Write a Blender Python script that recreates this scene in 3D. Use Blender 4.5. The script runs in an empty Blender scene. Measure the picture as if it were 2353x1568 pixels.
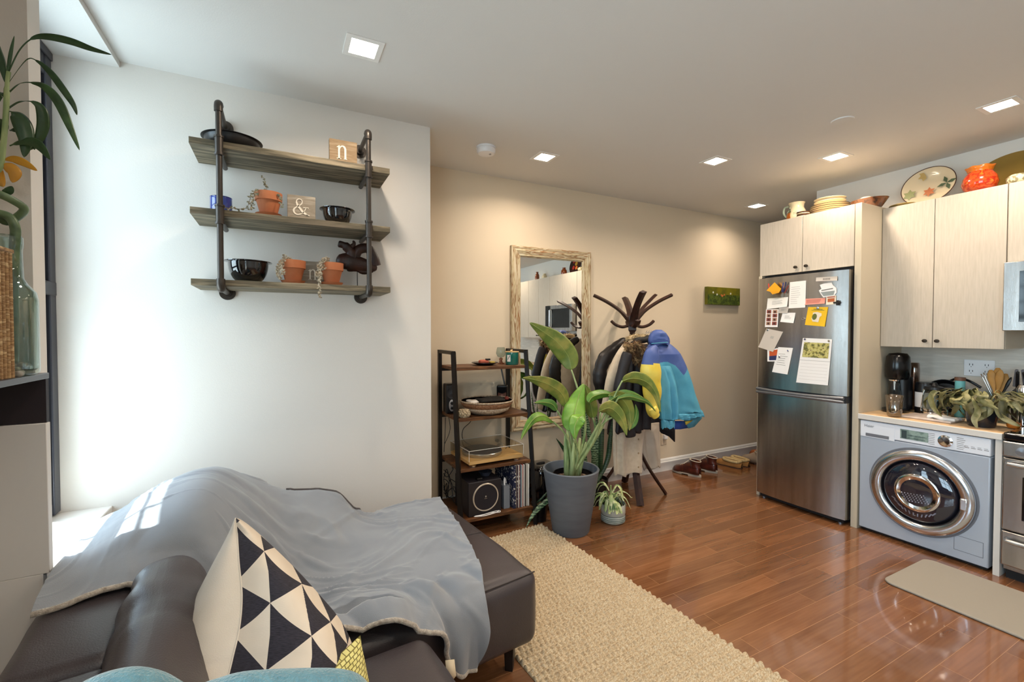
import bpy, bmesh, math, random
from mathutils import Vector, Matrix, noise
import numpy as np
R = math.radians; PI = math.pi
random.seed(4)
scene = bpy.context.scene
COL = scene.collection

# ------------------------------------------------------------------ camera
FPX, YAW, PITCH, EYE = 1035.0, R(27.2), R(1.24), 1.4
cam_data = bpy.data.cameras.new('camera'); cam = bpy.data.objects.new('camera', cam_data); COL.objects.link(cam)
cam_data.sensor_width = 36.0; cam_data.lens = 36.0 * FPX / 2353.0
cam_data.clip_start = 0.02; cam_data.clip_end = 200
cam.location = (0, 0, EYE); cam.rotation_euler = (R(90) - PITCH, 0, -YAW)
scene.camera = cam

def at(px, py, axis, val):
    """the point of the plane axis=val seen at a place of the 2353x1568 photograph"""
    f = Vector((math.sin(YAW)*math.cos(PITCH), math.cos(YAW)*math.cos(PITCH), -math.sin(PITCH)))
    r = Vector((math.cos(YAW), -math.sin(YAW), 0)); u = r.cross(f)
    d = f + r*((px-1176.5)/FPX) - u*((py-784)/FPX)
    o = Vector((0, 0, EYE)); i = 'XYZ'.index(axis)
    return o + d*((val-o[i])/d[i])

# ------------------------------------------------------------------ world, sun, exposure
scene.view_settings.view_transform = 'Standard'; scene.view_settings.look = 'None'
scene.view_settings.gamma = 1.0; scene.view_settings.use_curve_mapping = False
scene.view_settings.exposure = 0.0
EXP = 1.62
w = bpy.data.worlds.new('sky'); scene.world = w; w.use_nodes = True
nt = w.node_tree; bg = nt.nodes['Background']
sky = nt.nodes.new('ShaderNodeTexSky'); sky.sky_type = 'HOSEK_WILKIE'; sky.turbidity = 3.0; sky.ground_albedo = 0.6
SUN_DIR = Vector((-0.365, 0.085, 0.93)).normalized()      # towards the sun
sky.sun_direction = SUN_DIR
mx = nt.nodes.new('ShaderNodeMixRGB'); mx.inputs[0].default_value = 0.45; mx.inputs[2].default_value = (0.80, 0.90, 1.0, 1)
nt.links.new(sky.outputs[0], mx.inputs[1]); nt.links.new(mx.outputs[0], bg.inputs[0]); bg.inputs[1].default_value = 6.2
sd = bpy.data.lights.new('sun', 'SUN'); sd.energy = 12.0; sd.angle = R(0.6); sd.color = (1.0, 0.96, 0.9)
so = bpy.data.objects.new('sun', sd); COL.objects.link(so); so.rotation_euler = (-SUN_DIR).to_track_quat('-Z', 'Y').to_euler()
def portal(name, loc, sx, sy, rot):
    l = bpy.data.lights.new(name, 'AREA'); l.shape = 'RECTANGLE'; l.size = sx; l.size_y = sy; l.cycles.is_portal = True
    o = bpy.data.objects.new(name, l); COL.objects.link(o); o.location = loc; o.rotation_euler = rot
portal('window_daylight', (-0.96, 2.32, 1.58), 1.94, 0.66, (0, R(-90), 0))
portal('window_daylight', (-0.96, -0.85, 1.58), 1.94, 2.5, (0, R(-90), 0))  # portal of the unseen window added behind the camera
LAMP_W = 3.7

# ------------------------------------------------------------------ materials
def lin(c):
    return tuple((x/12.92 if x <= 0.04045 else ((x+0.055)/1.055)**2.4) for x in c)
def hx(h):
    h = h.lstrip('#'); return lin(tuple(int(h[i:i+2], 16)/255 for i in (0, 2, 4)))
MATS = {}
def mat(name, col, rough=0.6, metal=0.0, spec=0.5, vary=None, vscale=8.0, vstretch=(1,1,1), bump=0.0, bscale=60.0, bstretch=(1,1,1),
        coat=0.0, emit=None, estr=0.0, trans=0.0, sheen=0.0, vdetail=4.0, vlo=0.35, vhi=0.65, ior=1.45):
    if name in MATS: return MATS[name]
    m = bpy.data.materials.new(name); m.use_nodes = True; t = m.node_tree; b = t.nodes['Principled BSDF']
    c = hx(col) if isinstance(col, str) else col
    b.inputs['Base Color'].default_value = (*c, 1); b.inputs['Roughness'].default_value = rough
    b.inputs['Metallic'].default_value = metal; b.inputs['Specular IOR Level'].default_value = spec
    b.inputs['Coat Weight'].default_value = coat; b.inputs['Transmission Weight'].default_value = trans
    b.inputs['Sheen Weight'].default_value = sheen; b.inputs['IOR'].default_value = ior
    if emit: b.inputs['Emission Color'].default_value = (*hx(emit), 1); b.inputs['Emission Strength'].default_value = estr
    tc = t.nodes.new('ShaderNodeTexCoord')
    def mp(s):
        n = t.nodes.new('ShaderNodeMapping'); n.inputs['Scale'].default_value = s; t.links.new(tc.outputs['Object'], n.inputs[0]); return n.outputs[0]
    if vary:
        n = t.nodes.new('ShaderNodeTexNoise'); n.inputs['Scale'].default_value = vscale; n.inputs['Detail'].default_value = vdetail
        t.links.new(mp(vstretch), n.inputs['Vector'])
        r = t.nodes.new('ShaderNodeValToRGB'); r.color_ramp.elements[0].position = vlo; r.color_ramp.elements[1].position = vhi
        vs = vary if isinstance(vary, (list, tuple)) else [vary]
        cols = [c] + [hx(v) for v in vs]
        r.color_ramp.elements[0].color = (*cols[0], 1); r.color_ramp.elements[1].color = (*cols[-1], 1)
        for i, cc in enumerate(cols[1:-1]):
            e = r.color_ramp.elements.new(vlo + (vhi-vlo)*(i+1)/(len(cols)-1)); e.color = (*cc, 1)
        t.links.new(n.outputs[0], r.inputs[0]); t.links.new(r.outputs[0], b.inputs['Base Color'])
    if bump:
        n = t.nodes.new('ShaderNodeTexNoise'); n.inputs['Scale'].default_value = bscale; n.inputs['Detail'].default_value = 3
        t.links.new(mp(bstretch), n.inputs['Vector'])
        q = t.nodes.new('ShaderNodeBump'); q.inputs['Strength'].default_value = bump; q.inputs['Distance'].default_value = 0.003
        t.links.new(n.outputs[0], q.inputs['Height']); t.links.new(q.outputs[0], b.inputs['Normal'])
    MATS[name] = m; return m

wall_m = mat('wall_paint', '#ded9d2', 0.7, bump=0.12, bscale=180)
ceil_m = mat('ceiling_paint', '#d9d7d3', 0.8, bump=0.12, bscale=160)
trim_m = mat('trim_paint', '#e4e2de', 0.45)
cab_m = mat('cabinet_laminate', '#bab0a2', 0.5, vary='#afa596', vscale=9, vstretch=(12, 12, 1), vlo=0.3, vhi=0.7)
cab_side_m = mat('cabinet_side_laminate', '#beb29c', 0.5)
dark_frame_m = mat('dark_window_metal', '#4a4c55', 0.35, 0.6)
steel_m = mat('brushed_steel', '#b9b7b4', 0.26, 1.0, bump=0.10, bscale=40, bstretch=(30, 30, 0.4), vary='#a19f9d', vscale=3, vstretch=(6, 6, 0.3))
chrome_m = mat('chrome', '#dedede', 0.08, 1.0)
black_m = mat('black_plastic', '#0d0d10', 0.3)
black_matte_m = mat('black_matte', '#121214', 0.6)
black_gloss_m = mat('black_enamel', '#08080c', 0.08, coat=1.0)
white_plastic_m = mat('white_plastic', '#e6e6e8', 0.35)
pipe_m = mat('iron_pipe', '#4a443f', 0.38, 0.75)
leather_m = mat('dark_leather', '#423b3d', 0.36, bump=0.25, bscale=260, vary='#383234', vscale=3)
knob_m = mat('dark_knob_metal', '#3a332c', 0.35, 0.7)
terra_m = mat('terracotta', '#b66f48', 0.8, vary='#a8633e', vscale=12)
soil_m = mat('soil', '#2a1e16', 0.95, vary='#6b5847', vscale=60, bump=0.8, bscale=90)
paper_m = mat('paper', '#e6e3de', 0.8)
glass_m = mat('clear_glass', '#ffffff', 0.02, trans=1.0, ior=1.45)
def thin_glass(name, tint='#ffffff', gl=0.12):
    m = bpy.data.materials.new(name); m.use_nodes = True; t = m.node_tree; t.nodes.clear()
    o = t.nodes.new('ShaderNodeOutputMaterial'); a = t.nodes.new('ShaderNodeBsdfTransparent'); g = t.nodes.new('ShaderNodeBsdfGlossy'); x = t.nodes.new('ShaderNodeMixShader')
    a.inputs[0].default_value = (*hx(tint), 1); g.inputs['Roughness'].default_value = 0.03
    f = t.nodes.new('ShaderNodeLayerWeight'); f.inputs[0].default_value = 0.5
    pw = t.nodes.new('ShaderNodeMath'); pw.operation = 'POWER'; pw.inputs[1].default_value = 3.0; t.links.new(f.outputs['Facing'], pw.inputs[0])
    ma = t.nodes.new('ShaderNodeMath'); ma.operation = 'MULTIPLY_ADD'; ma.inputs[1].default_value = 0.55; ma.inputs[2].default_value = gl*0.3
    t.links.new(pw.outputs[0], ma.inputs[0]); t.links.new(ma.outputs[0], x.inputs[0])
    t.links.new(a.outputs[0], x.inputs[1]); t.links.new(g.outputs[0], x.inputs[2]); t.links.new(x.outputs[0], o.inputs[0]); return m
tglass_m = thin_glass('thin_glass', '#eef4f4')
acryl_m = thin_glass('clear_acrylic', '#fbfaf6', 0.06)

# ------------------------------------------------------------------ mesh builder
class M:
    def __init__(s): s.v = []; s.f = []; s.mi = []; s.cur = 0
    def add(s, vs, fs):
        n = len(s.v); s.v += [Vector(v) for v in vs]; s.f += [tuple(i+n for i in f) for f in fs]; s.mi += [s.cur]*len(fs); return s
    def box(s, x0, x1, y0, y1, z0, z1):
        return s.add([(x0,y0,z0),(x1,y0,z0),(x1,y1,z0),(x0,y1,z0),(x0,y0,z1),(x1,y0,z1),(x1,y1,z1),(x0,y1,z1)],
                     [(0,3,2,1),(4,5,6,7),(0,1,5,4),(1,2,6,5),(2,3,7,6),(3,0,4,7)])
    def obox(s, c, size, rot=(0,0,0)):
        q = Matrix.Translation(c) @ __import__('mathutils').Euler(rot).to_matrix().to_4x4(); a, b, d = [k/2 for k in size]
        t = M().box(-a,a,-b,b,-d,d); return s.add([q @ v for v in t.v], t.f)
    def tube(s, pts, r, n=8, cap=True, flat=1.0, up=None):
        pts = [Vector(p) for p in pts]; k = len(pts); rs = r if isinstance(r, (list, tuple)) else [r]*k
        vs = []; prev = Vector(up) if up else None
        for i, p in enumerate(pts):
            t = (pts[min(i+1, k-1)] - pts[max(i-1, 0)]).normalized()
            if prev is None: prev = Vector((0,0,1)) if abs(t.z) < 0.9 else Vector((1,0,0))
            a = prev - t*prev.dot(t)
            if a.length < 1e-5: a = Vector((1,0,0)) - t*t.x
            a.normalize(); b = t.cross(a); prev = a
            for j in range(n):
                th = 2*PI*j/n; vs.append(p + a*(math.cos(th)*rs[i]) + b*(math.sin(th)*rs[i]*flat))
        fs = [(i*n+j, i*n+(j+1)%n, (i+1)*n+(j+1)%n, (i+1)*n+j) for i in range(k-1) for j in range(n)]
        if cap: fs += [tuple(range(n))[::-1], tuple((k-1)*n+j for j in range(n))]
        return s.add(vs, fs)
    def cyl(s, p0, p1, r0, r1=None, n=20): return s.tube([p0, p1], [r0, r0 if r1 is None else r1], n)
    def lathe(s, prof, c=(0,0,0), n=28, sx=1.0, sy=1.0, rot=None):
        c = Vector(c); vs = []; fs = []; k = len(prof)
        for r, z in prof:
            for j in range(n):
                th = 2*PI*j/n; v = Vector((math.cos(th)*r*sx, math.sin(th)*r*sy, z))
                vs.append(c + (rot @ v if rot else v))
        for i in range(k-1):
            for j in range(n): fs.append((i*n+j, i*n+(j+1)%n, (i+1)*n+(j+1)%n, (i+1)*n+j))
        if prof[0][0] > 1e-4: fs.append(tuple(range(n))[::-1])
        if prof[-1][0] > 1e-4: fs.append(tuple((k-1)*n+j for j in range(n)))
        return s.add(vs, fs)
    def grid(s, P, closeu=False, closev=False):
        nu = len(P); nv = len(P[0]); fs = []
        for i in range(nu if closeu else nu-1):
            for j in range(nv if closev else nv-1):
                a, b = (i+1) % nu, (j+1) % nv; fs.append((i*nv+j, a*nv+j, a*nv+b, i*nv+b))
        return s.add([p for row in P for p in row], fs)
    def prism(s, poly, o, u, v, h):
        """polygon poly in the plane o+u*x+v*y, thickness vector h"""
        o, u, v, h = Vector(o), Vector(u), Vector(v), Vector(h); n = len(poly)
        a = [o + u*x + v*y for x, y in poly]
        return s.add(a + [p + h for p in a], [tuple(range(n))[::-1], tuple(range(n, 2*n))] + [(i, (i+1)%n, n+(i+1)%n, n+i) for i in range(n)])
    def rbox(s, c, half, r, bulge=(0,0,0), n=10, fn=None, noise_a=0.0, noise_s=8.0):
        """rounded, slightly stuffed box"""
        c = Vector(c); hx_, hy, hz = half
        def params(h):
            e = r/h; inner = [(-1+e) + (2-2*e)*i/n for i in range(n+1)]
            edge = [e*(1-math.cos(PI/2*i/4)) for i in range(4)]
            lo = [-1 + e*(i/4.0) for i in range(4)]
            return lo + inner + [-x for x in lo[::-1]]
        P = [params(h) for h in half]
        def pos(x, y, z):
            q = Vector((x*hx_, y*hy, z*hz)); inn = Vector((max(-hx_+r, min(hx_-r, q.x)), max(-hy+r, min(hy-r, q.y)), max(-hz+r, min(hz-r, q.z))))
            d = q - inn; d = d.normalized() if d.length > 1e-9 else Vector((0,0,1))
            p = inn + d*r
            wx, wy, wz = max(0, 1-x*x), max(0, 1-y*y), max(0, 1-z*z)
            p += Vector((d.x*abs(d.x)*bulge[0]*wy*wz, d.y*abs(d.y)*bulge[1]*wx*wz, d.z*abs(d.z)*bulge[2]*wx*wy))
            if noise_a: p += d*noise_a*noise.noise((c+p)*noise_s)
            if fn: p = fn(p)
            return c + p
        for ax in range(3):
            o1, o2 = [(1,2),(2,0),(0,1)][ax]
            for sg in (-1, 1):
                G = []
                for a in P[o1]:
                    row = []
                    for b in P[o2]:
                        t = [0,0,0]; t[ax] = sg; t[o1] = a; t[o2] = b; row.append(pos(*t))
                    G.append(row)
                if sg < 0: G = G[::-1]
                s.grid(G)
        return s
ROOTM = {}
def mk(name, m, mats, parent=None, sharp=40, bevel=0.0, bseg=2, weld=False, solid=0.0, subsurf=0, local=False):
    me = bpy.data.meshes.new(name)
    vs = m.v
    if parent is not None:
        p = parent
        while p.parent is not None: p = p.parent
        if not local:
            inv = ROOTM[p.name].inverted(); vs = [inv @ v for v in vs]; loc = None
        loc = None
    else:
        xs = [v.x for v in vs]; ys = [v.y for v in vs]; zs = [v.z for v in vs]
        loc = Vector(((min(xs)+max(xs))/2, (min(ys)+max(ys))/2, min(zs))); vs = [v-loc for v in vs]
    me.from_pydata([tuple(v) for v in vs], [], m.f)
    ml = mats if isinstance(mats, (list, tuple)) else [mats]
    for q in ml: me.materials.append(q)
    if len(ml) > 1:
        me.polygons.foreach_set('material_index', m.mi)
    if weld:
        b = bmesh.new(); b.from_mesh(me); bmesh.ops.remove_doubles(b, verts=b.verts, dist=1e-5); bmesh.ops.recalc_face_normals(b, faces=b.faces); b.to_mesh(me); b.free()
    me.shade_smooth()
    if sharp < 180: me.set_sharp_from_angle(angle=R(sharp))
    o = bpy.data.objects.new(name, me); COL.objects.link(o)
    if parent is not None: o.parent = parent
    else: o.location = loc; ROOTM[o.name] = Matrix.Translation(loc)
    if solid:
        md = o.modifiers.new('thickness', 'SOLIDIFY'); md.thickness = solid; md.offset = 0
    if bevel:
        md = o.modifiers.new('bevel', 'BEVEL'); md.width = bevel; md.segments = bseg; md.limit_method = 'ANGLE'; md.angle_limit = R(35)
        try: md.harden_normals = False
        except Exception: pass
    if subsurf:
        md = o.modifiers.new('subdivision', 'SUBSURF'); md.levels = subsurf; md.render_levels = subsurf
    return o
def tag(o, label=None, cat=None, group=None, kind=None):
    if label: o['label'] = label
    if cat: o['category'] = cat
    if group: o['group'] = group
    if kind: o['kind'] = kind
    return o
def thing(name, label, cat, loc, rotz=0.0, group=None):
    o = bpy.data.objects.new(name, None); COL.objects.link(o); o.location = loc; o.rotation_euler = (0, 0, rotz)
    o.empty_display_size = 0.1; ROOTM[o.name] = Matrix.Translation(loc) @ Matrix.Rotation(rotz, 4, 'Z')
    return tag(o, label, cat, group)
def struct(name, m, mats, **k):
    o = mk(name, m, mats, **k); o['kind'] = 'structure'; return o
def dup(root, loc, rotz=None, label=None, group=None):
    r = root.copy(); COL.objects.link(r); r.location = loc
    if rotz is not None: r.rotation_euler = (0, 0, rotz)
    if label: r['label'] = label
    if group: r['group'] = group
    for ch in list(root.children):
        c = ch.copy(); COL.objects.link(c); c.parent = r
        for g in ch.children:
            d = g.copy(); COL.objects.link(d); d.parent = c
    return r
def catmull(pts, n):
    pts = [Vector(p) for p in pts]; out = []; k = len(pts)
    for i in range(k-1):
        p0, p1, p2, p3 = pts[max(i-1,0)], pts[i], pts[i+1], pts[min(i+2,k-1)]
        for j in range(n):
            t = j/n; out.append(0.5*((2*p1) + (p2-p0)*t + (2*p0-5*p1+4*p2-p3)*t*t + (3*p1-p0-3*p2+p3)*t**3))
    out.append(pts[-1]); return out
def lerp(a, b, t): return a + (b-a)*t
def interp(tab, t):
    """piecewise linear table [(t, value)]"""
    if t <= tab[0][0]: return tab[0][1]
    for (a, x), (b, y) in zip(tab, tab[1:]):
        if t <= b: return x + (y-x)*(t-a)/(b-a)
    return tab[-1][1]
def leaf(m, mid, wid, side, fold=0.25, nc=4, wave=0.0, seed=0.0):
    """leaf blade: midrib points, width function, side hint"""
    mid = [Vector(p) for p in mid]; k = len(mid); G = []; side = Vector(side)
    for i, p in enumerate(mid):
        t = (mid[min(i+1,k-1)] - mid[max(i-1,0)]).normalized(); s_ = side - t*side.dot(t)
        s_ = s_.normalized() if s_.length > 1e-5 else Vector((1,0,0)); nn = s_.cross(t).normalized()
        wv = wid(i/(k-1)); row = []
        for j in range(-nc, nc+1):
            x = j/nc; row.append(p + s_*(x*wv) + nn*(abs(x)*wv*fold + wave*wv*math.sin(i*1.3+seed+x*2)*abs(x)))
        G.append(row)
    return m.grid(G)

# ------------------------------------------------------------------ the setting
def wood_floor_mat():
    m = bpy.data.materials.new('wood_plank_floor'); m.use_nodes = True; t = m.node_tree; b = t.nodes['Principled BSDF']; L = t.links
    tc = t.nodes.new('ShaderNodeTexCoord')
    br = t.nodes.new('ShaderNodeTexBrick'); br.offset = 0.37; br.offset_frequency = 2
    br.inputs['Scale'].default_value = 1.0; br.inputs['Brick Width'].default_value = 0.95; br.inputs['Row Height'].default_value = 0.098
    br.inputs['Mortar Size'].default_value = 0.0010; br.inputs['Mortar Smooth'].default_value = 0.3; br.inputs['Bias'].default_value = 0.0
    br.inputs['Color1'].default_value = (0,0,0,1); br.inputs['Color2'].default_value = (1,1,1,1)
    L.new(tc.outputs['Object'], br.inputs['Vector'])
    mp = t.nodes.new('ShaderNodeMapping'); mp.inputs['Scale'].default_value = (1.0, 9.0, 1.0); L.new(tc.outputs['Object'], mp.inputs[0])
    ad = t.nodes.new('ShaderNodeVectorMath'); ad.operation = 'MULTIPLY_ADD'; ad.inputs[1].default_value = (7,7,7); L.new(br.outputs['Color'], ad.inputs[0]); L.new(mp.outputs[0], ad.inputs[2])
    n1 = t.nodes.new('ShaderNodeTexNoise'); n1.inputs['Scale'].default_value = 3.0; n1.inputs['Detail'].default_value = 3; n1.inputs['Distortion'].default_value = 0.6; L.new(ad.outputs[0], n1.inputs['Vector'])
    wv = t.nodes.new('ShaderNodeTexWave'); wv.bands_direction = 'Y'; wv.inputs['Scale'].default_value = 2.2; wv.inputs['Distortion'].default_value = 5; wv.inputs['Detail'].default_value = 2; wv.inputs['Detail Scale'].default_value = 0.6; L.new(ad.outputs[0], wv.inputs['Vector'])
    r = t.nodes.new('ShaderNodeValToRGB'); e = r.color_ramp.elements; e[0].position = 0.28; e[0].color = (*hx('#6c4428'), 1); e[1].position = 0.72; e[1].color = (*hx('#865a3a'), 1); L.new(n1.outputs[0], r.inputs[0])
    r2 = t.nodes.new('ShaderNodeValToRGB'); e = r2.color_ramp.elements; e[0].color = (*hx('#6a4327'), 1); e[1].color = (*hx('#815536'), 1); L.new(wv.outputs[0], r2.inputs[0])
    mx = t.nodes.new('ShaderNodeMixRGB'); mx.inputs[0].default_value = 0.15; L.new(r.outputs[0], mx.inputs[1]); L.new(r2.outputs[0], mx.inputs[2])
    hsv = t.nodes.new('ShaderNodeHueSaturation'); L.new(mx.outputs[0], hsv.inputs['Color'])
    mr = t.nodes.new('ShaderNodeMapRange'); mr.inputs[3].default_value = 0.80; mr.inputs[4].default_value = 1.15; L.new(br.outputs['Color'], mr.inputs[0]); L.new(mr.outputs[0], hsv.inputs['Value'])
    m2 = t.nodes.new('ShaderNodeMixRGB'); m2.inputs[2].default_value = (*hx('#a87a50'), 1); L.new(br.outputs['Fac'], m2.inputs[0]); L.new(hsv.outputs[0], m2.inputs[1])
    L.new(m2.outputs[0], b.inputs['Base Color'])
    b.inputs['Roughness'].default_value = 0.22; b.inputs['Specular IOR Level'].default_value = 0.5; b.inputs['Coat Weight'].default_value = 0.6; b.inputs['Coat Roughness'].default_value = 0.06
    bp = t.nodes.new('ShaderNodeBump'); bp.inputs['Strength'].default_value = 0.25; bp.inputs['Distance'].default_value = 0.001; bp.invert = True
    L.new(br.outputs['Fac'], bp.inputs['Height']); L.new(bp.outputs[0], b.inputs['Normal'])
    return m
ZC = 2.64
struct('floor', M().box(-1.1, 6.7, -3.2, 3.5, -0.1, 0), wood_floor_mat())
struct('ceiling', M().box(-1.1, 6.7, -3.2, 3.5, ZC, ZC+0.1), ceil_m)
struct('wall_left', M().box(-0.94, 0.822, 2.69, 3.45, 0, ZC), wall_m)
struct('wall_far', M().box(0.822, 6.7, 3.30, 3.5, 0, ZC), mat('wall_paint_cream', '#d5c6ae', 0.7, bump=0.12, bscale=180))
struct('wall_kitchen', M().box(4.24, 4.36, -3.1, 2.34, 0, ZC), wall_m)
struct('wall_hall', M().box(6.5, 6.7, -3.1, 3.3, 0, ZC), wall_m)
struct('wall_rear', M().box(-1.1, 6.7, -3.2, -3.1, 0, ZC), wall_m)
# window wall: sills, piers and heads around two openings
mw = M()
mw.box(-1.1, -0.93, 1.95, 2.69, 0, 0.60); mw.box(-1.1, -0.93, 1.95, 2.69, 2.57, ZC)       # below and above the first window
mw.box(-1.1, -0.66, 0.45, 1.98, 0, ZC) if False else None
mw.box(-1.1, -0.93, 0.45, 1.98, 0, ZC)                                                    # wall behind the recess
mw.box(-0.93, -0.672, 1.90, 1.98, 0, ZC)                                                   # slim pier
mw.box(-1.1, -0.66, -3.1, -2.15, 0, ZC); mw.box(-1.1, -0.66, 0.45, 0.55, 0, ZC)
mw.box(-1.1, -0.93, -2.15, 0.45, 0, 0.60); mw.box(-1.1, -0.93, -2.15, 0.45, 2.57, ZC)
struct('wall_window', mw, wall_m)
struct('trim_1', M().box(-0.93, -0.645, 1.98, 2.69, 2.612, ZC).box(-0.93, -0.645, -2.15, 1.90, 2.612, ZC), ceil_m)
struct('trim_2', M().box(-0.93, -0.70, 1.98, 2.69, 0.0, 0.592).box(-0.93, -0.70, -2.15, 0.45, 0, 0.592), trim_m, bevel=0.004)
def window(name, y0, y1):
    m = M(); z0, z1 = 0.60, 2.61; x0, x1 = -0.945, -0.885
    m.box(x0, x1, y0, y0+0.05, z0, z1); m.box(x0, x1, y1-0.105, y1-0.075, z0, z1); m.box(x0, x1-0.012, y1-0.075, y1-0.06, z0, z1); m.box(x0, x1+0.008, y1-0.06, y1, z0, z1)
    n = max(1, round((y1-y0)/0.9))
    for k in range(1, n): yy = y0 + (y1-y0)*k/n; m.box(x0, x1, yy-0.025, yy+0.025, z0, z1)
    m.box(x0, x1+0.004, y0, y1, 2.49, z1); m.box(x0, x1+0.014, y0, y1, 2.575, z1); m.box(x0, x1, y0, y1, z0, z0+0.05); m.box(x0, x1+0.01, y0, y1, 1.555, 1.615)
    o = struct(name, m, dark_frame_m, bevel=0.004)
    g = M().box(-0.912, -0.907, y0+0.02, y1-0.02, z0+0.03, z1-0.05); p = mk('pane', g, tglass_m, parent=o); p['label'] = 'clear window glass'
    return o
w1 = window('window_1', 1.98, 2.688); window('added_window_2', -2.15, 0.45)  # the second window is unseen, added to let daylight into the room
# unseen bars added outside the near window to break up the sun patch
gr = M()
for k in range(3): gr.box(-1.02, -1.005, 1.98, 2.69, 1.78+0.20*k, 1.80+0.20*k)
for k in range(2): gr.cyl((-1.012, 2.18+0.24*k, 1.62), (-1.012, 2.18+0.24*k, 2.56), 0.007, n=8)
mk('added_sun_bars', gr, dark_frame_m, parent=w1)
# baseboard on the far wall, with its cap mouldings
bb = M()
prof = [(0,0),(0.014,0),(0.014,0.075),(0.018,0.08),(0.018,0.092),(0.012,0.098),(0.012,0.112),(0.006,0.120),(0,0.125)]
bb.prism([(-a, z) for a, z in prof], (0.83, 3.30, 0), (0,1,0), (0,0,1), (5.6,0,0))
struct('baseboard_far', bb, trim_m)
# marble splash behind the counter
sp_m = mat('splash_marble', '#d2cabd', 0.35, vary=['#c6beb2','#dad2c6'], vscale=3.2, vstretch=(1, 1.2, 9), vdetail=8, vlo=0.3, vhi=0.7)
struct('trim_3', M().box(4.222, 4.24, -1.4, 1.70, 0.82, 1.30), sp_m)
# ------------------------------------------------------------------ ceiling fixtures
lens_m = mat('lamp_lens', '#fff4e4', 0.4, emit='#ffedd6', estr=14.0)
lamp_trim_m = mat('lamp_trim_white', '#e8e6e2', 0.4)
LL = [(0.335, 2.074, 'square recessed ceiling light above the pipe shelf, nearest the window'),
      (1.683, 2.769, 'square recessed ceiling light just right of the smoke detector'),
      (2.828, 2.263, 'square recessed ceiling light in the middle of the row, between hallway and smoke detector'),
      (3.516, 1.818, 'square recessed ceiling light in front of the fridge cabinet'),
      (3.527, 0.996, 'square recessed ceiling light near the right edge, above the big decorated plate'),
      (4.196, 2.876, 'small looking recessed ceiling light deep in the hallway beyond the fridge'),
      (0.335, 0.2, 'added square recessed ceiling light, unseen, directly over the viewer, above the sofa'), (1.9, 0.7, 'added square recessed ceiling light over the middle of the room, out of view'),
      (1.9, -1.2, 'added square recessed ceiling light at the back of the room, unseen behind the viewer'), (3.5, -0.6, 'added square recessed ceiling light, unseen, over the far kitchen worktop beyond the range')]  # the last four lights are unseen, added to brighten the room
for i, (x, y, lb) in enumerate(LL):
    if i == 0:
        t0 = thing('ceiling_light', lb, 'ceiling light', (x, y, ZC), 0, 'recessed ceiling lights')
        m = M(); a, b = 0.078, 0.055
        for (x0, x1, y0, y1) in ((-a,a,-a,-b),(-a,a,b,a),(-a,-b,-b,b),(b,a,-b,b)): m.box(x0, x1, y0, y1, -0.004, 0)
        mk('trim_ring', m, lamp_trim_m, parent=t0, local=True)
        mk('lens', M().box(-b+0.001, b-0.001, -b+0.001, b-0.001, -0.003, 0.0), lens_m, parent=t0, local=True)
    else: dup(t0, (x, y, ZC), 0, lb)
    l = bpy.data.lights.new('downlight', 'AREA'); l.shape = 'SQUARE'; l.size = 0.1; l.energy = LAMP_W; l.color = (1.0, 0.83, 0.66); l.spread = R(150)
    o = bpy.data.objects.new('downlight', l); COL.objects.link(o); o.location = (x, y, ZC-0.006)
    l.energy *= {0: 0.6, 1: 0.8, 5: 0.5}.get(i, 1.0)
sm = thing('smoke_detector', 'round white smoke detector on the ceiling beside the wall corner', 'smoke detector', (1.246, 2.806, ZC))
mk('base', M().lathe([(0.0,0),(0.068,0),(0.068,-0.012),(0.0,-0.012)], (0,0,0)), white_plastic_m, parent=sm, local=True)
mk('cover', M().lathe([(0.062,-0.012),(0.064,-0.03),(0.055,-0.044),(0.03,-0.048),(0.0,-0.048)], (0,0,0)), white_plastic_m, parent=sm, local=True)
mk('test_button', M().lathe([(0.008,-0.047),(0.008,-0.051),(0,-0.051)], (0.02,-0.02,0), n=12), mat('grey_plastic', '#8e8e90', 0.4), parent=sm, local=True)
tag(mk('ceiling_disc', M().lathe([(0.0,ZC),(0.058,ZC),(0.056,ZC-0.006),(0.0,ZC-0.007)], (2.952,1.492,0), n=40), ceil_m), 'flat round cover plate set in the ceiling', 'cover plate')

# ------------------------------------------------------------------ kitchen run
KX = 3.63
def knob(par, x, y, z):
    rt = Matrix.Rotation(R(-90), 4, 'Y')
    return mk('knob', M().lathe([(0.006,0),(0.006,0.012),(0.013,0.016),(0.015,0.022),(0.013,0.028),(0,0.030)], (x,y,z), n=14, rot=rt, sx=0.8), knob_m, parent=par)
def cabinet(name, label, x0, x1, y0, y1, z0, z1, cuts, knobs, group=None, side=cab_side_m):
    t = thing(name, label, 'cabinet', ((x0+x1)/2, (y0+y1)/2, z0), 0, group)
    mk('body', M().box(x0+0.02, x1, y0+0.001, y1-0.001, z0, z1-0.001), side, parent=t)
    ys = [y0] + cuts + [y1]
    for i in range(len(ys)-1):
        d = mk('door', M().box(x0, x0+0.018, ys[i]+0.0018, ys[i+1]-0.0018, z0-0.002, z1), cab_m, parent=t, bevel=0.0015)
        if knobs and knobs[i] is not None: knob(d, x0, *knobs[i])
    return t
cabinet('fridge_cabinet', 'cream two door cabinet above the steel fridge', KX, 4.235, 1.745, 2.455, 1.868, 2.302, [2.105], [(2.065,1.905),(2.145,1.905)])
mk_p = M().box(KX-0.005, 4.235, 1.700, 1.740, 0, 2.302)
tag(mk('tall_panel', mk_p, cab_side_m, bevel=0.001), 'tall cream end panel between the fridge and the washer', 'panel')
mk_p = M().box(KX-0.005, 4.235, 2.432, 2.458, 0, 1.866)
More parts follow.
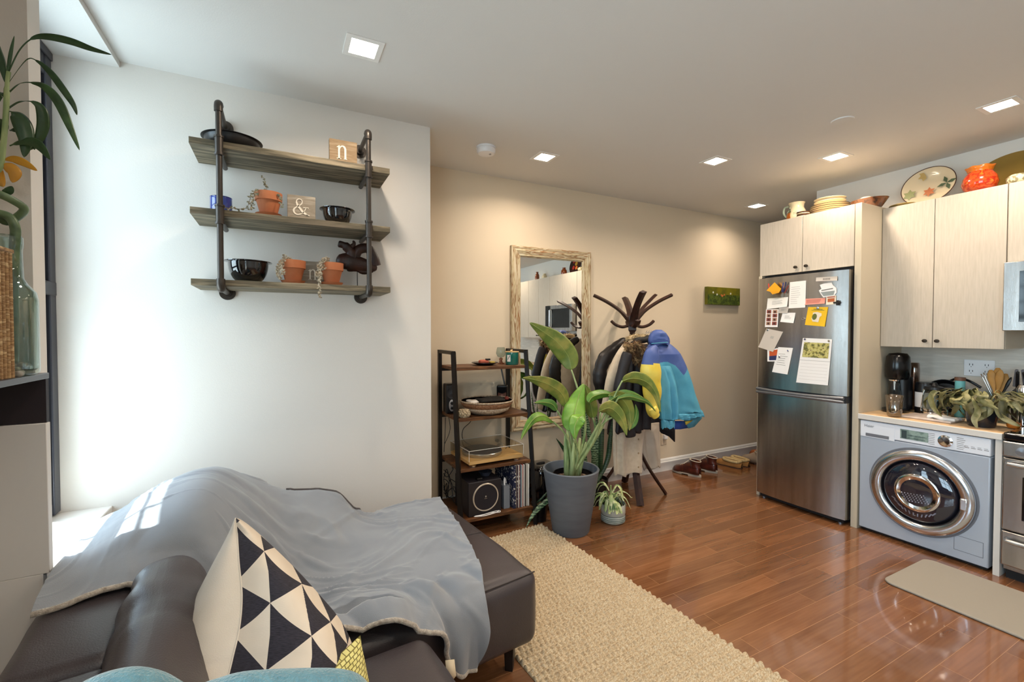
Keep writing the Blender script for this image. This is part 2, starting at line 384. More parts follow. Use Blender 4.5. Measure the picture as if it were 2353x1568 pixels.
tag(mk('tall_panel', mk_p, cab_side_m, bevel=0.001), 'cream end panel on the hallway side of the fridge', 'panel')
cabinet('wall_cabinet', 'tall cream wall cabinet with two doors over the washer counter', 3.90, 4.235, 1.062, 1.698, 1.292, 2.288, [1.402], [(1.372,1.335),(1.44,1.335)][::-1] and [(1.372,1.335),(1.436,1.335)])
# microwave with the short cabinet above it
cabinet('wall_cabinet', 'short cream wall cabinet directly above the microwave', 3.90, 4.235, 0.302, 1.060, 1.812, 2.288, [0.68], [(0.65,1.85),(0.71,1.85)])
cabinet('wall_cabinet', 'cream wall cabinet beyond the microwave, seen in the mirror beside it', 3.90, 4.235, -0.40, 0.30, 1.292, 2.288, [-0.05], [(-0.08,1.33),(-0.02,1.33)], 'cream wall cabinets seen only in the mirror')
cabinet('wall_cabinet', 'cream wall cabinet at the far end of the mirrored kitchen run', 3.90, 4.235, -1.10, -0.402, 1.292, 2.288, [-0.75], [(-0.78,1.33),(-0.72,1.33)], 'cream wall cabinets seen only in the mirror')
mwv = thing('microwave', 'stainless steel microwave with black glass door mounted over the range', 'microwave', (4.03, 0.68, 1.40))
mk('body', M().box(3.845, 4.235, 0.304, 1.050, 1.402, 1.808), steel_m, parent=mwv, bevel=0.004)
mk('door_frame', M().box(3.82, 3.845, 0.45, 1.052, 1.402, 1.808), steel_m, parent=mwv, bevel=0.004)
mk('door_glass', M().box(3.817, 3.822, 0.50, 0.985, 1.455, 1.75), mat('black_glass', '#050506', 0.06), parent=mwv, bevel=0.001)
mk('control_panel', M().box(3.82, 3.845, 0.304, 0.446, 1.402, 1.808), mat('black_glass', '#050506', 0.06), parent=mwv, bevel=0.002)
mk('handle', M().tube([(3.82,0.475,1.46),(3.79,0.475,1.48),(3.79,0.475,1.73),(3.82,0.475,1.75)], 0.008), chrome_m, parent=mwv)
# counter, base units
counter_m = mat('maple_counter', '#d3b48c', 0.4, vary=['#c9a67c','#dcc09a'], vscale=4, vstretch=(4,0.6,1))
edge_m = mat('counter_edge', '#cfcbc4', 0.5)
def counter(y0, y1, label):
    t = thing('worktop', label, 'worktop', (3.92, (y0+y1)/2, 0.785))
    mk('top', M().box(3.628, 4.238, y0, y1, 0.79, 0.820), counter_m, parent=t); mk('front_edge', M().box(3.612, 3.628, y0, y1, 0.785, 0.821), edge_m, parent=t, bevel=0.002)
    return t
counter(0.985, 1.699, 'light wood worktop with grey edge over the washing machine')
counter(-1.10, 0.215, 'light wood worktop beyond the range, seen only in the mirror')
tag(mk('side_panel', M().box(KX, 4.235, 0.988, 1.016, 0, 0.784), edge_m, bevel=0.001), 'narrow off-white panel standing between washer and range', 'panel')
cabinet('base_cabinet', 'cream base cabinet beyond the range, under the mirrored worktop', KX, 4.235, -1.10, 0.213, 0.10, 0.784, [-0.66,-0.22], None)

# ------------------------------------------------------------------ fridge
fr = thing('fridge', 'tall stainless steel fridge with notes and cards on its upper door', 'fridge', (3.9, 2.085, 0))
FX = 3.57; fy0, fy1 = 1.752, 2.424
mk('body', M().box(3.635, 4.20, fy0+0.01, fy1-0.005, 0.03, 1.835), mat('fridge_side_grey', '#6f6d6c', 0.4, 0.5), parent=fr, bevel=0.004)
def door(z0, z1):
    m = M(); G = []
    n = 12
    for i in range(n+1):
        y = lerp(fy0, fy1, i/n); q = (2*i/n-1); x = FX - 0.012*(1-q*q) + 0.010*abs(q)**8
        G.append([(x, y, z0), (x, y, z1)])
    m.grid(G); m.add([(G[0][0]),(3.632,fy0,z0),(3.632,fy0,z1),(G[0][1])], [(0,3,2,1)]); m.add([(G[-1][0]),(3.632,fy1,z0),(3.632,fy1,z1),(G[-1][1])], [(0,1,2,3)])
    for k in (0, 1):
        z = (z0, z1)[k]; vs = [G[i][k] for i in range(n+1)] + [(3.632,fy1,z),(3.632,fy0,z)]; m.add(vs, [tuple(range(len(vs)))])
    return mk('door', m, steel_m, parent=fr, weld=True)
d1 = door(0.935, 1.838); d2 = door(0.045, 0.885)
grip_m = mat('handle_grey', '#8d9096', 0.3, 0.8)
for (z, par, bow) in ((0.922, d1, 0.016), (0.895, d2, -0.004)):
    pts = [(FX-0.012*(1-(2*i/14-1)**2)-0.012, lerp(fy0+0.01, fy1-0.005, i/14), z - bow*math.sin(PI*i/14)*0.6) for i in range(15)]
    mk('handle', M().tube(pts, 0.012, n=10, flat=1.0), grip_m, parent=par)
mk('seam', M().box(FX+0.004, 3.64, fy0+0.004, fy1-0.004, 0.884, 0.936), mat('dark_gasket', '#26282c', 0.5), parent=fr)
mk('plinth', M().box(3.60, 4.15, fy0+0.02, fy1-0.02, 0.012, 0.04), black_matte_m, parent=fr)
for y in (fy0+0.05, fy1-0.04):
    mk('foot', M().cyl((3.62, y, 0), (3.62, y, 0.03), 0.014), grip_m, parent=fr)
mk('hinge', M().box(3.60, 3.68, fy1-0.05, fy1-0.01, 1.836, 1.846), black_matte_m, parent=fr)
mk('top_trim', M().box(3.66, 4.1, fy0, fy1, 1.838, 1.864), black_matte_m, parent=fr)

def fx(y): q = 2*(y-fy0)/(fy1-fy0)-1; return FX - 0.012*(1-q*q)
def sheet(name, label, cat, corners, col, lift=0.006, extra=None, th=0.0012, vary=None):
    """paper held to the fridge door: corners as photo points clockwise from top left"""
    P = [at(px, py, 'X', FX-0.010) for px, py in corners]
    t = thing(name, label, cat, sum(P, Vector())/4, 0)
    m = M(); n = Vector((-1,0,0))
    def pt(u, v, l): p = P[0].lerp(P[1], u).lerp(P[3].lerp(P[2], u), v); return Vector((fx(p.y)-0.0025-l-0.004*v*v, p.y, p.z))
    G = [[pt(i/5, j/5, th) for j in range(6)] for i in range(6)]; H = [[pt(i/5, j/5, 0) for j in range(6)] for i in range(6)]
    m.grid(G); m.grid(H[::-1])
    for a, b in (((0,0),(5,0)),((5,0),(5,5)),((5,5),(0,5)),((0,5),(0,0))):
        m.add([G[a[0]][a[1]], G[b[0]][b[1]], H[b[0]][b[1]], H[a[0]][a[1]]], [(0,1,2,3)])
    mk('sheet', m, col, parent=t)
    def mark(nm, us, c, l=0.0009):
        q = M()
        for (u0, u1, v0, v1) in us:
            q.grid([[pt(lerp(u0,u1,a/5), lerp(v0,v1,b/5), th+l) for b in range(6)] for a in range(6)][::-1])
        o = mk(nm, q, c, parent=t); return o
    if extra: extra(mark, pt, t)
    return t
ink_m = mat('ink', '#77716c', 0.8); white_m = mat('white_card', '#ece9e6', 0.7); yel_m = mat('yellow_card', '#e6b71e', 0.7)
pink_m = mat('salmon_paper', '#d98f7d', 0.8); orange_m = mat('orange_note', '#e8a21d', 0.8)
def lines(k, u0=0.1, u1=0.7, v0=0.2, v1=0.9, h=0.008):
    return [(u0, u1-0.25*random.random(), v0+(v1-v0)*i/k, v0+(v1-v0)*i/k+h) for i in range(k)]
def clip(t, p, r=0.010):
    mk('magnet', M().lathe([(r,0),(r,0.004),(r*0.7,0.006),(0,0.006)], (fx(p.y)-0.004, p.y, p.z), n=14, rot=Matrix.Rotation(R(-90),4,'Y')), chrome_m, parent=t)
def ex_list(mark, pt, t): mark('writing', lines(9), ink_m); 
sheet('shopping_list', 'long white ruled list near the top middle of the fridge door', 'note', [(1816,649),(1853,645),(1852,707),(1814,709)], paper_m, extra=ex_list)
def ex2(mark, pt, t): mark('writing', lines(4, 0.25, 0.8, 0.3, 0.7, 0.02), ink_m)
sheet('note_card', 'wide white card tucked under the pen holder', 'note', [(1764,686),(1812,683),(1810,705),(1762,711)], paper_m, extra=ex2)
sheet('note_card', 'small grey card overlapping the photo strips', 'note', [(1791,706),(1814,705),(1811,720),(1788,720)], mat('grey_card','#b3aca4',0.8), extra=ex2)
sheet('note_card', 'small white card right of the photo strips', 'note', [(1799,719),(1829,719),(1825,743),(1794,740)], white_m, extra=ex2)
def ex_ph(mark, pt, t):
    for k in range(2):
        for j in range(4):
            c = [mat('photo_red','#8d4a3e',0.5), mat('photo_tan','#b08a70',0.5)][(j+k)%2]
            mark('photo', [(0.08+0.47*k, 0.44+0.47*k, 0.04+0.22*j, 0.23+0.22*j)], c)
            mark('photo_figure', [(0.17+0.47*k, 0.34+0.47*k, 0.09+0.22*j, 0.20+0.22*j)], mat('photo_dark','#4a2a24',0.5), l=0.0012)
sheet('photo_strip', 'pair of photo booth strips at the left side of the fridge door', 'photo', [(1760,711),(1790,711),(1788,752),(1758,752)], white_m, extra=ex_ph)
sheet('paper_strip', 'salmon pink strip of paper with handwriting', 'note', [(1851,687),(1897,685),(1896,698),(1851,701)], pink_m, extra=lambda mark, pt, t: mark('writing', lines(3,0.08,0.95,0.25,0.9,0.06), mat('red_ink','#8e4038',0.8)))
def ex_br(mark, pt, t): mark('sausage', [(0.15,0.85,0.3,0.7)], mat('brown_print','#a8562a',0.6)); mark('band', [(0.1,0.9,0.1,0.2)], mat('red_print','#a03422',0.6))
sheet('picture_card', 'small picture card in red and brown beside the pink strip', 'card', [(1899,681),(1921,679),(1921,699),(1899,701)], mat('cream_card','#e0d3bd',0.7), extra=ex_br)
def ex_toast(mark, pt, t):
    m = M()
    poly = [(0.30,0.30),(0.52,0.26),(0.74,0.33),(0.76,0.45),(0.68,0.52),(0.66,0.80),(0.36,0.78),(0.28,0.62),(0.33,0.48)]
    for nm, sc, c, l, pl in (('toast', 1, mat('cream_card','#e0d3bd',0.7), 0.002, poly), ('avocado', 1, mat('olive_print','#5c6428',0.6), 0.003, [(0.42+0.12*math.cos(a*PI/8), 0.52+0.17*math.sin(a*PI/8)) for a in range(16)])):
        vs = [pt(u, v, 0.0012+l) for u, v in pl]; mk(nm, M().add(vs, [tuple(range(len(vs)))]), c, parent=t)
    mark('writing', [(0.3,0.75,0.10,0.13),(0.2,0.85,0.16,0.18)], mat('olive_print','#5c6428',0.6))
tt = sheet('yellow_card', 'bright yellow greeting card with a slice of toast printed on it', 'card', [(1858,706),(1903,706),(1896,751),(1851,747)], yel_m, extra=ex_toast)
clip(tt, at(1880,708,'X',FX-0.01))
def ex_tilt(mark, pt, t): mark('stamp', [(0.45,0.65,0.3,0.42)], mat('grey_card','#b3aca4',0.8))
tt = sheet('note_card', 'tilted beige card hanging over the left edge of the fridge door', 'note', [(1761,755),(1800,763),(1777,809),(1742,798)], mat('beige_paper','#c9bfb4',0.8), extra=ex_tilt); clip(tt, at(1764,758,'X',FX-0.01))
sheet('photo_print', 'small photo in orange and blue below the tilted beige card', 'photo', [(1763,805),(1788,800),(1784,831),(1764,831)], white_m,
      extra=lambda mark, pt, t: (mark('picture', [(0.2,1.0,0.1,0.55)], mat('orange_print','#c0542a',0.5)), mark('picture_shade', [(0.2,1.0,0.55,0.9)], mat('navy_print','#2a2f5a',0.5))))
tt = sheet('letter_sheet', 'folded white letter fixed with two magnets low on the left of the fridge door', 'note', [(1789,798),(1823,800),(1811,861),(1775,855)], white_m, extra=lambda mark, pt, t: mark('writing', lines(6,0.15,0.8,0.25,0.75,0.012), ink_m))
clip(tt, at(1812,806,'X',FX-0.01), 0.008); clip(tt, at(1792,820,'X',FX-0.01), 0.008)
leafprint_m = mat('leafy_print', '#8a8a4a', 0.5, vary=['#4c4a26','#b3a85c','#c9c27e','#6e4a30'], vscale=42, vlo=0.3, vhi=0.7)
def ex_cal(mark, pt, t):
    mark('picture', [(0.07,0.93,0.09,0.42)], leafprint_m); mark('fold', [(0.0,1.0,0.485,0.49)], ink_m); mark('week_lines', [(0.06,0.94,0.56+0.07*i,0.563+0.07*i) for i in range(6)], mat('grey_card','#b3aca4',0.8))
tt = sheet('wall_calendar', 'open calendar with a leafy picture above a blank month page', 'calendar', [(1846,777),(1912,780),(1903,886),(1831,879)], white_m, extra=ex_cal)
clip(tt, at(1851,780,'X',FX-0.01), 0.008); clip(tt, at(1905,784,'X',FX-0.01), 0.008)
sheet('label_strip', 'grey label strip with small lettering at the top right of the fridge door', 'label', [(1876,638),(1924,635),(1924,645),(1876,647)], mat('grey_card','#b3aca4',0.8), extra=lambda mark, pt, t: mark('lettering', [(0.34+0.07*i,0.39+0.07*i,0.3,0.75) for i in range(5)], ink_m))
# photo cluster and holder with pens
def flat_poly(name, label, cat, pts, c, th=0.002, parts=()):
    P = [at(x, y, 'X', FX-0.012) for x, y in pts]; cc = sum(P, Vector())/len(P)
    t = thing(name, label, cat, cc)
    def pm(pts, l, th):
        Q = [at(x, y, 'X', FX-0.012) for x, y in pts]; Q = [Vector((fx(p.y)-0.003-l, p.y, p.z)) for p in Q]; n = len(Q)
        return M().add(Q + [q+Vector((-th,0,0)) for q in Q], [tuple(range(n)), tuple(range(n,2*n))[::-1]] + [(i,n+i,n+(i+1)%n,(i+1)%n) for i in range(n)])
    mk('card', pm(pts, 0, th), c, parent=t)
    for k, (nm, pp, cc2) in enumerate(parts): mk(nm, pm(pp, th*(1+0.6*k), 0.0008), cc2, parent=t)
    return t
flat_poly('shaped_magnet', 'cloud shaped white and grey magnet below the label strip', 'magnet', [(1884,655),(1893,652),(1911,650),(1914,656),(1921,662),(1922,672),(1917,679),(1905,681),(1892,684),(1886,676),(1882,668),(1888,664)], white_m,
    parts=[('printed_road', [(1886,672),(1918,668),(1915,678),(1893,681)], mat('road_grey','#8f9694',0.6)), ('lettering', [(1888,667),(1914,662),(1914,664),(1888,669)], ink_m)])
pen = thing('pen_holder', 'clear acrylic pen holder on the fridge door with yellow sticky notes', 'pen holder', at(1780,680,'X',FX-0.03))
P0 = at(1763,688,'X',FX-0.03); P1 = at(1799,672,'X',FX-0.03)
mk('cup', M().box(fx(P0.y)-0.047, fx(P0.y)-0.012, P1.y, P0.y, P0.z, P1.z+0.01), acryl_m, parent=pen)
q = [(1761,668),(1780,649),(1795,664),(1790,673),(1775,677),(1770,671)]
mk('sticky_notes', M().prism([(0,0)]+[], (0,0,0),(1,0,0),(0,1,0),(0,0,1)) if False else M().add([at(x,y,'X',FX-0.045) for x,y in q]+[at(x,y,'X',FX-0.035) for x,y in q], [tuple(range(6)),tuple(range(6,12))[::-1]]+[(i,6+i,6+(i+1)%6,(i+1)%6) for i in range(6)]), orange_m, parent=pen)
for k, (a, b, c) in enumerate([((1800,672),(1806,648),'#1d2657'), ((1797,672),(1800,650),'#22367c'), ((1803,674),(1812,656),'#7a2a22'), ((1768,668),(1766,652),'#b8382a')]):
    mk('pen', M().cyl(at(*a,'X',FX-0.028), at(*b,'X',FX-0.03), 0.004, n=8), mat('pen_%s' % c[1:], c, 0.4), parent=pen)
tag(mk('clothes_clip', M().box(fx(1.83)-0.02, fx(1.83)-0.004, 1.795, 1.835, 1.60, 1.612).box(fx(1.83)-0.022, fx(1.83)-0.012, 1.80, 1.815, 1.585, 1.622), black_matte_m, bevel=0.002), 'black clip at the right side of the fridge door, beside the picture card', 'clip')
tag(mk('ring_magnet', M().tube([Vector((fx(2.04)-0.004, 2.045+0.014*math.cos(a*PI/8), 1.497+0.007*math.sin(a*PI/8))) for a in range(17)], 0.0018, n=6), chrome_m), 'tiny wire magnet left of the yellow card', 'magnet')

# ------------------------------------------------------------------ washing machine
wy0, wy1, wx = 1.034, 1.692, 3.632
ws = thing('washing_machine', 'silver grey front loading washing machine under the worktop', 'washing machine', (3.93, (wy0+wy1)/2, 0))
wsil_m = mat('washer_silver', '#a9b2be', 0.35, 0.1); wpan_m = mat('washer_panel_white', '#dfe3ea', 0.3)
mk('body', M().box(wx, 4.2, wy0, wy1, 0.022, 0.672), wsil_m, parent=ws, bevel=0.006)
cp = mk('control_panel', M().box(wx-0.002, 4.2, wy0, wy1, 0.675, 0.778), wpan_m, parent=ws, bevel=0.006)
mk('detergent_drawer', M().box(wx-0.005, wx, 1.49, wy1-0.004, 0.665, 0.775), wpan_m, parent=ws, bevel=0.003)
mk('drawer_pull', M().box(wx-0.008, wx-0.003, 1.52, 1.655, 0.672, 0.693), mat('recess_grey', '#6d7077', 0.4), parent=ws, bevel=0.002)
mk('display', M().box(wx-0.004, wx-0.001, 1.315, 1.46, 0.695, 0.757), mat('lcd_green', '#8fa39b', 0.15, vary='#6f827b', vscale=20, vlo=0.45, vhi=0.55), parent=ws, bevel=0.001)
mk('display_segments', M().box(wx-0.0052, wx-0.0038, 1.425, 1.452, 0.70, 0.75).box(wx-0.0052, wx-0.0038, 1.33, 1.42, 0.722, 0.725).box(wx-0.0052, wx-0.0038, 1.33, 1.42, 0.703, 0.706), mat('lcd_dark', '#3c4a4c', 0.2), parent=ws)
dl = mk('dial', M().lathe([(0.036,0),(0.036,0.006),(0.026,0.010),(0.025,0.022),(0.0,0.023)], (wx-0.002,1.232,0.725), rot=Matrix.Rotation(R(-90),4,'Y')), chrome_m, parent=ws)
m = M()
for k in range(7):
    for s_ in (-1, 1):
        y = 1.232 - s_*0.052; z = 0.757-0.011*k; L_ = 0.03+0.012*((k*5)%3)/3
        m.box(wx-0.0032, wx-0.0018, min(y, y-s_*L_), max(y, y-s_*L_), z-0.0012, z+0.0012)
for k in range(4): m.box(wx-0.0032, wx-0.0018, 1.145-0.028*k-0.02, 1.145-0.028*k, 0.706, 0.709); m.box(wx-0.0032, wx-0.0018, 1.145-0.028*k-0.016, 1.145-0.028*k, 0.715, 0.717)
mk('printed_marks', m, ink_m, parent=ws)['kind'] = 'stuff'
def letters(txt, size, o, u, v, c, parent, th=0.001, name='lettering'):
    cu = bpy.data.curves.new('t', 'FONT'); cu.body = txt; cu.size = size; cu.extrude = th/2; cu.align_x = 'CENTER'
    ob = bpy.data.objects.new('t', cu); me = bpy.data.meshes.new_from_object(ob)
    bpy.data.objects.remove(ob); o, u, v = Vector(o), Vector(u), Vector(v); n = u.cross(v)
    m = M().add([o + u*p.co.x + v*p.co.y + n*p.co.z for p in me.vertices], [tuple(p.vertices) for p in me.polygons]); bpy.data.meshes.remove(me)
    return mk(name, m, c, parent=parent)
letters('Haier', 0.026, (wx-0.006, 1.635, 0.735), (0,-1,0), (0,0,1), mat('grey_letter','#8e9096',0.4,0.5), ws, name='brand_lettering')
# the porthole: chrome ring, dark glass bowl, drum
rx = Matrix.Rotation(R(-90), 4, 'Y'); dc = (wx, 1.352, 0.372)
mk('door_ring', M().lathe([(0.262,0.0),(0.268,0.012),(0.262,0.026),(0.245,0.036),(0.215,0.038),(0.200,0.026),(0.196,0.004)], dc, n=64, rot=rx), mat('satin_chrome', '#cfd3d8', 0.2, 1.0), parent=ws, sharp=60)
mk('door_seam', M().lathe([(0.268,0.001),(0.278,0.002),(0.278,0.0)], dc, n=64, rot=rx), mat('recess_grey','#6d7077',0.4), parent=ws)
mk('door_window', M().lathe([(0.198,0.014),(0.175,0.030),(0.130,0.046),(0.06,0.052),(0.0,0.053)], dc, n=48, rot=rx), mat('smoky_glass', '#20202a', 0.04, trans=0.0, coat=1.0), parent=ws, sharp=180)
mk('drum_ring', M().lathe([(0.118,0.0475),(0.112,0.052),(0.104,0.053),(0.100,0.050)], dc, n=48, rot=rx), chrome_m, parent=ws)
m = M()
for a in range(16):
    th = R(-150+9*a) ; y = dc[1]-0.138*math.cos(th); z = dc[2]+0.138*math.sin(th)
    if a < 12: m.obox((wx-0.044, y, z), (0.003, 0.007, 0.026), (th+R(90) if True else 0, 0, 0))
mk('drum_vents', m, mat('drum_light','#9aa2b4',0.2,0.9), parent=ws)
m = M()
for i in range(8):
    for j in range(5): m.lathe([(0.005,0),(0.0035,0.002),(0,0.002)], (wx-0.0515, dc[1]+0.075-0.016*i-0.006*j, dc[2]-0.02-0.011*j+0.006*i*0.3), n=8, rot=rx)
mk('drum_holes', m, mat('drum_light','#9aa2b4',0.2,0.9), parent=ws)
mk('door_catch', M().box(wx-0.045, wx-0.028, 1.115, 1.150, 0.335, 0.405), mat('satin_chrome', '#b4b7bb', 0.16, 1.0), parent=ws, bevel=0.006)
m = M(); y0, y1, z0, z1 = 1.055, 1.185, 0.075, 0.165
for b_ in ((y0,y1,z0,z0+0.002),(y0,y1,z1-0.002,z1),(y0,y0+0.002,z0,z1),(y1-0.002,y1,z0,z1)): m.box(wx-0.0012, wx+0.001, *b_)
mk('filter_flap', m, mat('recess_grey','#6d7077',0.4), parent=ws)
mk('plinth', M().box(3.66, 4.1, wy0+0.01, wy1-0.01, 0.004, 0.022), black_matte_m, parent=ws)
mk('foot', M().cyl((3.68,wy0+0.04,0),(3.68,wy0+0.04,0.024),0.018), black_matte_m, parent=ws)
mk('foot', M().cyl((3.68,wy1-0.04,0),(3.68,wy1-0.04,0.024),0.018), black_matte_m, parent=ws)

# ------------------------------------------------------------------ range
rg = thing('gas_range', 'stainless steel range at the right edge beside the washer', 'range', (3.92, 0.6, 0))
ry0, ry1 = 0.222, 0.980
mk('body', M().box(3.65, 4.22, ry0, ry1, 0.05, 0.79), steel_m, parent=rg, bevel=0.003)
mk('cooktop', M().box(3.60, 4.22, ry0, ry1, 0.79, 0.835), black_gloss_m, parent=rg, bevel=0.012)
mk('control_panel', M().box(3.595, 3.65, ry0, ry1, 0.70, 0.787), steel_m, parent=rg, bevel=0.008)
for k in range(5): mk('knob', M().lathe([(0.024,0),(0.022,0.02),(0,0.022)], (3.595, 0.90-0.145*k, 0.742), rot=rx, n=20), grip_m, parent=rg)
od = mk('oven_door', M().box(3.605, 3.65, ry0, ry1, 0.285, 0.695), steel_m, parent=rg, bevel=0.008)
mk('oven_window', M().box(3.600, 3.606, 0.32, 0.90, 0.36, 0.60), mat('black_glass', '#050506', 0.06), parent=od, bevel=0.002)
for z, pr in ((0.665, od), (0.235, None)):
    dr = pr
    if pr is None: dr = mk('drawer', M().box(3.605, 3.65, ry0, ry1, 0.085, 0.280), steel_m, parent=rg, bevel=0.008)
    mk('handle', M().tube([(3.60,0.955,z),(3.575,0.945,z),(3.57,0.90,z),(3.57,0.30,z),(3.575,0.255,z),(3.60,0.245,z)], 0.013, n=12), steel_m, parent=dr)
mk('plinth', M().box(3.66, 4.2, ry0+0.01, ry1-0.01, 0.0, 0.06), black_matte_m, parent=rg)
m = M()
for yc in (0.40, 0.79):
    for a in (-0.1, 0, 0.1): m.box(3.68, 4.16, yc+a-0.005, yc+a+0.005, 0.848, 0.858)
    for xx in (3.68, 3.92, 4.155): m.box(xx, xx+0.01, yc-0.13, yc+0.13, 0.836, 0.858)
mk('burner_grate', m, black_matte_m, parent=rg)
# floor mat
m = M(); 
def rr(x0,x1,y0,y1,r,n=6):
    out = []
    for cx, cy, a0 in ((x1-r,y1-r,0),(x0+r,y1-r,90),(x0+r,y0+r,180),(x1-r,y0+r,270)):
        for i in range(n+1): a = R(a0+90*i/n); out.append((cx+r*math.cos(a), cy+r*math.sin(a)))
    return out
m.prism(rr(2.975,3.50,-0.3,1.27,0.05), (0,0,0.001), (1,0,0),(0,1,0),(0,0,0.013))
tag(mk('floor_mat', m, mat('mat_grey','#8f887c',0.6,bump=0.2,bscale=300), bevel=0.005), 'grey cushioned anti-fatigue mat on the floor before the range', 'mat')
# ------------------------------------------------------------------ sofa, in its own frame: a to the right, b towards the shelf wall
SO = Vector((0.93, 1.56, 0)); SA = R(6.0)
SM = Matrix.Translation(SO) @ Matrix.Rotation(SA, 4, 'Z')
def S(a, b, z): return SM @ Vector((a, b, z))
sofa = thing('corner_sofa', 'dark brown leather corner sofa with a long chaise end on a jute rug', 'sofa', SO, SA)
def wr(amp, sc, st=(1,1,1)):
    def fn(p): return p
    return fn
m = M().rbox((-0.75, 0.43, 0.275), (0.75, 0.43, 0.152), 0.052, bulge=(0.045,0.035,0.012), n=14, noise_a=0.004, noise_s=5)
mk('chaise', m, leather_m, parent=sofa, sharp=180, weld=True, local=True)
seams = M()
for b_ in (0.44,):
    seams.tube([(-1.3+1.27*i/20, b_+0.012*math.sin(i*0.5), 0.4275+0.011*math.sin(PI*i/20)) for i in range(21)], 0.0022, n=6)
seams.tube([(-0.60+0.585*i/16, 0.018-0.012*math.sin(PI*i/16), 0.418) for i in range(17)], 0.0028, n=6)
mk('chaise_seam', seams, mat('seam_thread', '#2b2525', 0.5), parent=sofa, local=True)
for k, (b0, b1) in enumerate(((-0.56,-0.085),(-1.30,-0.57),(-2.1,-1.31))):
    m = M().rbox((-0.93, (b0+b1)/2, 0.285), (0.40, (b1-b0)/2, 0.142), 0.05, bulge=(0.02,0.0,0.014), n=10, noise_a=0.004, noise_s=6)
    mk('seat_cushion', m, leather_m, parent=sofa, sharp=180, weld=True, local=True)
for b0, b1 in ((-0.04,0.88),(-0.90,-0.045),(-2.1,-0.905)):
    m = M().rbox((-1.41, (b0+b1)/2, 0.375), (0.115, (b1-b0)/2, 0.245), 0.04, bulge=(0.01,0.0,0.012), n=10, noise_a=0.004, noise_s=6)
    mk('backrest', m, leather_m, parent=sofa, sharp=180, weld=True, local=True)
def bolster(b0, b1, ztop, groove=None):
    def fn(p):
        if groove is not None:
            g_ = 1-0.10*math.exp(-((p.y+(b0+b1)/2-groove-0.02*math.sin(p.z*9))/0.012)**2); p = Vector((p.x*g_, p.y, p.z*(1-0.45*(1-g_))))
        q = (p.z + (ztop-0.42)/2)/(ztop-0.42)       # 0 bottom .. 1 top
        p.x += 0.045*(0.5-q); w_ = 0.008*math.sin(p.y*38+p.z*13)*max(0, 1-abs(p.z)/0.2)
        return p + Vector((w_*0.6, 0, 0))
    m = M().rbox((-1.205, (b0+b1)/2, (ztop+0.42)/2), (0.088, (b1-b0)/2, (ztop-0.42)/2), 0.078, bulge=(0.02,0.02,0.012), n=44 if groove else 12, fn=fn, noise_a=0.010, noise_s=9)
    return mk('back_cushion', m, leather_m, parent=sofa, sharp=180, weld=True, local=True)
bolster(-0.95, 0.31, 0.715, -0.10); bolster(0.43, 0.83, 0.70); bolster(-1.9, -0.96, 0.72)
leg_m = mat('dark_sofa_leg', '#1a1412', 0.4)
for a, b_ in ((-0.09,0.09),(-0.09,0.78),(-1.42,0.78),(-0.62,-0.25),(-0.62,-1.95),(-1.42,-1.95)):
    mk('leg', M().tube([(a,b_,0.0),(a,b_,0.14)], [0.022,0.030], n=4), leg_m, parent=sofa, local=True, sharp=30)

# ------------------------------------------------------------------ blanket
BK = [  # columns from the window side to the chaise end; rows from far to near: (a, b, z)
 [(-1.50,1.00,.60),(-1.505,.90,.64),(-1.51,.75,.645),(-1.515,.60,.645),(-1.52,.48,.645),(-1.52,.38,.642),(-1.52,.31,.64),(-1.515,.25,.635)],
 [(-1.42,1.00,.62),(-1.43,.93,.665),(-1.43,.80,.670),(-1.44,.64,.668),(-1.44,.50,.658),(-1.44,.40,.648),(-1.44,.33,.642),(-1.44,.255,.638)],
 [(-1.28,1.01,.67),(-1.29,.93,.738),(-1.29,.80,.762),(-1.30,.64,.752),(-1.31,.52,.72),(-1.32,.43,.68),(-1.33,.37,.655),(-1.34,.285,.642)],
 [(-1.12,1.02,.72),(-1.11,.93,.788),(-1.12,.80,.802),(-1.13,.64,.792),(-1.14,.50,.765),(-1.15,.41,.71),(-1.15,.36,.64),(-1.15,.32,.575)],
 [(-.96,1.02,.66),(-.97,.93,.715),(-.98,.74,.70),(-.99,.55,.64),(-1.0,.40,.56),(-1.02,.29,.505),(-1.03,.2,.47),(-1.04,.12,.445)],
 [(-.82,1.02,.58),(-.83,.93,.630),(-.85,.70,.565),(-.86,.46,.475),(-.87,.28,.446),(-.87,.17,.45),(-.87,.08,.455),(-.88,.0,.44)],
 [(-.62,1.02,.54),(-.63,.93,.578),(-.66,.68,.49),(-.68,.42,.448),(-.69,.24,.446),(-.69,.13,.458),(-.69,.04,.465),(-.70,-.03,.45)],
 [(-.47,.95,.42),(-.48,.88,.445),(-.50,.62,.448),(-.52,.36,.450),(-.53,.18,.448),(-.54,.04,.456),(-.53,-.04,.445),(-.51,-.09,.40)],
 [(-.24,.93,.43),(-.25,.88,.450),(-.30,.62,.452),(-.34,.34,.452),(-.37,.14,.450),(-.40,-.015,.425),(-.405,-.055,.33),(-.42,-.05,.235)],
 [(-.04,.90,.43),(-.048,.86,.447),(-.10,.60,.452),(-.165,.30,.452),(-.22,.11,.450),(-.275,-.022,.420),(-.285,-.060,.31),(-.327,-.055,.195)]]
cols = [catmull(c, 24) for c in BK]
rows = list(zip(*cols)); G = [catmull(r, 22) for r in rows]
NR, NC = len(G), len(G[0])
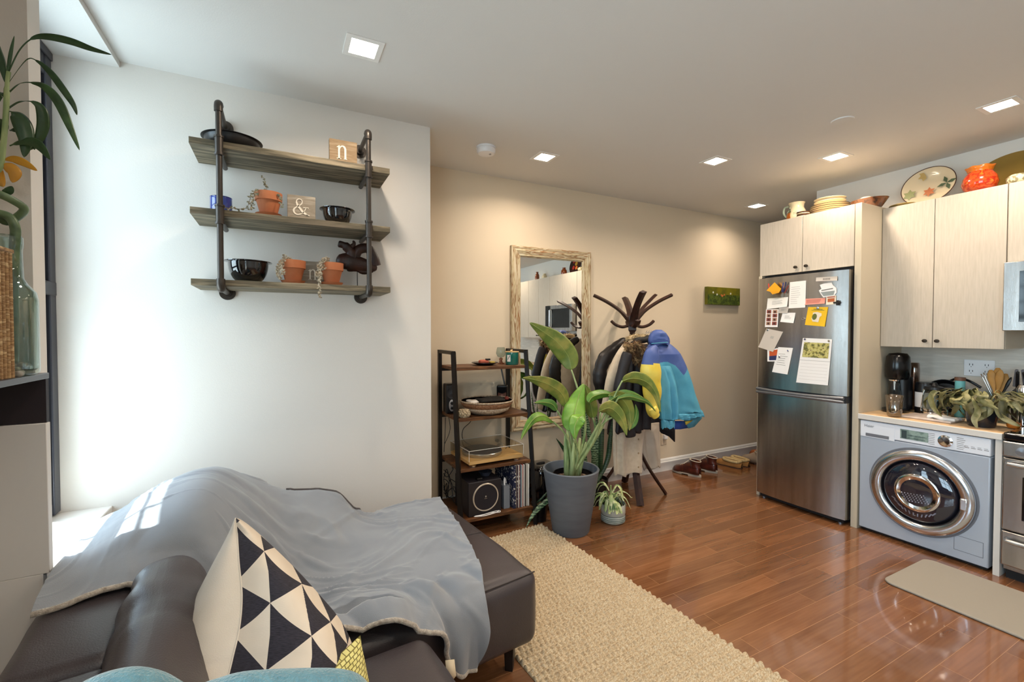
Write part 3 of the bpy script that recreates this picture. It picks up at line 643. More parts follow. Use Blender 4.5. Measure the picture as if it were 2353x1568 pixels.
def wrinkle(i, j, p):
    u = j/(NC-1); v = i/(NR-1); a, b_, z = p
    h = 0.0
    # long soft folds running off the cushion hump towards the chaise end, and the crumple near the seat
    d = noise.noise(Vector((a*2.2, b_*2.2, 3.0)))
    s1 = math.sin((b_*1.0 + a*0.25 + 0.10*d)*46)
    k1 = math.exp(-((a+1.0)/0.28)**2)*(0.35+0.65*max(0, 1-abs(b_-0.45)/0.4))
    h += 0.0050*s1*k1
    ca, sa = math.cos(R(-28+30*d)), math.sin(R(-28+30*d)); al, ac = a*ca+b_*sa, -a*sa+b_*ca
    r = 1-abs(noise.noise(Vector((al*2.4, ac*8.0, 1.7))))*3.2
    h += 0.010*max(0, r-0.25)**1.6*interp([(0,0.35),(0.45,0.5),(0.62,1.0),(1,0.8)], u)
    ca, sa = math.cos(R(55)), math.sin(R(55)); al2, ac2 = a*ca+b_*sa, -a*sa+b_*ca
    r3 = 1-abs(noise.noise(Vector((al2*2.6+5, ac2*9.5, 4.4))))*4.0
    h += 0.008*max(0, r3-0.35)**1.5*interp([(0,0.0),(0.5,0.2),(0.68,1.0),(1,0.7)], u)
    r2 = 1-abs(noise.noise(Vector((al*6+4, ac*19, 7.7))))*3.4
    h += 0.0030*max(0, r2-0.2)*interp([(0,0.2),(0.5,0.5),(0.7,1),(1,0.8)], u)*interp([(0,.7),(0.5,1),(1,1.2)], v)
    # heavy bunching where the hem meets the seat
    bn = math.exp(-((a+0.72)/0.22)**2)*max(0, v-0.5)*2
    h += 0.022*bn*abs(math.sin(a*17+b_*9+2*d)) + 0.016*math.exp(-((a+0.42)/0.2)**2)*math.exp(-((b_-0.06)/0.07)**2)*abs(math.sin(a*24+b_*5))
    h += 0.012*noise.noise(Vector((a*3, b_*3, 9)))*max(0,1-abs(v-0.5)*2)
    if v > 0.78 and u > 0.74: h += 0.010*math.sin(a*60)*(v-0.78)*4
    return h*2.1
P = []
for i in range(NR):
    row = []
    for j in range(NC):
        p = G[i][j]; du = G[i][min(j+1,NC-1)] - G[i][max(j-1,0)]; dv = G[min(i+1,NR-1)][j] - G[max(i-1,0)][j]
        n = dv.cross(du); n = n.normalized() if n.length > 1e-9 else Vector((0,0,1))
        if n.z < 0 and abs(n.z) > 0.3: n = -n
        if v_ := (i/(NR-1) > 0.8 and n.y > 0): n = -n
        row.append(SM @ (p + n*(0.006 + max(0, wrinkle(i, j, p)))))
    P.append(row)
blk = thing('throw_blanket', 'light grey fleece blanket draped over the back and chaise of the leather sofa', 'blanket', S(-0.7,0.5,0.44))
fleece_m = mat('grey_fleece', '#767b83', 0.85, sheen=0.4, bump=0.3, bscale=420, vary='#80858c', vscale=5)
pile_m = mat('fleece_pile', '#b3a99c', 0.95, sheen=0.5, bump=1.0, bscale=300, vary='#8d8377', vscale=90)
mk('cloth', M().grid(P), fleece_m, parent=blk, sharp=180, solid=0.007)
hem = [P[NR-1][j] + Vector((0,0,-0.004)) for j in range(0, NC, 2)]
mk('pile_edge', M().tube(hem, 0.0085, n=8), pile_m, parent=blk, sharp=180)
mk('pile_edge', M().tube([P[22][j] + Vector((0,0.004,0.004)) for j in range(int(NC*0.56), int(NC*0.775), 2)], 0.0065, n=8), mat('dark_pile','#4f4b4b',0.9,bump=1.0,bscale=300), parent=blk, sharp=180)
c = P[NR-1][int(NC*0.855)]
mk('care_tag', M().add([c+Vector((-0.016,-0.012,0.012)), c+Vector((0.016,-0.014,0.006)), c+Vector((0.019,-0.022,-0.045)), c+Vector((0.006,-0.02,-0.062)), c+Vector((-0.013,-0.018,-0.040))], [(0,1,2,3,4)]), mat('tag_cream','#e2d2b4',0.8), parent=blk, solid=0.002)

# ------------------------------------------------------------------ pillows
def cushion(m, T, N_, Rr, thick, n=26, pinch=0.06, fn=None):
    """square pillow with corners T, N_, Rr and the fourth; returns the two faces as grids"""
    T, N_, Rr = Vector(T), Vector(N_), Vector(Rr); B = N_ + Rr - T; nn = (N_-T).cross(Rr-T).normalized(); F_, K_ = [], []
    for i in range(n+1):
        rf, rk = [], []
        for j in range(n+1):
            u, v = i/n, j/n; x, y = 2*u-1, 2*v-1
            # edges draw in between the corners
            xx = x*(1-pinch*(1-y*y)); yy = y*(1-pinch*(1-x*x))
            c_ = T.lerp(N_, (xx+1)/2) + (Rr-T)*((yy+1)/2)
            t = thick*(max(0,(1-x*x))*max(0,(1-y*y)))**0.42
            t *= 1+0.05*noise.noise(Vector((x*2, y*2, 5)))
            rf.append(c_ + nn*t); rk.append(c_ - nn*t)
        F_.append(rf); K_.append(rk)
    return F_, K_
def tri_mat():
    m = bpy.data.materials.new('triangle_linen'); m.use_nodes = True; t = m.node_tree; b = t.nodes['Principled BSDF']; L = t.links
    uv = t.nodes.new('ShaderNodeUVMap'); uv.uv_map = 'UVMap'
    def mth(op, a, b_=None):
        n = t.nodes.new('ShaderNodeMath'); n.operation = op
        for k, q in enumerate((a, b_)):
            if q is None: continue
            if isinstance(q, (int, float)): n.inputs[k].default_value = q
            else: L.new(q, n.inputs[k])
        return n.outputs[0]
    sx = t.nodes.new('ShaderNodeSeparateXYZ'); L.new(uv.outputs[0], sx.inputs[0])
    U, V = sx.outputs[0], sx.outputs[1]
    fu = mth('FRACT', U); st = mth('FLOOR', U); ph = mth('MULTIPLY', st, 0.5)
    w_ = mth('FRACT', mth('ADD', mth('SUBTRACT', V, ph), 0.5)); d = mth('ABSOLUTE', mth('SUBTRACT', w_, 0.5))
    up = mth('LESS_THAN', d, mth('MULTIPLY', mth('SUBTRACT', 1.0, fu), 0.5))
    mp = t.nodes.new('ShaderNodeMapping'); mp.inputs['Scale'].default_value = (7, 90, 1); L.new(uv.outputs[0], mp.inputs[0])
    n2 = t.nodes.new('ShaderNodeTexNoise'); n2.inputs['Scale'].default_value = 1; L.new(mp.outputs[0], n2.inputs['Vector'])
    n1 = t.nodes.new('ShaderNodeTexNoise'); n1.inputs['Scale'].default_value = 1.5; L.new(uv.outputs[0], n1.inputs['Vector'])
    r1 = t.nodes.new('ShaderNodeValToRGB'); e = r1.color_ramp.elements; e[0].position = 0.35; e[0].color = (*hx('#1b181f'),1); e[1].position = 0.75; e[1].color = (*hx('#38333d'),1); L.new(n2.outputs[0], r1.inputs[0])
    r2 = t.nodes.new('ShaderNodeValToRGB'); e = r2.color_ramp.elements; e[0].color = (*hx('#cbbba6'),1); e[1].color = (*hx('#dbcebd'),1); L.new(n1.outputs[0], r2.inputs[0])
    x = t.nodes.new('ShaderNodeMixRGB'); L.new(up, x.inputs[0]); L.new(r2.outputs[0], x.inputs[1]); L.new(r1.outputs[0], x.inputs[2]); L.new(x.outputs[0], b.inputs['Base Color'])
    b.inputs['Roughness'].default_value = 0.9
    bp = t.nodes.new('ShaderNodeBump'); bp.inputs['Strength'].default_value = 0.3; bp.inputs['Distance'].default_value = 0.001; L.new(n2.outputs[0], bp.inputs['Height']); L.new(bp.outputs[0], b.inputs['Normal'])
    return m
def set_uv(o, nu, nv):
    me = o.data; uv = me.uv_layers.new(name='UVMap')
    for p in me.polygons:
        for li in p.loop_indices:
            vi = me.loops[li].vertex_index; uv.data[li].uv = (1-(vi//(nv+1))/nu, (vi % (nv+1))/nv)
linen_m = mat('cream_linen', '#d3c8b9', 0.9, bump=0.3, bscale=400, vary='#c8bcab', vscale=5)
def triangle_pillow():
    T_ = [(0,1192),(0.06,1225),(0.16,1300),(0.30,1385),(0.45,1460),(0.60,1530),(0.8,1640),(1.0,1760)]
    def crv(tab, t):
        k = len(tab)-1; x = t*k; i = min(int(x), k-1); f_ = x-i
        p = [Vector((*tab[max(min(j,k),0)], 0)) for j in (i-1,i,i+1,i+2)]
        q = 0.5*((2*p[1])+(p[2]-p[0])*f_+(2*p[0]-5*p[1]+4*p[2]-p[3])*f_*f_+(3*p[1]-p[0]-3*p[2]+p[3])*f_**3); return q.x, q.y
    SE = [(541,1192),(545,1225),(549,1290),(556,1370),(550,1445),(533,1520),(505,1640),(490,1760)]     # side seam facing the viewer
    RO = [(543,1191),(600,1232),(672,1300),(735,1368),(785,1430),(815,1500),(838,1620),(845,1760)]     # far right contour
    LO = [(539,1193),(522,1232),(480,1312),(438,1395),(405,1470),(388,1550),(378,1650),(375,1760)]     # left contour
    DE = [1.30,1.27,1.20,1.13,1.07,1.02,0.95,0.90]
    f = Vector((math.sin(YAW)*math.cos(PITCH), math.cos(YAW)*math.cos(PITCH), -math.sin(PITCH))); r = Vector((math.cos(YAW), -math.sin(YAW), 0)); u = r.cross(f)
    def P3(x, y, d): return Vector((0,0,EYE)) + (f + r*((x-1176.5)/FPX) - u*((y-784)/FPX))*d
    n = 90; pat, pla, px = [], [], []
    for i in range(n+1):
        t = i/n; d = interp([(k/7, v) for k, v in enumerate(DE)], t); s_ = min(1, 3.2*t)**0.6
        a, b, c = crv(SE, t), crv(RO, t), crv(LO, t)
        row, rp = [], []
        for j in range(61):
            q = j/60; qq = q; x = lerp(a[0], b[0], math.sin(qq*PI/2)**1.0); y = lerp(a[1], b[1], math.sin(qq*PI/2))
            dd = d + 0.01 - 0.035*s_*math.sin(PI*min(1, q*1.25))**1 + 0.11*s_*q**3
            row.append(P3(x, y, dd)); rp.append((x, y))
        pat.append(row); px.append(rp)
        rw = []
        for j in range(17):
            q = j/16; sc = math.sin(q*PI/2); x = lerp(a[0], c[0], sc); y = lerp(a[1], c[1], sc); rw.append(P3(x, y, d + 0.01 - 0.02*s_*math.sin(PI*min(1,q*1.2)) + 0.09*s_*q**3))
        e0, e1 = rw[-1], row[-1]; mid = (e0+e1)/2 + f*(0.10*s_) - Vector((0,0,0.0))
        for j in range(1, 13):
            q = j/12; rw.append((1-q)**2*e0 + 2*q*(1-q)*mid + q*q*e1)
        pla.append(rw)
    return pat, pla, px
pat, pla, ppx = triangle_pillow()
pil = thing('triangle_cushion', 'large cream cushion patterned with black triangles, standing on the sofa', 'cushion', (pla[-1][0]+pat[-1][-1])/2)
SEAM = [[(540,1150),(541,1192),(540,1300),(541,1385),(535,1450),(522,1543),(500,1760)],
        [(590,1190),(603,1247),(617,1314),(621,1385),(620,1460),(611,1543),(590,1760)],
        [(640,1250),(660,1275),(694,1341),(716,1460),(718,1502),(714,1541),(700,1760)],
        [(690,1300),(731,1363),(756,1418),(768,1457),(775,1504),(776,1560),(770,1760)],
        [(720,1340),(760,1385),(777,1409),(788,1437),(798,1477),(808,1540),(812,1760)],
        [(730,1340),(775,1390),(794,1425),(808,1460),(818,1510),(828,1570),(834,1760)],
        [(740,1340),(790,1390),(810,1430),(825,1470),(838,1520),(845,1570),(850,1760)]]
NODE = [[(-0.5,1120),(0.5,1205),(1.5,1340),(2.5,1458),(3.5,1610),(4.5,1770)], [(0,1150),(1,1267),(2,1386),(3,1543),(4,1700)], [(0.5,1255),(1.5,1342),(2.5,1462),(3.5,1610),(4.5,1760)],
        [(0,1280),(1,1350),(2,1430),(3,1530),(4,1640)], [(0.5,1350),(1.5,1409),(2.5,1482),(3.5,1575),(4.5,1690)], [(1,1385),(2,1450),(3,1520),(4,1610)], [(1,1380),(2,1450),(3,1520),(4,1610)]]
def tuv(x, y):
    xs = [interp([(b_, a_) for a_, b_ in s_], y) for s_ in SEAM]
    k = 0
    while k < len(xs)-2 and x > xs[k+1]: k += 1
    f_ = max(0, min(0.999, (x-xs[k])/max(1e-6, xs[k+1]-xs[k])))
    v0 = interp([(b_, a_) for a_, b_ in NODE[k]], y); v1 = interp([(b_, a_) for a_, b_ in NODE[k+1]], y)
    return k+f_, lerp(v0, v1, f_)
o = mk('patterned_face', M().grid(pat), tri_mat(), parent=pil, sharp=180)
uvl = o.data.uv_layers.new(name='UVMap')
for p_ in o.data.polygons:
    for li in p_.loop_indices:
        vi = o.data.loops[li].vertex_index; uvl.data[li].uv = tuv(*ppx[vi//61][vi%61])
mk('plain_face', M().grid(pla), linen_m, parent=pil, sharp=180)
mk('piping', M().tube([r_[0] for r_ in pat], 0.0025, n=6), linen_m, parent=pil, sharp=180)
# yellow crochet pillow
def crochet():
    m = bpy.data.materials.new('yellow_crochet'); m.use_nodes = True; t = m.node_tree; b = t.nodes['Principled BSDF']; L = t.links
    uv = t.nodes.new('ShaderNodeUVMap'); uv.uv_map = 'UVMap'
    br = t.nodes.new('ShaderNodeTexBrick'); br.inputs['Scale'].default_value = 1; br.inputs['Brick Width'].default_value = 0.046; br.inputs['Row Height'].default_value = 0.036
    br.inputs['Mortar Size'].default_value = 0.004; br.inputs['Mortar Smooth'].default_value = 1.0; br.inputs['Color1'].default_value = (*hx('#d9cf86'),1); br.inputs['Color2'].default_value = (*hx('#cfc377'),1); br.inputs['Mortar'].default_value = (*hx('#a8934a'),1)
    L.new(uv.outputs[0], br.inputs[0]); L.new(br.outputs[0], b.inputs['Base Color']); b.inputs['Roughness'].default_value = 0.9
    bp = t.nodes.new('ShaderNodeBump'); bp.invert = True; bp.inputs['Strength'].default_value = 1.0; bp.inputs['Distance'].default_value = 0.006; L.new(br.outputs['Fac'], bp.inputs['Height']); L.new(bp.outputs[0], b.inputs['Normal'])
    return m
cr = crochet()
YEL_T, YEL_N, YEL_R = at(828,1460,'Z',0.66), at(560,1690,'Z',0.60), at(872,1700,'Z',0.46)
F_, K_ = cushion(None, YEL_T, YEL_N, YEL_R, 0.075, pinch=0.03)
pil = thing('crochet_cushion', 'yellow crocheted cushion corner poking up beside the triangle cushion', 'cushion', (Vector(YEL_N)+Vector(YEL_R))/2)
o = mk('front_face', M().grid(F_), cr, parent=pil, sharp=180); set_uv(o, 26, 26)
o = mk('back_face', M().grid(K_[::-1]), cr, parent=pil, sharp=180); set_uv(o, 26, 26)
# teal fleece bundle nearest the viewer
teal_m = mat('teal_fleece', '#4c7682', 0.95, sheen=0.6, bump=0.9, bscale=260, vary='#58848f', vscale=60)
m = M()
rid = [(150,1600),(205,1568),(255,1549),(310,1541),(365,1553),(430,1585),(490,1570),(550,1553),(620,1547),(700,1544),(770,1545),(815,1557),(845,1590)]
TE = []
for k, (dy, dz) in enumerate(((-0.26,0.0),(-0.24,0.5),(-0.14,0.80),(-0.05,0.95),(0,1.0),(0.035,0.86),(0.07,0.62),(0.10,0.3),(0.11,0.0))):
    row = []
    for (x, y) in rid:
        p = at(x, y, 'Y', 0.66); z = 0.44 + (p.z-0.004-0.44)*dz; row.append(Vector((p.x*(1+0.0*dy), 0.66+dy, z)))
    TE.append(row)
TE = [list(c) for c in zip(*[catmull(list(c), 3) for c in zip(*TE)])]
m.grid([catmull(r, 10) for r in TE])
tag(mk('teal_throw', m, teal_m, sharp=180, solid=0.02, subsurf=1), 'teal fleece throw bunched up in front of the cushions at the bottom edge', 'blanket')

# ------------------------------------------------------------------ rug
def rug():
    import numpy as np
    x0, x1, y0, y1 = -0.25, 0.607, -2.6, 0.925                      # rug frame
    nx, ny = 230, 0
    X = np.arange(x0, x1+1e-6, 0.0038); Y = np.arange(y0, y1+1e-6, 0.0038)
    XX, YY = np.meshgrid(X, Y, indexing='ij')
    row = 0.033; k = np.floor(YY/row); ph = (k % 2)*0.5
    sy = np.sin(np.pi*(YY/row - k)); sx = np.abs(np.sin(np.pi*(XX/0.026 + ph + 0.15*np.sin(k*2.1))))
    rng = np.random.RandomState(3); jit = rng.rand(*XX.shape)
    lo = rng.rand(XX.shape[0]//5+2, XX.shape[1]//6+2)[np.arange(XX.shape[0])[:,None]//5, np.arange(XX.shape[1])[None,:]//6]
    Z = 0.003 + 0.019*sy**0.8*(0.35+0.65*sx**0.8)*(0.75+0.35*lo) + 0.0010*jit
    e = 0.008*np.sin(2*np.pi*YY/row)
    XX = XX + np.where(XX > x1-0.01, np.abs(np.sin(np.pi*YY/row))*0.006, 0)
    edge = np.minimum.reduce([XX-x0, x1-XX, YY-y0, y1-YY]); Z = np.where(edge < 0.003, 0.001, Z)
    n, mY = XX.shape; vs = np.stack([XX, YY, Z], -1).reshape(-1, 3)
    i, j = np.meshgrid(np.arange(n-1), np.arange(mY-1), indexing='ij'); a = (i*mY+j).ravel()
    f = np.stack([a, a+mY, a+mY+1, a+1], -1)
    me = bpy.data.meshes.new('jute_rug'); me.vertices.add(len(vs)); me.vertices.foreach_set('co', vs.ravel())
    me.loops.add(f.size); me.loops.foreach_set('vertex_index', f.ravel().astype(np.int32)); me.polygons.add(len(f)); me.polygons.foreach_set('loop_start', np.arange(0, f.size, 4, dtype=np.int32))
    me.update(calc_edges=True); me.shade_smooth()
    o = bpy.data.objects.new('jute_rug', me); COL.objects.link(o); o.location = (1.12, 1.80, 0.0005); o.rotation_euler = (0, 0, R(4.2))
    me.materials.append(mat('jute', '#8f7453', 0.95, vary=['#aa9475','#bcab8e','#cbbfa7'], vscale=120, vstretch=(1,2.2,1), vdetail=2, vlo=0.25, vhi=0.70, bump=0.3, bscale=420, bstretch=(1,3,1)))
    tag(o, 'chunky woven jute rug on the wood floor in front of the sofa', 'rug')
rug()
# ------------------------------------------------------------------ pipe shelf on the left wall
board_m = mat('weathered_board', '#6f6351', 0.7, vary=['#57503f','#857963','#9a8d75'], vscale=3.5, vstretch=(1.2, 14, 14), vdetail=7, vlo=0.3, vhi=0.72, bump=0.4, bscale=30, bstretch=(1,20,20))
ps = thing('pipe_shelf', 'wall shelf of three weathered boards on black iron pipes', 'shelf', (0.086, 2.55, 1.60))
BZ = [2.256, 1.950, 1.634]; PX = [-0.236, 0.409]; PY = 2.402
for z in BZ: mk('board', M().box(-0.350, 0.520, 2.418, 2.686, z-0.030, z), board_m, parent=ps, bevel=0.002)
for x in PX:
    m = M(); r = 0.0125
    m.tube([(x,PY,1.605),(x,PY,2.405)], r, n=16); 
    m.tube(catmull([(x,PY,2.38),(x,PY,2.405),(x,PY+0.012,2.418),(x,PY+0.03,2.418)],5), 0.0175, n=16)
    m.tube([(x,PY+0.02,2.418),(x,2.686,2.418)], r*0.9, n=16)
    m.tube(catmull([(x,PY,1.635),(x,PY,1.612),(x,PY+0.012,1.594),(x,PY+0.035,1.594)],5), 0.0175, n=16)
    m.tube([(x,PY+0.02,1.594),(x,2.686,1.594)], r, n=16)
    mk('upright_pipe', m, pipe_m, parent=ps, sharp=60)
    for z in BZ[:2]:
        m = M(); m.tube([(x,PY,z-0.066),(x,PY,z+0.012)], 0.0165, n=16)
        for zz in (z-0.066, z+0.012): m.tube([(x,PY,zz-0.004),(x,PY,zz+0.004)], 0.0195, n=16)
        m.tube([(x,PY,z-0.045),(x,2.66,z-0.045)], 0.0115, n=14); mk('tee_bracket', m, pipe_m, parent=ps, sharp=60)
    for zz in (2.418, 1.594):
        m = M(); m.tube([(x,2.689,zz),(x,2.681,zz)], 0.036, n=24); m.tube([(x,2.681,zz),(x,2.665,zz)], 0.02, n=16); mk('flange', m, pipe_m, parent=ps, sharp=60)
def bowl(name, label, cat, c, r, h, mt, foot=0.45, lip=0.0, group=None):
    prof = [(0,0.002),(r*foot,0.002),(r*foot,0.0),(r*foot+0.002,0.004)] + [(r*(foot+(1-foot)*math.sin(PI/2*t)**0.9), h*(1-math.cos(PI/2*t))**0.9*0.94) for t in [k/8 for k in range(1,9)]]
    prof += [(r+lip,h*0.97),(r+lip,h),(r-0.004,h),(r-0.006,h*0.94)] + [(r*(foot+(1-foot)*math.sin(PI/2*t)**0.9)-0.006, max(0.008,h*(1-math.cos(PI/2*t))**0.9*0.94)) for t in [k/8 for k in range(7,0,-1)]] + [(0,0.008)]
    return tag(mk(name, M().lathe(prof, c, n=40), mt, sharp=50), label, cat, group)
bowl('enamel_bowl', 'large shallow black bowl on the top board of the pipe shelf', 'bowl', (-0.195, 2.545, 2.2565), 0.115, 0.055, mat('black_satin','#1c1a1b',0.35), 0.55, 0.012)
bowl('enamel_bowl', 'small glossy black bowl on the middle board of the pipe shelf', 'bowl', (0.268, 2.495, 1.9505), 0.072, 0.076, black_gloss_m, 0.5, 0.014)
bowl('enamel_bowl', 'deep glossy black bowl on the lowest board of the pipe shelf', 'bowl', (-0.134, 2.51, 1.6345), 0.086, 0.098, black_gloss_m, 0.42, 0.016)
blk_wood = mat('block_wood', '#9d866a', 0.75, vary=['#8b7355','#ab967a'], vscale=4, vstretch=(2,2,18), vlo=0.3, vhi=0.7)
blk_grey = mat('block_wood_grey', '#a39888', 0.75, vary=['#8d8272','#b3a999'], vscale=4, vstretch=(2,2,18), vlo=0.3, vhi=0.7)
cream_m = mat('letter_cream', '#ece4d4', 0.7)
def stroke(m, pts, w, o, s, th):
    """flat brush stroke of varying width in the XZ plane, facing -Y"""
    k = len(pts); L_, R_ = [], []
    for i, (x, z) in enumerate(pts):
        a = pts[max(i-1,0)]; b = pts[min(i+1,k-1)]; dx, dz = b[0]-a[0], b[1]-a[1]; l = math.hypot(dx, dz) or 1
        wi = (w[i] if isinstance(w, (list,tuple)) else w)/2; nx_, nz_ = -dz/l*wi, dx/l*wi
        L_.append(Vector((o[0]+(x+nx_)*s, o[1], o[2]+(z+nz_)*s))); R_.append(Vector((o[0]+(x-nx_)*s, o[1], o[2]+(z-nz_)*s)))
    h = Vector((0,-th,0)); m.grid([L_, R_]); m.grid([[p+h for p in L_], [p+h for p in R_]])
    m.grid([L_, [p+h for p in L_]]); m.grid([R_, [p+h for p in R_]])
    return m
def arc(cx, cz, rx, rz, a0, a1, n=14): return [(cx+rx*math.cos(R(a0+(a1-a0)*i/n)), cz+rz*math.sin(R(a0+(a1-a0)*i/n))) for i in range(n+1)]
def glyph_n(m, o, s, humps=1):
    bar = lambda x0,x1,z0,z1: m.box(o[0]+x0*s, o[0]+x1*s, o[1]-0.002, o[1], o[2]+z0*s, o[2]+z1*s)
    bar(0.10,0.22,0,0.96); bar(0.0,0.32,0,0.05); m.prism([(0.0,0.86),(0.22,1.0),(0.22,0.90),(0.03,0.82)], (o[0],o[1],o[2]), (s,0,0),(0,0,s),(0,-0.002,0))
    for k in range(humps):
        x = 0.22+0.48*k
        stroke(m, [(x-0.02,0.70)] + arc(x+0.19, 0.70, 0.19, 0.26, 160, 0, 12) + [(x+0.38,0.02)], [0.05]*3+[0.09]*5+[0.13]*7, o, s, 0.002)
        bar(x+0.26, x+0.50, 0, 0.05)
def block(label, x0, x1, z, h, mt, kind, yy=2.50, tilt=0):
    t = thing('letter_block', label, 'block', ((x0+x1)/2, yy+0.02, z))
    mk('block', M().box(x0, x1, yy, yy+0.028, z+0.0005, z+h), mt, parent=t, bevel=0.0015)
    m = M(); w_ = x1-x0
    if kind == 'n': glyph_n(m, (x0+w_*0.26, yy-0.0002, z+h*0.27), h*0.52)
    elif kind == 'm': glyph_n(m, (x0+w_*0.28, yy-0.0002, z+h*0.26), h*0.42, 2)
    else:
        o = (x0+w_*0.17, yy-0.0002, z+h*0.24); s = h*0.64
        stroke(m, [(0.86,0.02),(0.60,0.18),(0.30,0.58),(0.24,0.76)] + arc(0.40,0.82,0.16,0.15,180,0,10) + [(0.53,0.70),(0.40,0.58),(0.20,0.44)] + arc(0.30,0.24,0.22,0.22,150,300,10) + [(0.56,0.10),(0.70,0.30),(0.76,0.46)],
               [0.10,0.13,0.12,0.09]+[0.05]*11+[0.06,0.06,0.07]+[0.09]*6+[0.07]*5+[0.05,0.045,0.04], o, s, 0.002)
        stroke(m, [(0.60,0.475),(0.92,0.475)], 0.045, o, s, 0.002); stroke(m, [(0.76,0.03),(0.96,0.03)], 0.05, o, s, 0.002)
    mk('letter', m, cream_m, parent=t)
    return t
block('wooden block with a cream letter n on the top board', 0.232, 0.368, 2.2565, 0.135, blk_wood, 'n')
block('wooden block with a cream ampersand on the middle board', 0.036, 0.164, 1.9505, 0.128, blk_grey, '&')
block('pale wooden letter block half hidden between the two terracotta pots', 0.098, 0.215, 1.6345, 0.128, blk_grey, 'm', 2.56)
dry_m = mat('dried_leaves', '#9a8f78', 0.9, vary='#6d6a52', vscale=60); dryw_m = mat('dried_pale_leaves', '#b9ab94', 0.9, vary='#8f7d66', vscale=60)
def terracotta(label, c, r, h, strands):
    t = thing('terracotta_pot', label, 'potted plant', c)
    c = Vector(c)
    mk('pot', M().lathe([(0,0.012),(r*0.62,0.012),(r*0.90,h*0.66),(r,h*0.66),(r*1.02,h),(r*0.93,h),(r*0.86,h*0.8),(0,h*0.8)], c, n=32), terra_m, parent=t)
    mk('saucer', M().lathe([(0,0.0005),(r*0.82,0.0005),(r*0.98,0.014),(r*0.93,0.014),(r*0.80,0.006),(0,0.006)], c, n=32), terra_m, parent=t)
    mk('soil', M().lathe([(0,h*0.86),(r*0.9,h*0.84)], c, n=20), soil_m, parent=t)
    rnd = random.Random(strands[0]); m = M(); l = M()
    for pts in strands[1]:
        P_ = catmull([c + Vector(p) for p in pts], 6); m.tube(P_, 0.0011, n=5)
        for q in P_[2:]:
            for _ in range(strands[2]):
                d = Vector((rnd.uniform(-1,1), rnd.uniform(-1,0.4), rnd.uniform(-1,0.6))).normalized()*rnd.uniform(0.008,0.016); s_ = d.cross(Vector((0.3,1,0.2))).normalized()
                b_ = q + Vector((rnd.uniform(-1,1),rnd.uniform(-1,1),rnd.uniform(-1,1)))*0.004
                leaf(l, [b_, b_+d*0.5, b_+d], lambda t_: 0.0045*math.sin(PI*min(1,t_+0.12)), s_, 0.4, 1)
    mk('dried_stems', m, mat('dried_stem','#6e5f45',0.9), parent=t); mk('dried_leaves', l, strands[3], parent=t, sharp=180)
    return t
terracotta('terracotta pot with a withered trailing succulent on the middle board', (-0.045,2.485,1.9505), 0.059, 0.115,
    (1, [[(0,0,.1),(-.01,0,.15),(-.02,0,.19)], [(-.02,-.02,.1),(-.05,-.05,.11),(-.062,-.07,.06),(-.07,-.06,.02)], [(.03,-.03,.1),(.05,-.06,.09),(.055,-.07,.04)], [(-.02,-.02,.1),(-.065,-.05,.09),(-.09,-.06,.02),(-.15,-.06,.012),(-.20,-.05,.012)]], 2, dry_m))
terracotta('left terracotta pot of the lowest board, dried pale plant spilling over its rim', (0.058,2.475,1.6345), 0.057, 0.112,
    (2, [[(-.01,-.01,.1),(-.04,-.04,.115),(-.062,-.06,.06)], [(-.02,0,.1),(-.055,-.03,.10),(-.068,-.05,.05),(-.06,-.06,.02)], [(0,0,.1),(-.02,-.03,.12),(-.05,-.06,.09),(-.045,-.07,.04)], [(-.02,0,.1),(-.04,-.02,.13)]], 4, dryw_m))
terracotta('right terracotta pot of the lowest board, dried plant trailing below the board', (0.236,2.475,1.6345), 0.056, 0.112,
    (3, [[(-.01,-.01,.1),(-.04,-.04,.115),(-.062,-.06,.06)], [(-.02,0,.1),(-.055,-.03,.11),(-.07,-.05,.05),(-.06,-.06,.02)], [(0,0,.1),(-.03,-.03,.135),(-.05,-.06,.10)], [(-.03,-.04,.1),(-.06,-.085,.05),(-.068,-.105,-.01),(-.065,-.105,-.07)]], 4, dryw_m))
mg = thing('blue_cup', 'cobalt blue glazed handleless cup behind the left pipe', 'cup', (-0.243, 2.53, 1.9505))
mk('body', M().lathe([(0,0.001),(0.042,0.001),(0.045,0.006),(0.045,0.078),(0.041,0.078),(0.040,0.01),(0,0.01)], (-0.243,2.53,1.9505)), mat('cobalt_glaze','#1d3486',0.08,coat=1.0), parent=mg)
mk('rim', M().tube([(-0.243+0.043*math.cos(a*PI/16),2.53+0.043*math.sin(a*PI/16),2.0285) for a in range(33)], 0.0025, n=6), mat('cobalt_rim','#18205a',0.2), parent=mg)
# carved driftwood figure on a thin stand
dw = thing('carved_figure', 'dark carved wooden figure on a thin black stand behind the right pipe', 'sculpture', (0.376,2.545,1.6345))
mk('stand', M().box(0.345,0.40,2.52,2.58,1.6345,1.642).tube([(0.372,2.55,1.64),(0.372,2.55,1.73)], 0.0022, n=6), black_m, parent=dw)
m = M(); rosew = mat('dark_carved_wood','#3a1d14',0.45,vary='#1c0e0a',vscale=14,bump=0.8,bscale=30)
m.tube(catmull([(0.275,2.55,1.745),(0.31,2.55,1.77),(0.36,2.55,1.765),(0.42,2.55,1.755),(0.475,2.55,1.745)],5), [0.014,0.022,0.032,0.040,0.046,0.046,0.048,0.05,0.05,0.048,0.044,0.042,0.042,0.04,0.038,0.034,0.030,0.026,0.024,0.018,0.01], n=10, flat=0.6)
m.tube(catmull([(0.35,2.55,1.77),(0.34,2.545,1.82),(0.31,2.54,1.852),(0.275,2.54,1.862)],5), [0.03]*6+[0.024]*5+[0.018]*4+[0.012], n=10, flat=0.7)
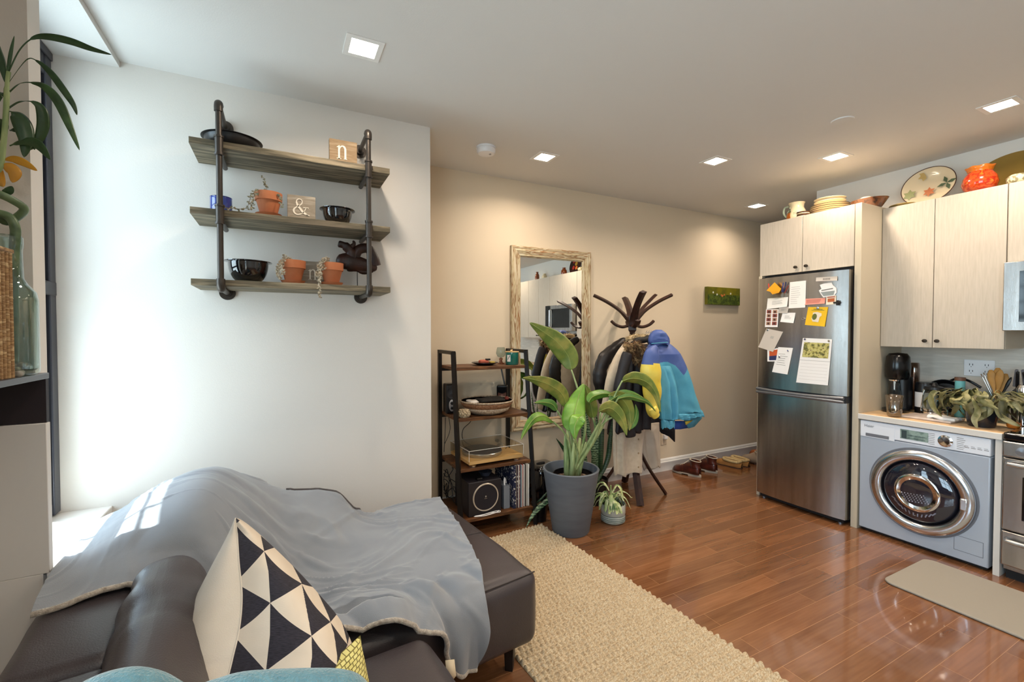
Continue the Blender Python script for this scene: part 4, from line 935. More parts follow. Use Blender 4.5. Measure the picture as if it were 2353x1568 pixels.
m.tube(catmull([(0.36,2.55,1.80),(0.38,2.55,1.84),(0.43,2.55,1.85),(0.46,2.55,1.80),(0.472,2.55,1.76)],5), 0.026, n=10, flat=0.8)
m.tube(catmull([(0.34,2.545,1.85),(0.355,2.54,1.868),(0.35,2.54,1.885)],4), [0.014,0.013,0.012,0.011,0.01,0.009,0.008,0.006,0.003], n=8)
m.tube(catmull([(0.36,2.55,1.75),(0.40,2.55,1.722),(0.45,2.55,1.735)],5), 0.014, n=8)
mk('figure', m, rosew, parent=dw, sharp=50)

# ------------------------------------------------------------------ ladder shelf and its load
iron_m = mat('black_steel_tube', '#171413', 0.4, 0.3); rust_m = mat('rustic_shelf_board', '#6e4524', 0.5, vary=['#4a2c16','#855832'], vscale=3, vstretch=(2,14,14), vlo=0.3, vhi=0.7)
ls = thing('ladder_shelf', 'black steel ladder shelf with four rustic brown boards by the wall corner', 'shelf', (1.34, 3.05, 0))
LX = [1.060, 1.632]; yf = lambda z: 2.80 + 0.15*z/1.25
for x in LX:
    m = M().tube([(x,2.80,0),(x,2.95,1.255)], 0.019, n=4); mk('front_post', m, iron_m, parent=ls, sharp=30)
    mk('back_post', M().box(x-0.013,x+0.013,3.235,3.262,0,1.262), iron_m, parent=ls)
    mk('top_rail', M().box(x-0.013,x+0.013,2.94,3.25,1.238,1.262), iron_m, parent=ls)
SZ = [1.148, 0.800, 0.462, 0.130]
for z in SZ: mk('board', M().box(LX[0]+0.012, LX[1]-0.012, yf(z)-0.005, 3.25, z-0.022, z), rust_m, parent=ls, bevel=0.0015)
m = M().tube([(1.571,3.245,1.10),(1.65,3.245,0.76)], 0.007, n=8); mk('brace_rod', m, mat('grey_rod','#70767c',0.3,0.8), parent=ls)
for z in SZ: mk('cross_bar', M().box(LX[0], LX[1], 3.236, 3.258, z-0.045, z-0.023), iron_m, parent=ls)
# top board
pl = thing('dark_plate', 'dark plate holding small trinkets on the top board', 'plate', (1.355,3.08,1.1485))
mk('plate', M().lathe([(0,0.001),(0.055,0.001),(0.10,0.018),(0.10,0.021),(0.055,0.006),(0,0.006)], (1.355,3.08,1.1485)), mat('dark_glaze','#2c2524',0.25), parent=pl)
tag(mk('coral_stone', M().rbox((1.345,3.08,1.171),(0.035,0.024,0.014),0.012,n=3,noise_a=0.006,noise_s=30), mat('coral_red','#a8523c',0.6), sharp=180, weld=True), 'coral red lump lying on the dark plate', 'trinket')
tag(mk('ring_box', M().rbox((1.375,3.07,1.190),(0.018,0.014,0.007),0.006,n=2), black_m, sharp=180, weld=True), 'small black trinket on top of the coral lump', 'trinket')
tag(mk('yellow_stone', M().rbox((1.413,3.075,1.166),(0.020,0.018,0.009),0.008,n=2), mat('ochre','#a9913c',0.6), sharp=180, weld=True), 'small ochre trinket at the right side of the dark plate', 'trinket')
gb = thing('glass_goblet', 'empty amber tinted glass goblet on the top board', 'glass', (1.512,3.13,1.1485))
c = (1.512,3.13,1.1485)
mk('bowl', M().lathe([(0.004,0.045),(0.026,0.055),(0.038,0.080),(0.034,0.110),(0.028,0.128),(0.0265,0.128),(0.0325,0.110),(0.0365,0.080),(0.024,0.057),(0,0.048)], c), tglass_m, parent=gb, sharp=180)
mk('foot', M().lathe([(0,0.001),(0.030,0.001),(0.030,0.004),(0.016,0.008),(0.010,0.025),(0.016,0.040),(0.005,0.047),(0,0.047)], c), thin_glass('amber_glass','#c08a50',0.3), parent=gb, sharp=180)
cd = thing('candle_jar', 'dark green candle jar with white label and wooden lid', 'candle', (1.552,3.02,1.1485)); c = Vector((1.552,3.02,1.1485))
mk('jar', M().lathe([(0,0.001),(0.046,0.001),(0.050,0.006),(0.050,0.094),(0.047,0.094),(0.046,0.01),(0,0.01)], c, n=36), mat('teal_jar','#0f6b60',0.12,coat=0.8), parent=cd)
mk('lid', M().lathe([(0,0.094),(0.053,0.094),(0.053,0.100),(0,0.100)], c, n=36), mat('light_wood','#c8a877',0.6), parent=cd)
G = [[c + Vector((0.0508*math.cos(R(a)), 0.0508*math.sin(R(a)), z)) for z in (0.025,0.075)] for a in range(198,232,4)]; mk('label', M().grid(G), paper_m, parent=cd)
G = [[c + Vector((0.0512*math.cos(R(a)), 0.0512*math.sin(R(a)), 0.035+0.03*((a-204)/20.0)+q)) for q in (0,0.008)] for a in range(204,226,3)]; mk('label_print', M().grid(G), black_m, parent=cd)
tag(mk('wood_scoop', M().tube([(1.545,3.02,1.2495),(1.555,3.02,1.262)],[0.012,0.004],n=4), mat('light_wood','#c8a877'), sharp=30), 'small pale wooden pyramid on the candle lid', 'trinket')
# second board
bk = thing('woven_basket', 'round woven basket in brown and cream holding dark odds and ends', 'basket', (1.345,3.025,0.8005)); c = (1.345,3.025,0.8005)
wv1 = mat('basket_brown','#7b5138',0.85,vary='#a37a58',vscale=90,bump=1.0,bscale=120,bstretch=(1,1,3)); wv2 = mat('basket_cream','#bfae97',0.85,vary='#8b7764',vscale=110,bump=1.0,bscale=120,bstretch=(1,1,3))
mk('lower_band', M().lathe([(0,0.001),(0.11,0.001),(0.16,0.025),(0.173,0.05)], c, n=48), wv2, parent=bk, sharp=180)
mk('upper_band', M().lathe([(0.173,0.05),(0.188,0.072),(0.194,0.092)], c, n=48), wv1, parent=bk, sharp=180)
mk('rim', M().tube([Vector(c)+Vector((0.193*math.cos(a*PI/24),0.193*math.sin(a*PI/24),0.094)) for a in range(49)], 0.006, n=8), wv2, parent=bk, sharp=180)
mk('inner_wall', M().lathe([(0.190,0.092),(0.183,0.072),(0.166,0.05),(0.145,0.028),(0,0.02)], c, n=48), wv1, parent=bk, sharp=180)
m = M().rbox((1.37,3.02,0.890),(0.10,0.07,0.018),0.014,n=5,noise_a=0.01,noise_s=15); tag(mk('knit_gloves', m, mat('black_wool','#221e1b',0.9,bump=1.0,bscale=200), sharp=180, weld=True), 'black woollen things lying in the woven basket', 'gloves')
m = M().rbox((1.225,3.00,0.894),(0.038,0.05,0.010),0.009,n=4,noise_a=0.01,noise_s=25); tag(mk('white_cloth', m, mat('white_cotton','#d8d2ca',0.9), sharp=180, weld=True), 'small white cloth at the left side of the woven basket', 'cloth')
tag(mk('red_ball', M().lathe([(0,-0.018)]+[(0.018*math.sin(PI*k/10),-0.018*math.cos(PI*k/10)) for k in range(1,10)]+[(0,0.018)], (1.495,2.995,0.898), n=16), mat('dark_red','#6b2418',0.6), sharp=180), 'dark red ball at the right side of the woven basket', 'ball')
def small_speaker(label, loc, rz, w_, d_, h_, tilt=0.0, tweeters=True):
    t = thing('desk_speaker', label, 'speaker', loc, rz)
    m = M()
    def fn(p): p.y += -p.z*tilt; return p
    m.rbox((0,0,h_/2),(w_/2,d_/2,h_/2),0.012,n=4,fn=fn); mk('cabinet', m, black_m, parent=t, local=True, sharp=180, weld=True)
    rt = Matrix.Rotation(R(90), 4, 'X')
    yy = lambda z: -d_/2-(z-h_/2)*tilt
    if tweeters:
        mk('cone', M().lathe([(0.036,0),(0.036,0.003),(0.030,0.001),(0.012,-0.004+0.006),(0,0.006)], (0,yy(h_*0.68),h_*0.68), n=24, rot=rt), mat('cone_grey','#26262a',0.5), parent=t, local=True)
        m = M().prism([(0.022*math.cos(a*PI/12), (0.032 if True else 0)*math.sin(a*PI/12)*1.35) for a in range(24)], (0,yy(h_*0.28)-0.0005,h_*0.28),(1,0,0),(0,0,1),(0,-0.002,0)); mk('badge_plate', m, mat('silver_plate','#c3c3c6',0.25,0.8), parent=t, local=True)
        for z in (0.36,0.20): mk('knob', M().lathe([(0.012,0.002),(0.011,0.012),(0,0.013)], (0,yy(h_*z),h_*z), n=18, rot=rt), black_m, parent=t, local=True)
    else:
        mk('cone', M().lathe([(0.030,0),(0.033,0.004),(0.026,0.003),(0,0.001)], (0,yy(h_*0.62),h_*0.62), n=24, rot=rt), mat('copper_ring','#6b4436',0.3,0.7), parent=t, local=True)
    return t
small_speaker('small black desk speaker with silver plate at the left of the basket', (1.110,3.155,0.8005), R(-8), 0.088, 0.11, 0.215)
small_speaker('small black desk speaker leaning back at the right behind the basket', (1.548,3.178,0.8005), R(-28), 0.085, 0.10, 0.18, 0.25, False)
rk = thing('shell_candle_holder', 'knobbly cream shell candle holder in front of the left speaker', 'candle holder', (1.134,2.938,0.8005))
m = M(); shell_m = mat('shell_mosaic','#c8b89a',0.5,vary='#7d6a50',vscale=70)
m.lathe([(0,0.001),(0.022,0.001),(0.036,0.014),(0.039,0.030),(0.031,0.050),(0.020,0.054),(0.018,0.048),(0,0.044)], (1.134,2.938,0.8005), n=20); mk('bowl', m, shell_m, parent=rk)
m = M()
for k in range(5):
    for j in range(12):
        a = j*PI/6+k*0.26; rr_ = [0.029,0.036,0.038,0.035,0.027][k]; m.rbox((1.134+rr_*math.cos(a),2.938+rr_*math.sin(a),0.8075+0.0105*k),(0.008,0.008,0.0055),0.004,n=1)
mk('shells', m, shell_m, parent=rk, sharp=180)
# third board: record player
rp = thing('record_player', 'light wood turntable under a clear acrylic lid', 'record player', (1.34,3.02,0.4622), R(2)); L_ = dict(parent=rp, local=True)
birch = mat('birch_ply','#c79e62',0.45,vary='#d3ad74',vscale=3,vstretch=(2,12,2))
mk('plinth', M().box(-0.21,0.215,-0.165,0.175,0.022,0.045), birch, bevel=0.002, **L_)
for x in (-0.17,0.175):
    for y in (-0.13,0.14): mk('foot', M().lathe([(0,0.0005),(0.026,0.0005),(0.028,0.012),(0.018,0.022),(0,0.022)], (x,y,0), n=20), chrome_m, **L_)
mk('platter', M().lathe([(0,0.045),(0.142,0.045),(0.146,0.050),(0.146,0.068),(0.142,0.072),(0,0.072)], (-0.035,0.0,0), n=56), mat('cast_aluminium','#b9bbbc',0.25,0.9), **L_)
mk('slip_mat', M().lathe([(0,0.0722),(0.140,0.0722),(0.140,0.076),(0,0.076)], (-0.035,0,0), n=56), mat('felt_grey','#3c3b3e',0.9), **L_)
mk('spindle', M().cyl((-0.035,0,0.076),(-0.035,0,0.092),0.004), chrome_m, **L_)
m = M().lathe([(0,0.045),(0.026,0.045),(0.026,0.062),(0.016,0.07),(0,0.07)], (0.16,0.09,0), n=20); mk('tonearm_base', m, mat('silver_plate','#c3c3c6'), **L_)
mk('tonearm', M().tube(catmull([(0.16,0.13,0.085),(0.16,0.09,0.085),(0.158,0.0,0.083),(0.14,-0.06,0.081),(0.12,-0.075,0.078)],4), 0.0035, n=8), chrome_m, **L_)
mk('counterweight', M().cyl((0.16,0.125,0.085),(0.16,0.15,0.085),0.013), black_m, **L_)
m = M(); xa,xb,ya,yb,za,zb,t_ = -0.212,0.217,-0.168,0.178,0.046,0.118,0.003
m.box(xa,xb,ya,yb,zb-t_,zb); m.box(xa,xb,ya,ya+t_,za,zb-t_); m.box(xa,xb,yb-t_,yb,za,zb-t_); m.box(xa,xa+t_,ya+t_,yb-t_,za,zb-t_); m.box(xb-t_,xb,ya+t_,yb-t_,za,zb-t_)
lid = mk('dust_cover', m, acryl_m, **L_)
m = M(); e_ = 0.0018
for p_, q_ in (((xa,ya,zb),(xb,ya,zb)),((xa,yb,zb),(xb,yb,zb)),((xa,ya,zb),(xa,yb,zb)),((xb,ya,zb),(xb,yb,zb)),((xa,ya,za),(xa,ya,zb)),((xb,ya,za),(xb,ya,zb))): m.tube([p_,q_], e_, n=6)
g_ = mk('cover_edge', m, mat('acrylic_edge','#dcdcd8',0.1,spec=0.8), parent=lid, local=True)
# lowest board
sw = thing('subwoofer', 'black cube subwoofer with a pale ring on its front', 'speaker', (1.245,2.955,0.150)); 
mk('cabinet', M().box(1.125,1.372,2.835,3.10,0.1505,0.385), mat('black_vinyl','#1d1a20',0.5), parent=sw, bevel=0.004)
rt = Matrix.Rotation(R(90), 4, 'X')
mk('ring', M().lathe([(0.088,0.0),(0.088,0.006),(0.094,0.007),(0.097,0.004),(0.097,0.0)], (1.252,2.835,0.272), n=56, rot=rt), mat('ring_cream','#c9bfb2',0.3,0.4), parent=sw)
mk('grille', M().lathe([(0,0.002),(0.088,0.002),(0.088,0)], (1.252,2.835,0.272), n=48, rot=rt), mat('grille_cloth','#242026',0.9), parent=sw)
mk('emblem', M().lathe([(0.006,0.0022),(0.006,0.004),(0.003,0.004),(0.003,0.0022)], (1.252,2.835,0.277), n=16, rot=rt).box(1.242,1.262,2.8315,2.833,0.262,0.264), mat('silver_plate','#c3c3c6'), parent=sw)
tag(mk('usb_hub', M().box(1.20,1.24,2.86,2.90,0.3855,0.400), black_m, bevel=0.003), 'little black box on top of the subwoofer', 'box')
tag(mk('small_dish', M().lathe([(0,0.0),(0.03,0.0),(0.05,0.03),(0.045,0.03),(0,0.006)], (1.30,2.95,0.3855), n=24), mat('slate_bowl','#3a3f4d',0.4)), 'slate blue dish on top of the subwoofer', 'dish')
tag(mk('charger_cable', M().tube(catmull([(1.17,2.83,0.155),(1.22,2.822,0.158),(1.30,2.825,0.156),(1.345,2.81,0.158),(1.36,2.83,0.157),(1.33,2.835,0.16),(1.25,2.815,0.163),(1.19,2.815,0.157)],6), 0.0032, n=6).tube(catmull([(1.16,2.825,0.156),(1.23,2.806,0.156),(1.32,2.812,0.16),(1.35,2.826,0.163)],6), 0.0032, n=6), white_plastic_m, sharp=180), 'white cables bunched in front of the subwoofer', 'cable')
mf = thing('magazine_file', 'grey magazine file with a white cable in it, right of the subwoofer', 'file box', (1.425,2.96,0.150))
mk('box', M().box(1.405,1.452,2.86,3.06,0.1505,0.315), mat('file_grey','#7b828c',0.6), parent=mf, bevel=0.001)
tag(mk('white_strap', M().tube(catmull([(1.415,2.87,0.317),(1.418,2.88,0.350),(1.432,2.90,0.358),(1.442,2.90,0.322)],6), 0.006, n=8), white_plastic_m, sharp=180), 'white strap looping out of the grey magazine file', 'strap')
sl = ['#1d2340','#8d8577','#4b3a44','#cfc9c0','#7b2a22','#5d6a78','#d8d4cc','#8e1f22','#e2dfd8','#2e2a2a','#d9d6cf','#c2bcb2','#ebe9e4']
rec = None; x = 1.468
spines = ['leftmost, dark navy','dull grey brown','plum brown','light grey','brick red','slate grey','off white between slate and crimson','crimson red','ivory white','black','pale ivory right of the black one','stone grey near the right post','brightest white, rightmost']
for k, (c_, nm) in enumerate(zip(sl, spines)):
    th_ = 0.022 if k == 0 else 0.0075+0.003*((k*7)%3)/2
    o = thing('vinyl_record', 'upright record sleeve with %s spine on the lowest board' % nm if k else 'thick dark navy record set, leftmost of the upright sleeves', 'record', (x+th_/2, 2.985, 0.1505), R(0), 'records on the lowest board')
    cm = mat('sleeve_%d' % k, c_, 0.5, vary='#d8d4cc' if k in (0,2,4) else None, vscale=60, vstretch=(1,1,1), vlo=0.56, vhi=0.62) if k in (0,2,4) else mat('sleeve_%d' % k, c_, 0.5)
    mk('sleeve', M().box(x, x+th_-0.0012, 2.835+0.004*((k*5)%3), 3.145, 0.1508, 0.1508+0.303+0.003*((k*3)%2)), cm, parent=o)
    x += th_
m = M()
for pts in ([(1.10,3.24,0.75),(1.09,3.22,0.62),(1.075,3.2,0.5)], [(1.12,3.24,0.78),(1.13,3.22,0.66),(1.08,3.2,0.56)]): m.tube(catmull(pts,6), 0.0025, n=6)
tag(mk('speaker_cable', m, black_m, sharp=180), 'thin black cables hanging behind the left ladder post', 'cable')
m = M()
for pts in ([(1.31,3.26,0.775),(1.315,3.26,0.70),(1.25,3.26,0.64),(1.25,3.26,0.56),(1.33,3.25,0.50)],): m.tube(catmull(pts,8), 0.0028, n=6)
tag(mk('power_cable', m, black_m, sharp=180), 'black cable hanging in an S from the second board', 'cable')
m = M(); rnd = random.Random(5)
for k in range(9):
    p = Vector((1.085, 3.24, rnd.uniform(0.18,0.36))); pts = [p]
    for j in range(4): p = p + Vector((rnd.uniform(-0.01,0.03), rnd.uniform(-0.08,0.0), rnd.uniform(-0.10,0.08))); p.z = max(0.16, p.z); pts.append(p)
    m.tube(catmull(pts,5), 0.0028, n=6)
tag(mk('cable_tangle', m, black_m, sharp=180), 'tangle of black cables at the left of the subwoofer', 'cable')
for o_ in list(COL.objects):
    if o_.parent is None and o_.name.split('.')[0] in ('subwoofer','usb_hub','small_dish','charger_cable','magazine_file','white_strap','vinyl_record'): o_.location.z -= 0.0199
# black travel case
sc = thing('black_case', 'rounded glossy black suitcase standing between ladder shelf and planter', 'suitcase', (1.86,3.10,0), R(0))
m = M().rbox((1.86,3.08,0.175),(0.12,0.13,0.172),0.055,bulge=(0.01,0.01,0.0),n=5); mk('shell', m, black_gloss_m, parent=sc, sharp=180, weld=True)
for k in range(4): mk('rib', M().rbox((1.785+0.045*k,2.948,0.17),(0.006,0.006,0.11),0.005,n=2), black_m, parent=sc, sharp=180)
mk('handle', M().tube(catmull([(1.80,3.07,0.347),(1.81,3.07,0.353),(1.86,3.07,0.353),(1.87,3.07,0.347)],5), 0.006), black_matte_m, parent=sc)
for x in (1.79,1.93): mk('wheel', M().cyl((x-0.008,2.99,0.013),(x+0.008,2.99,0.013),0.013), black_matte_m, parent=sc)

# ------------------------------------------------------------------ mirror
mr = thing('wall_mirror', 'tall mirror in a distressed cream and brown wooden frame', 'mirror', (2.075,3.28,0.56))
X0, X1, Z0, Z1, FWd = 1.675, 2.468, 0.575, 2.100, 0.088
def distress(nm, st):
    return mat(nm, '#c9bda2', 0.75, vary=['#ad9b78','#c6b998','#7b5128','#bfb08f','#cdc1a6','#8a5a2a','#b9a888'], vscale=3.2, vstretch=st, vdetail=3, vlo=0.36, vhi=0.64, bump=0.5, bscale=8, bstretch=st)
dv = distress('distressed_frame_upright', (11,11,1.1)); dh = distress('distressed_frame_cross', (1.1,11,11))
def rail(a, b, c_, d_, mt, parent=mr):
    """mitred rail: outer edge a-b, inner edge d_-c_, stepped in depth"""
    pr = [(0,3.297),(0,3.262),(0.12,3.258),(0.30,3.262),(0.42,3.256),(0.62,3.262),(0.78,3.268),(0.86,3.266),(1.0,3.276),(1.0,3.297)]
    P_ = [[Vector((lerp(p[0],q[0],u), y, lerp(p[1],q[1],u))) for u, y in pr] for p, q in ((a,d_),(b,c_))]
    m = M().grid(P_); 
    return mk('frame_rail', m, mt, parent=parent, sharp=25)
rail((X0,Z1),(X1,Z1),(X1-FWd,Z1-FWd),(X0+FWd,Z1-FWd), dh); rail((X1,Z0),(X0,Z0),(X0+FWd,Z0+FWd),(X1-FWd,Z0+FWd), dh)
rail((X0,Z0),(X0,Z1),(X0+FWd,Z1-FWd),(X0+FWd,Z0+FWd), dv); rail((X1,Z1),(X1,Z0),(X1-FWd,Z0+FWd),(X1-FWd,Z1-FWd), dv)
mk('mirror_glass', M().box(X0+FWd-0.005, X1-FWd+0.005, 3.278, 3.284, Z0+FWd-0.005, Z1-FWd+0.005), mat('mirror_silver','#eceeed',0.0,1.0), parent=mr)
mk('backing', M().box(X0+0.003, X1-0.003, 3.286, 3.299, Z0+0.003, Z1-0.003), mat('mirror_backing','#6c5a40',0.8), parent=mr)
# ------------------------------------------------------------------ painting
pa = thing('meadow_painting', 'small canvas painted as a green meadow with a few white and orange flowers', 'painting', (4.23,3.28,1.68))
grn = mat('meadow_paint','#6a6a10',0.6,vary=['#5c5c10','#77700e','#80700c'],vscale=5,vdetail=8)
mk('canvas', M().box(3.975,4.49,3.262,3.298,1.683,1.868), grn, parent=pa, bevel=0.001)
mk('meadow', M().box(3.977,4.488,3.2612,3.262,1.685,1.79), mat('grass_paint','#3f4e14',0.7,vary=['#2a3a10','#5c6c1c','#33461a'],vscale=28,vdetail=8,vlo=0.35,vhi=0.65), parent=pa)
m = M(); m2 = M()
for (x, z) in ((4.12,1.790),(4.335,1.806),(4.06,1.81)): m.lathe([(0.011,0),(0,0.001)], (x,3.2608,z), n=8, rot=rt)
for (x, z) in ((4.185,1.786),(4.21,1.782),(4.235,1.790),(4.20,1.775)): m2.lathe([(0.010,0),(0,0.001)], (x,3.2606,z), n=8, rot=rt)
mk('white_flower', m, mat('petal_white','#d9ddd6',0.7), parent=pa); mk('orange_flower', m2, mat('petal_orange','#c9703a',0.7), parent=pa)
# outlet on the far wall with a plug
ol = thing('wall_outlet', 'beige double wall outlet low on the far wall behind the coats', 'outlet', (3.40,3.296,0.26))
mk('cover_plate', M().box(3.365,3.440,3.292,3.2995,0.265,0.385), mat('outlet_beige','#cbbba4',0.5), parent=ol, bevel=0.002)
tag(mk('night_light', M().box(3.385,3.425,3.262,3.292,0.325,0.368), white_plastic_m, bevel=0.004), 'white plug-in light in the far wall outlet', 'plug')
# ------------------------------------------------------------------ big planter with bird of paradise
def A(pts, Y, dy=0.0):
    """photo path laid on a plane Y, drifting dy in depth along it"""
    k = max(1, len(pts)-1); return [at(x, y, 'Y', Y + dy*i/k) for i, (x, y) in enumerate(pts)]
bp_ = thing('bird_of_paradise', 'large bird of paradise plant in a tall charcoal planter', 'potted plant', (1.80,2.60,0)); c = Vector((1.80,2.60,0))
char_m = mat('charcoal_planter', '#5a6068', 0.55, bump=0.15, bscale=20, bstretch=(0.5,0.5,8), vary='#636971', vscale=4, vstretch=(1,1,6))
mk('planter', M().lathe([(0,0.0005),(0.122,0.0005),(0.130,0.012),(0.193,0.425),(0.197,0.440),(0.192,0.446),(0.182,0.444),(0.176,0.42),(0.160,0.30),(0,0.30)], c, n=56), char_m, parent=bp_)
mk('inner_pot', M().lathe([(0.126,0.30),(0.138,0.408),(0.134,0.408),(0.128,0.37),(0,0.37)], c+Vector((0.01,-0.01,0)), n=36), black_m, parent=bp_)
mk('soil', M().lathe([(0.130,0.372),(0.08,0.382),(0,0.385)], c+Vector((0.01,-0.01,0)), n=36), mat('bark_soil','#3a281c',0.9,vary=['#6b5240','#c2ad95'],vscale=55,vlo=0.42,vhi=0.68,bump=1.0,bscale=70), parent=bp_)
stem_m = mat('stem_green', '#7f9560', 0.5, vary=['#a3b27c','#66834f'], vscale=5, vstretch=(6,6,1)); 
leaf_g = mat('leaf_green', '#5c8a2c', 0.35, bump=0.5, bscale=30, vary=['#456f24','#78a03a'], vscale=5, spec=0.6); leaf_o = mat('leaf_olive', '#7b8238', 0.42, bump=0.5, bscale=30, vary=['#5f7332','#97924a'], vscale=6)
leaf_l = mat('leaf_bright', '#66932f', 0.33, bump=0.4, bscale=30, vary=['#5c8c2a','#86b046'], vscale=4, spec=0.6); leaf_d = mat('leaf_dark', '#3f6a2c', 0.4, vary='#54803a', vscale=5)
for k, (a0, r_, h_, px_, py_) in enumerate([(0,0.024,0.30,-0.03,0.0),(60,0.022,0.34,0.0,-0.02),(120,0.021,0.27,0.035,0.0),(200,0.02,0.32,0.0,0.03),(250,0.02,0.26,-0.015,-0.03),(300,0.018,0.24,0.055,-0.01)]):
    b0 = c + Vector((px_, py_, 0.375)); b1 = b0 + Vector((px_*0.9+0.01, py_, h_))
    mk('stalk', M().tube([b0, b0.lerp(b1,0.5), b1], [r_, r_*0.8, r_*0.4], n=12), stem_m, parent=bp_, sharp=180)
BL = [ # petiole, blade midrib, half width, plane Y, depth drift, material, fold
 ([(1335,1085),(1345,985),(1330,905),(1313,850)], [(1313,850),(1305,818),(1278,785),(1247,762),(1217,742)], 0.088, 2.70, 0.05, leaf_o, 0.25),
 ([(1325,1080),(1318,1000),(1302,935)], [(1304,936),(1290,905),(1262,885),(1232,874),(1202,868)], 0.060, 2.62, -0.12, leaf_o, 0.2),
 ([(1322,1080),(1305,1010),(1272,970)], [(1272,970),(1250,956),(1228,962),(1210,985),(1197,1011)], 0.036, 2.55, -0.10, leaf_g, 0.5),
 ([(1325,1080),(1310,1000),(1280,944)], [(1280,944),(1270,930),(1250,925),(1228,926)], 0.034, 2.66, 0.0, leaf_d, 0.5),
 ([(1335,1085),(1325,1030),(1315,990)], [(1314,992),(1318,955),(1328,915),(1341,882)], 0.090, 2.50, 0.10, leaf_l, 0.35),
 ([(1335,1085),(1328,1045),(1318,1010)], [(1340,955),(1328,962),(1320,985),(1322,1010)], 0.060, 2.46, -0.04, leaf_l, 0.3),
 ([(1345,1085),(1365,1000),(1362,960)], [(1363,962),(1358,935),(1350,905),(1343,884)], 0.055, 2.62, 0.0, leaf_o, 0.5),
 ([(1345,1085),(1372,990),(1378,958)], [(1352,925),(1362,912),(1385,905),(1404,907),(1420,915)], 0.038, 2.50, 0.0, leaf_g, 0.6),
 ([(1350,1085),(1385,980),(1402,908)], [(1398,909),(1425,915),(1442,935),(1448,962),(1446,990)], 0.056, 2.48, -0.03, leaf_o, 0.35),
 ([(1350,1085),(1370,1000),(1380,948)], [(1376,946),(1400,938),(1420,952),(1433,975),(1440,1001)], 0.058, 2.44, -0.04, leaf_o, 0.35),
 ([(1352,1085),(1385,960),(1430,875)], [(1430,876),(1455,870),(1485,878),(1507,905),(1518,948)], 0.052, 2.44, -0.04, leaf_o, 0.45),
 ([(1352,1085),(1395,960),(1420,916)], [(1418,917),(1445,912),(1470,918),(1490,926),(1507,946)], 0.026, 2.44, 0.0, leaf_d, 0.6),
 ([(1348,1085),(1380,970),(1400,920)], [(1400,922),(1430,905),(1455,905),(1478,914)], 0.030, 2.47, 0.0, leaf_d, 0.5),
 ([(1345,1085),(1380,980),(1420,955)], [(1440,985),(1455,972),(1462,950),(1460,930)], 0.030, 2.47, 0.0, leaf_d, 0.4),
]
for k, (pt_, bl, hw, Y, dy, lm, fo) in enumerate(BL):
    q = A(pt_, 2.60, Y-2.60); q[0] = c + Vector((0.01+0.02*math.cos(k*2.1), 0.02*math.sin(k*2.1), 0.40)); pp = catmull(q, 6)
    mk('petiole', M().tube(pp, [lerp(0.011, 0.0055, i/(len(pp)-1)) for i in range(len(pp))], n=8), stem_m, parent=bp_, sharp=180)
    mb = catmull(A(bl, Y, dy), 6); m = M()
    d_ = (mb[-1]-mb[0]).normalized(); view = (mb[len(mb)//2] - Vector((0,0,EYE))).normalized(); side = d_.cross(view)
    leaf(m, mb, lambda t, hw=hw: 0.86*hw*(math.sin(PI*min(1, t**0.72*0.985+0.01)))**0.85*(1.12-0.3*t), side, fo, 5, wave=0.07, seed=k)
    lf = mk('leaf', m, lm, parent=bp_, sharp=180, solid=0.0016)
    mk('midrib', M().tube([p + Vector((0,-0.0016,0)) for p in mb], 0.0020, n=6), mat('midrib_pale','#8f9c50',0.5), parent=lf, sharp=180)

# ------------------------------------------------------------------ snake plants behind it
def snake_mat(nm, dark, light, sc=26):
    m = bpy.data.materials.new(nm); m.use_nodes = True; t = m.node_tree; b = t.nodes['Principled BSDF']; L = t.links
    tc = t.nodes.new('ShaderNodeTexCoord'); wv = t.nodes.new('ShaderNodeTexWave'); wv.bands_direction = 'Z'; wv.inputs['Scale'].default_value = sc; wv.inputs['Distortion'].default_value = 7; wv.inputs['Detail'].default_value = 3; wv.inputs['Detail Scale'].default_value = 2.0
    L.new(tc.outputs['Object'], wv.inputs[0]); r = t.nodes.new('ShaderNodeValToRGB'); e = r.color_ramp.elements; e[0].position = 0.35; e[0].color = (*hx(dark),1); e[1].position = 0.75; e[1].color = (*hx(light),1); L.new(wv.outputs[0], r.inputs[0]); L.new(r.outputs[0], b.inputs['Base Color']); b.inputs['Roughness'].default_value = 0.4; return m
sn_dark = snake_mat('snake_leaf_dark', '#1f3220', '#33502e', 18); sn_band = snake_mat('snake_leaf_banded', '#28442b', '#7f9874', 16)
def snake(name, label, pc, pr, ph, leaves, potm):
    t = thing(name, label, 'potted plant', pc); c_ = Vector(pc)
    mk('pot', M().lathe([(0,0.0005),(pr*0.75,0.0005),(pr,ph),(pr*0.94,ph),(pr*0.9,ph*0.85),(0,ph*0.85)], c_, n=32), potm, parent=t)
    mk('soil', M().lathe([(0,ph*0.87),(pr*0.92,ph*0.86)], c_, n=24), soil_m, parent=t)
    for k, (pts, hw, Y, dy, mt) in enumerate(leaves):
        P_ = A(pts, Y, dy); base = c_ + Vector((0.05*math.cos(k*2.2)*pr/0.1, 0.04*math.sin(k*2.2)*pr/0.1, ph*0.86)); 
        mb = catmull([base] + P_, 6); d_ = (mb[-1]-mb[0]).normalized(); view = (mb[len(mb)//2]-Vector((0,0,EYE))).normalized(); m = M()
        leaf(m, mb, lambda t_, hw=hw: 0.72*hw*(0.45+0.55*math.sin(PI*min(1,t_*1.1))) * (1 if t_ < 0.8 else max(0.02,(1-t_)/0.2)**0.7), d_.cross(view), 0.35, 3, wave=0.08, seed=k)
        mk('leaf', m, mt, parent=t, sharp=180, solid=0.003)
    return t
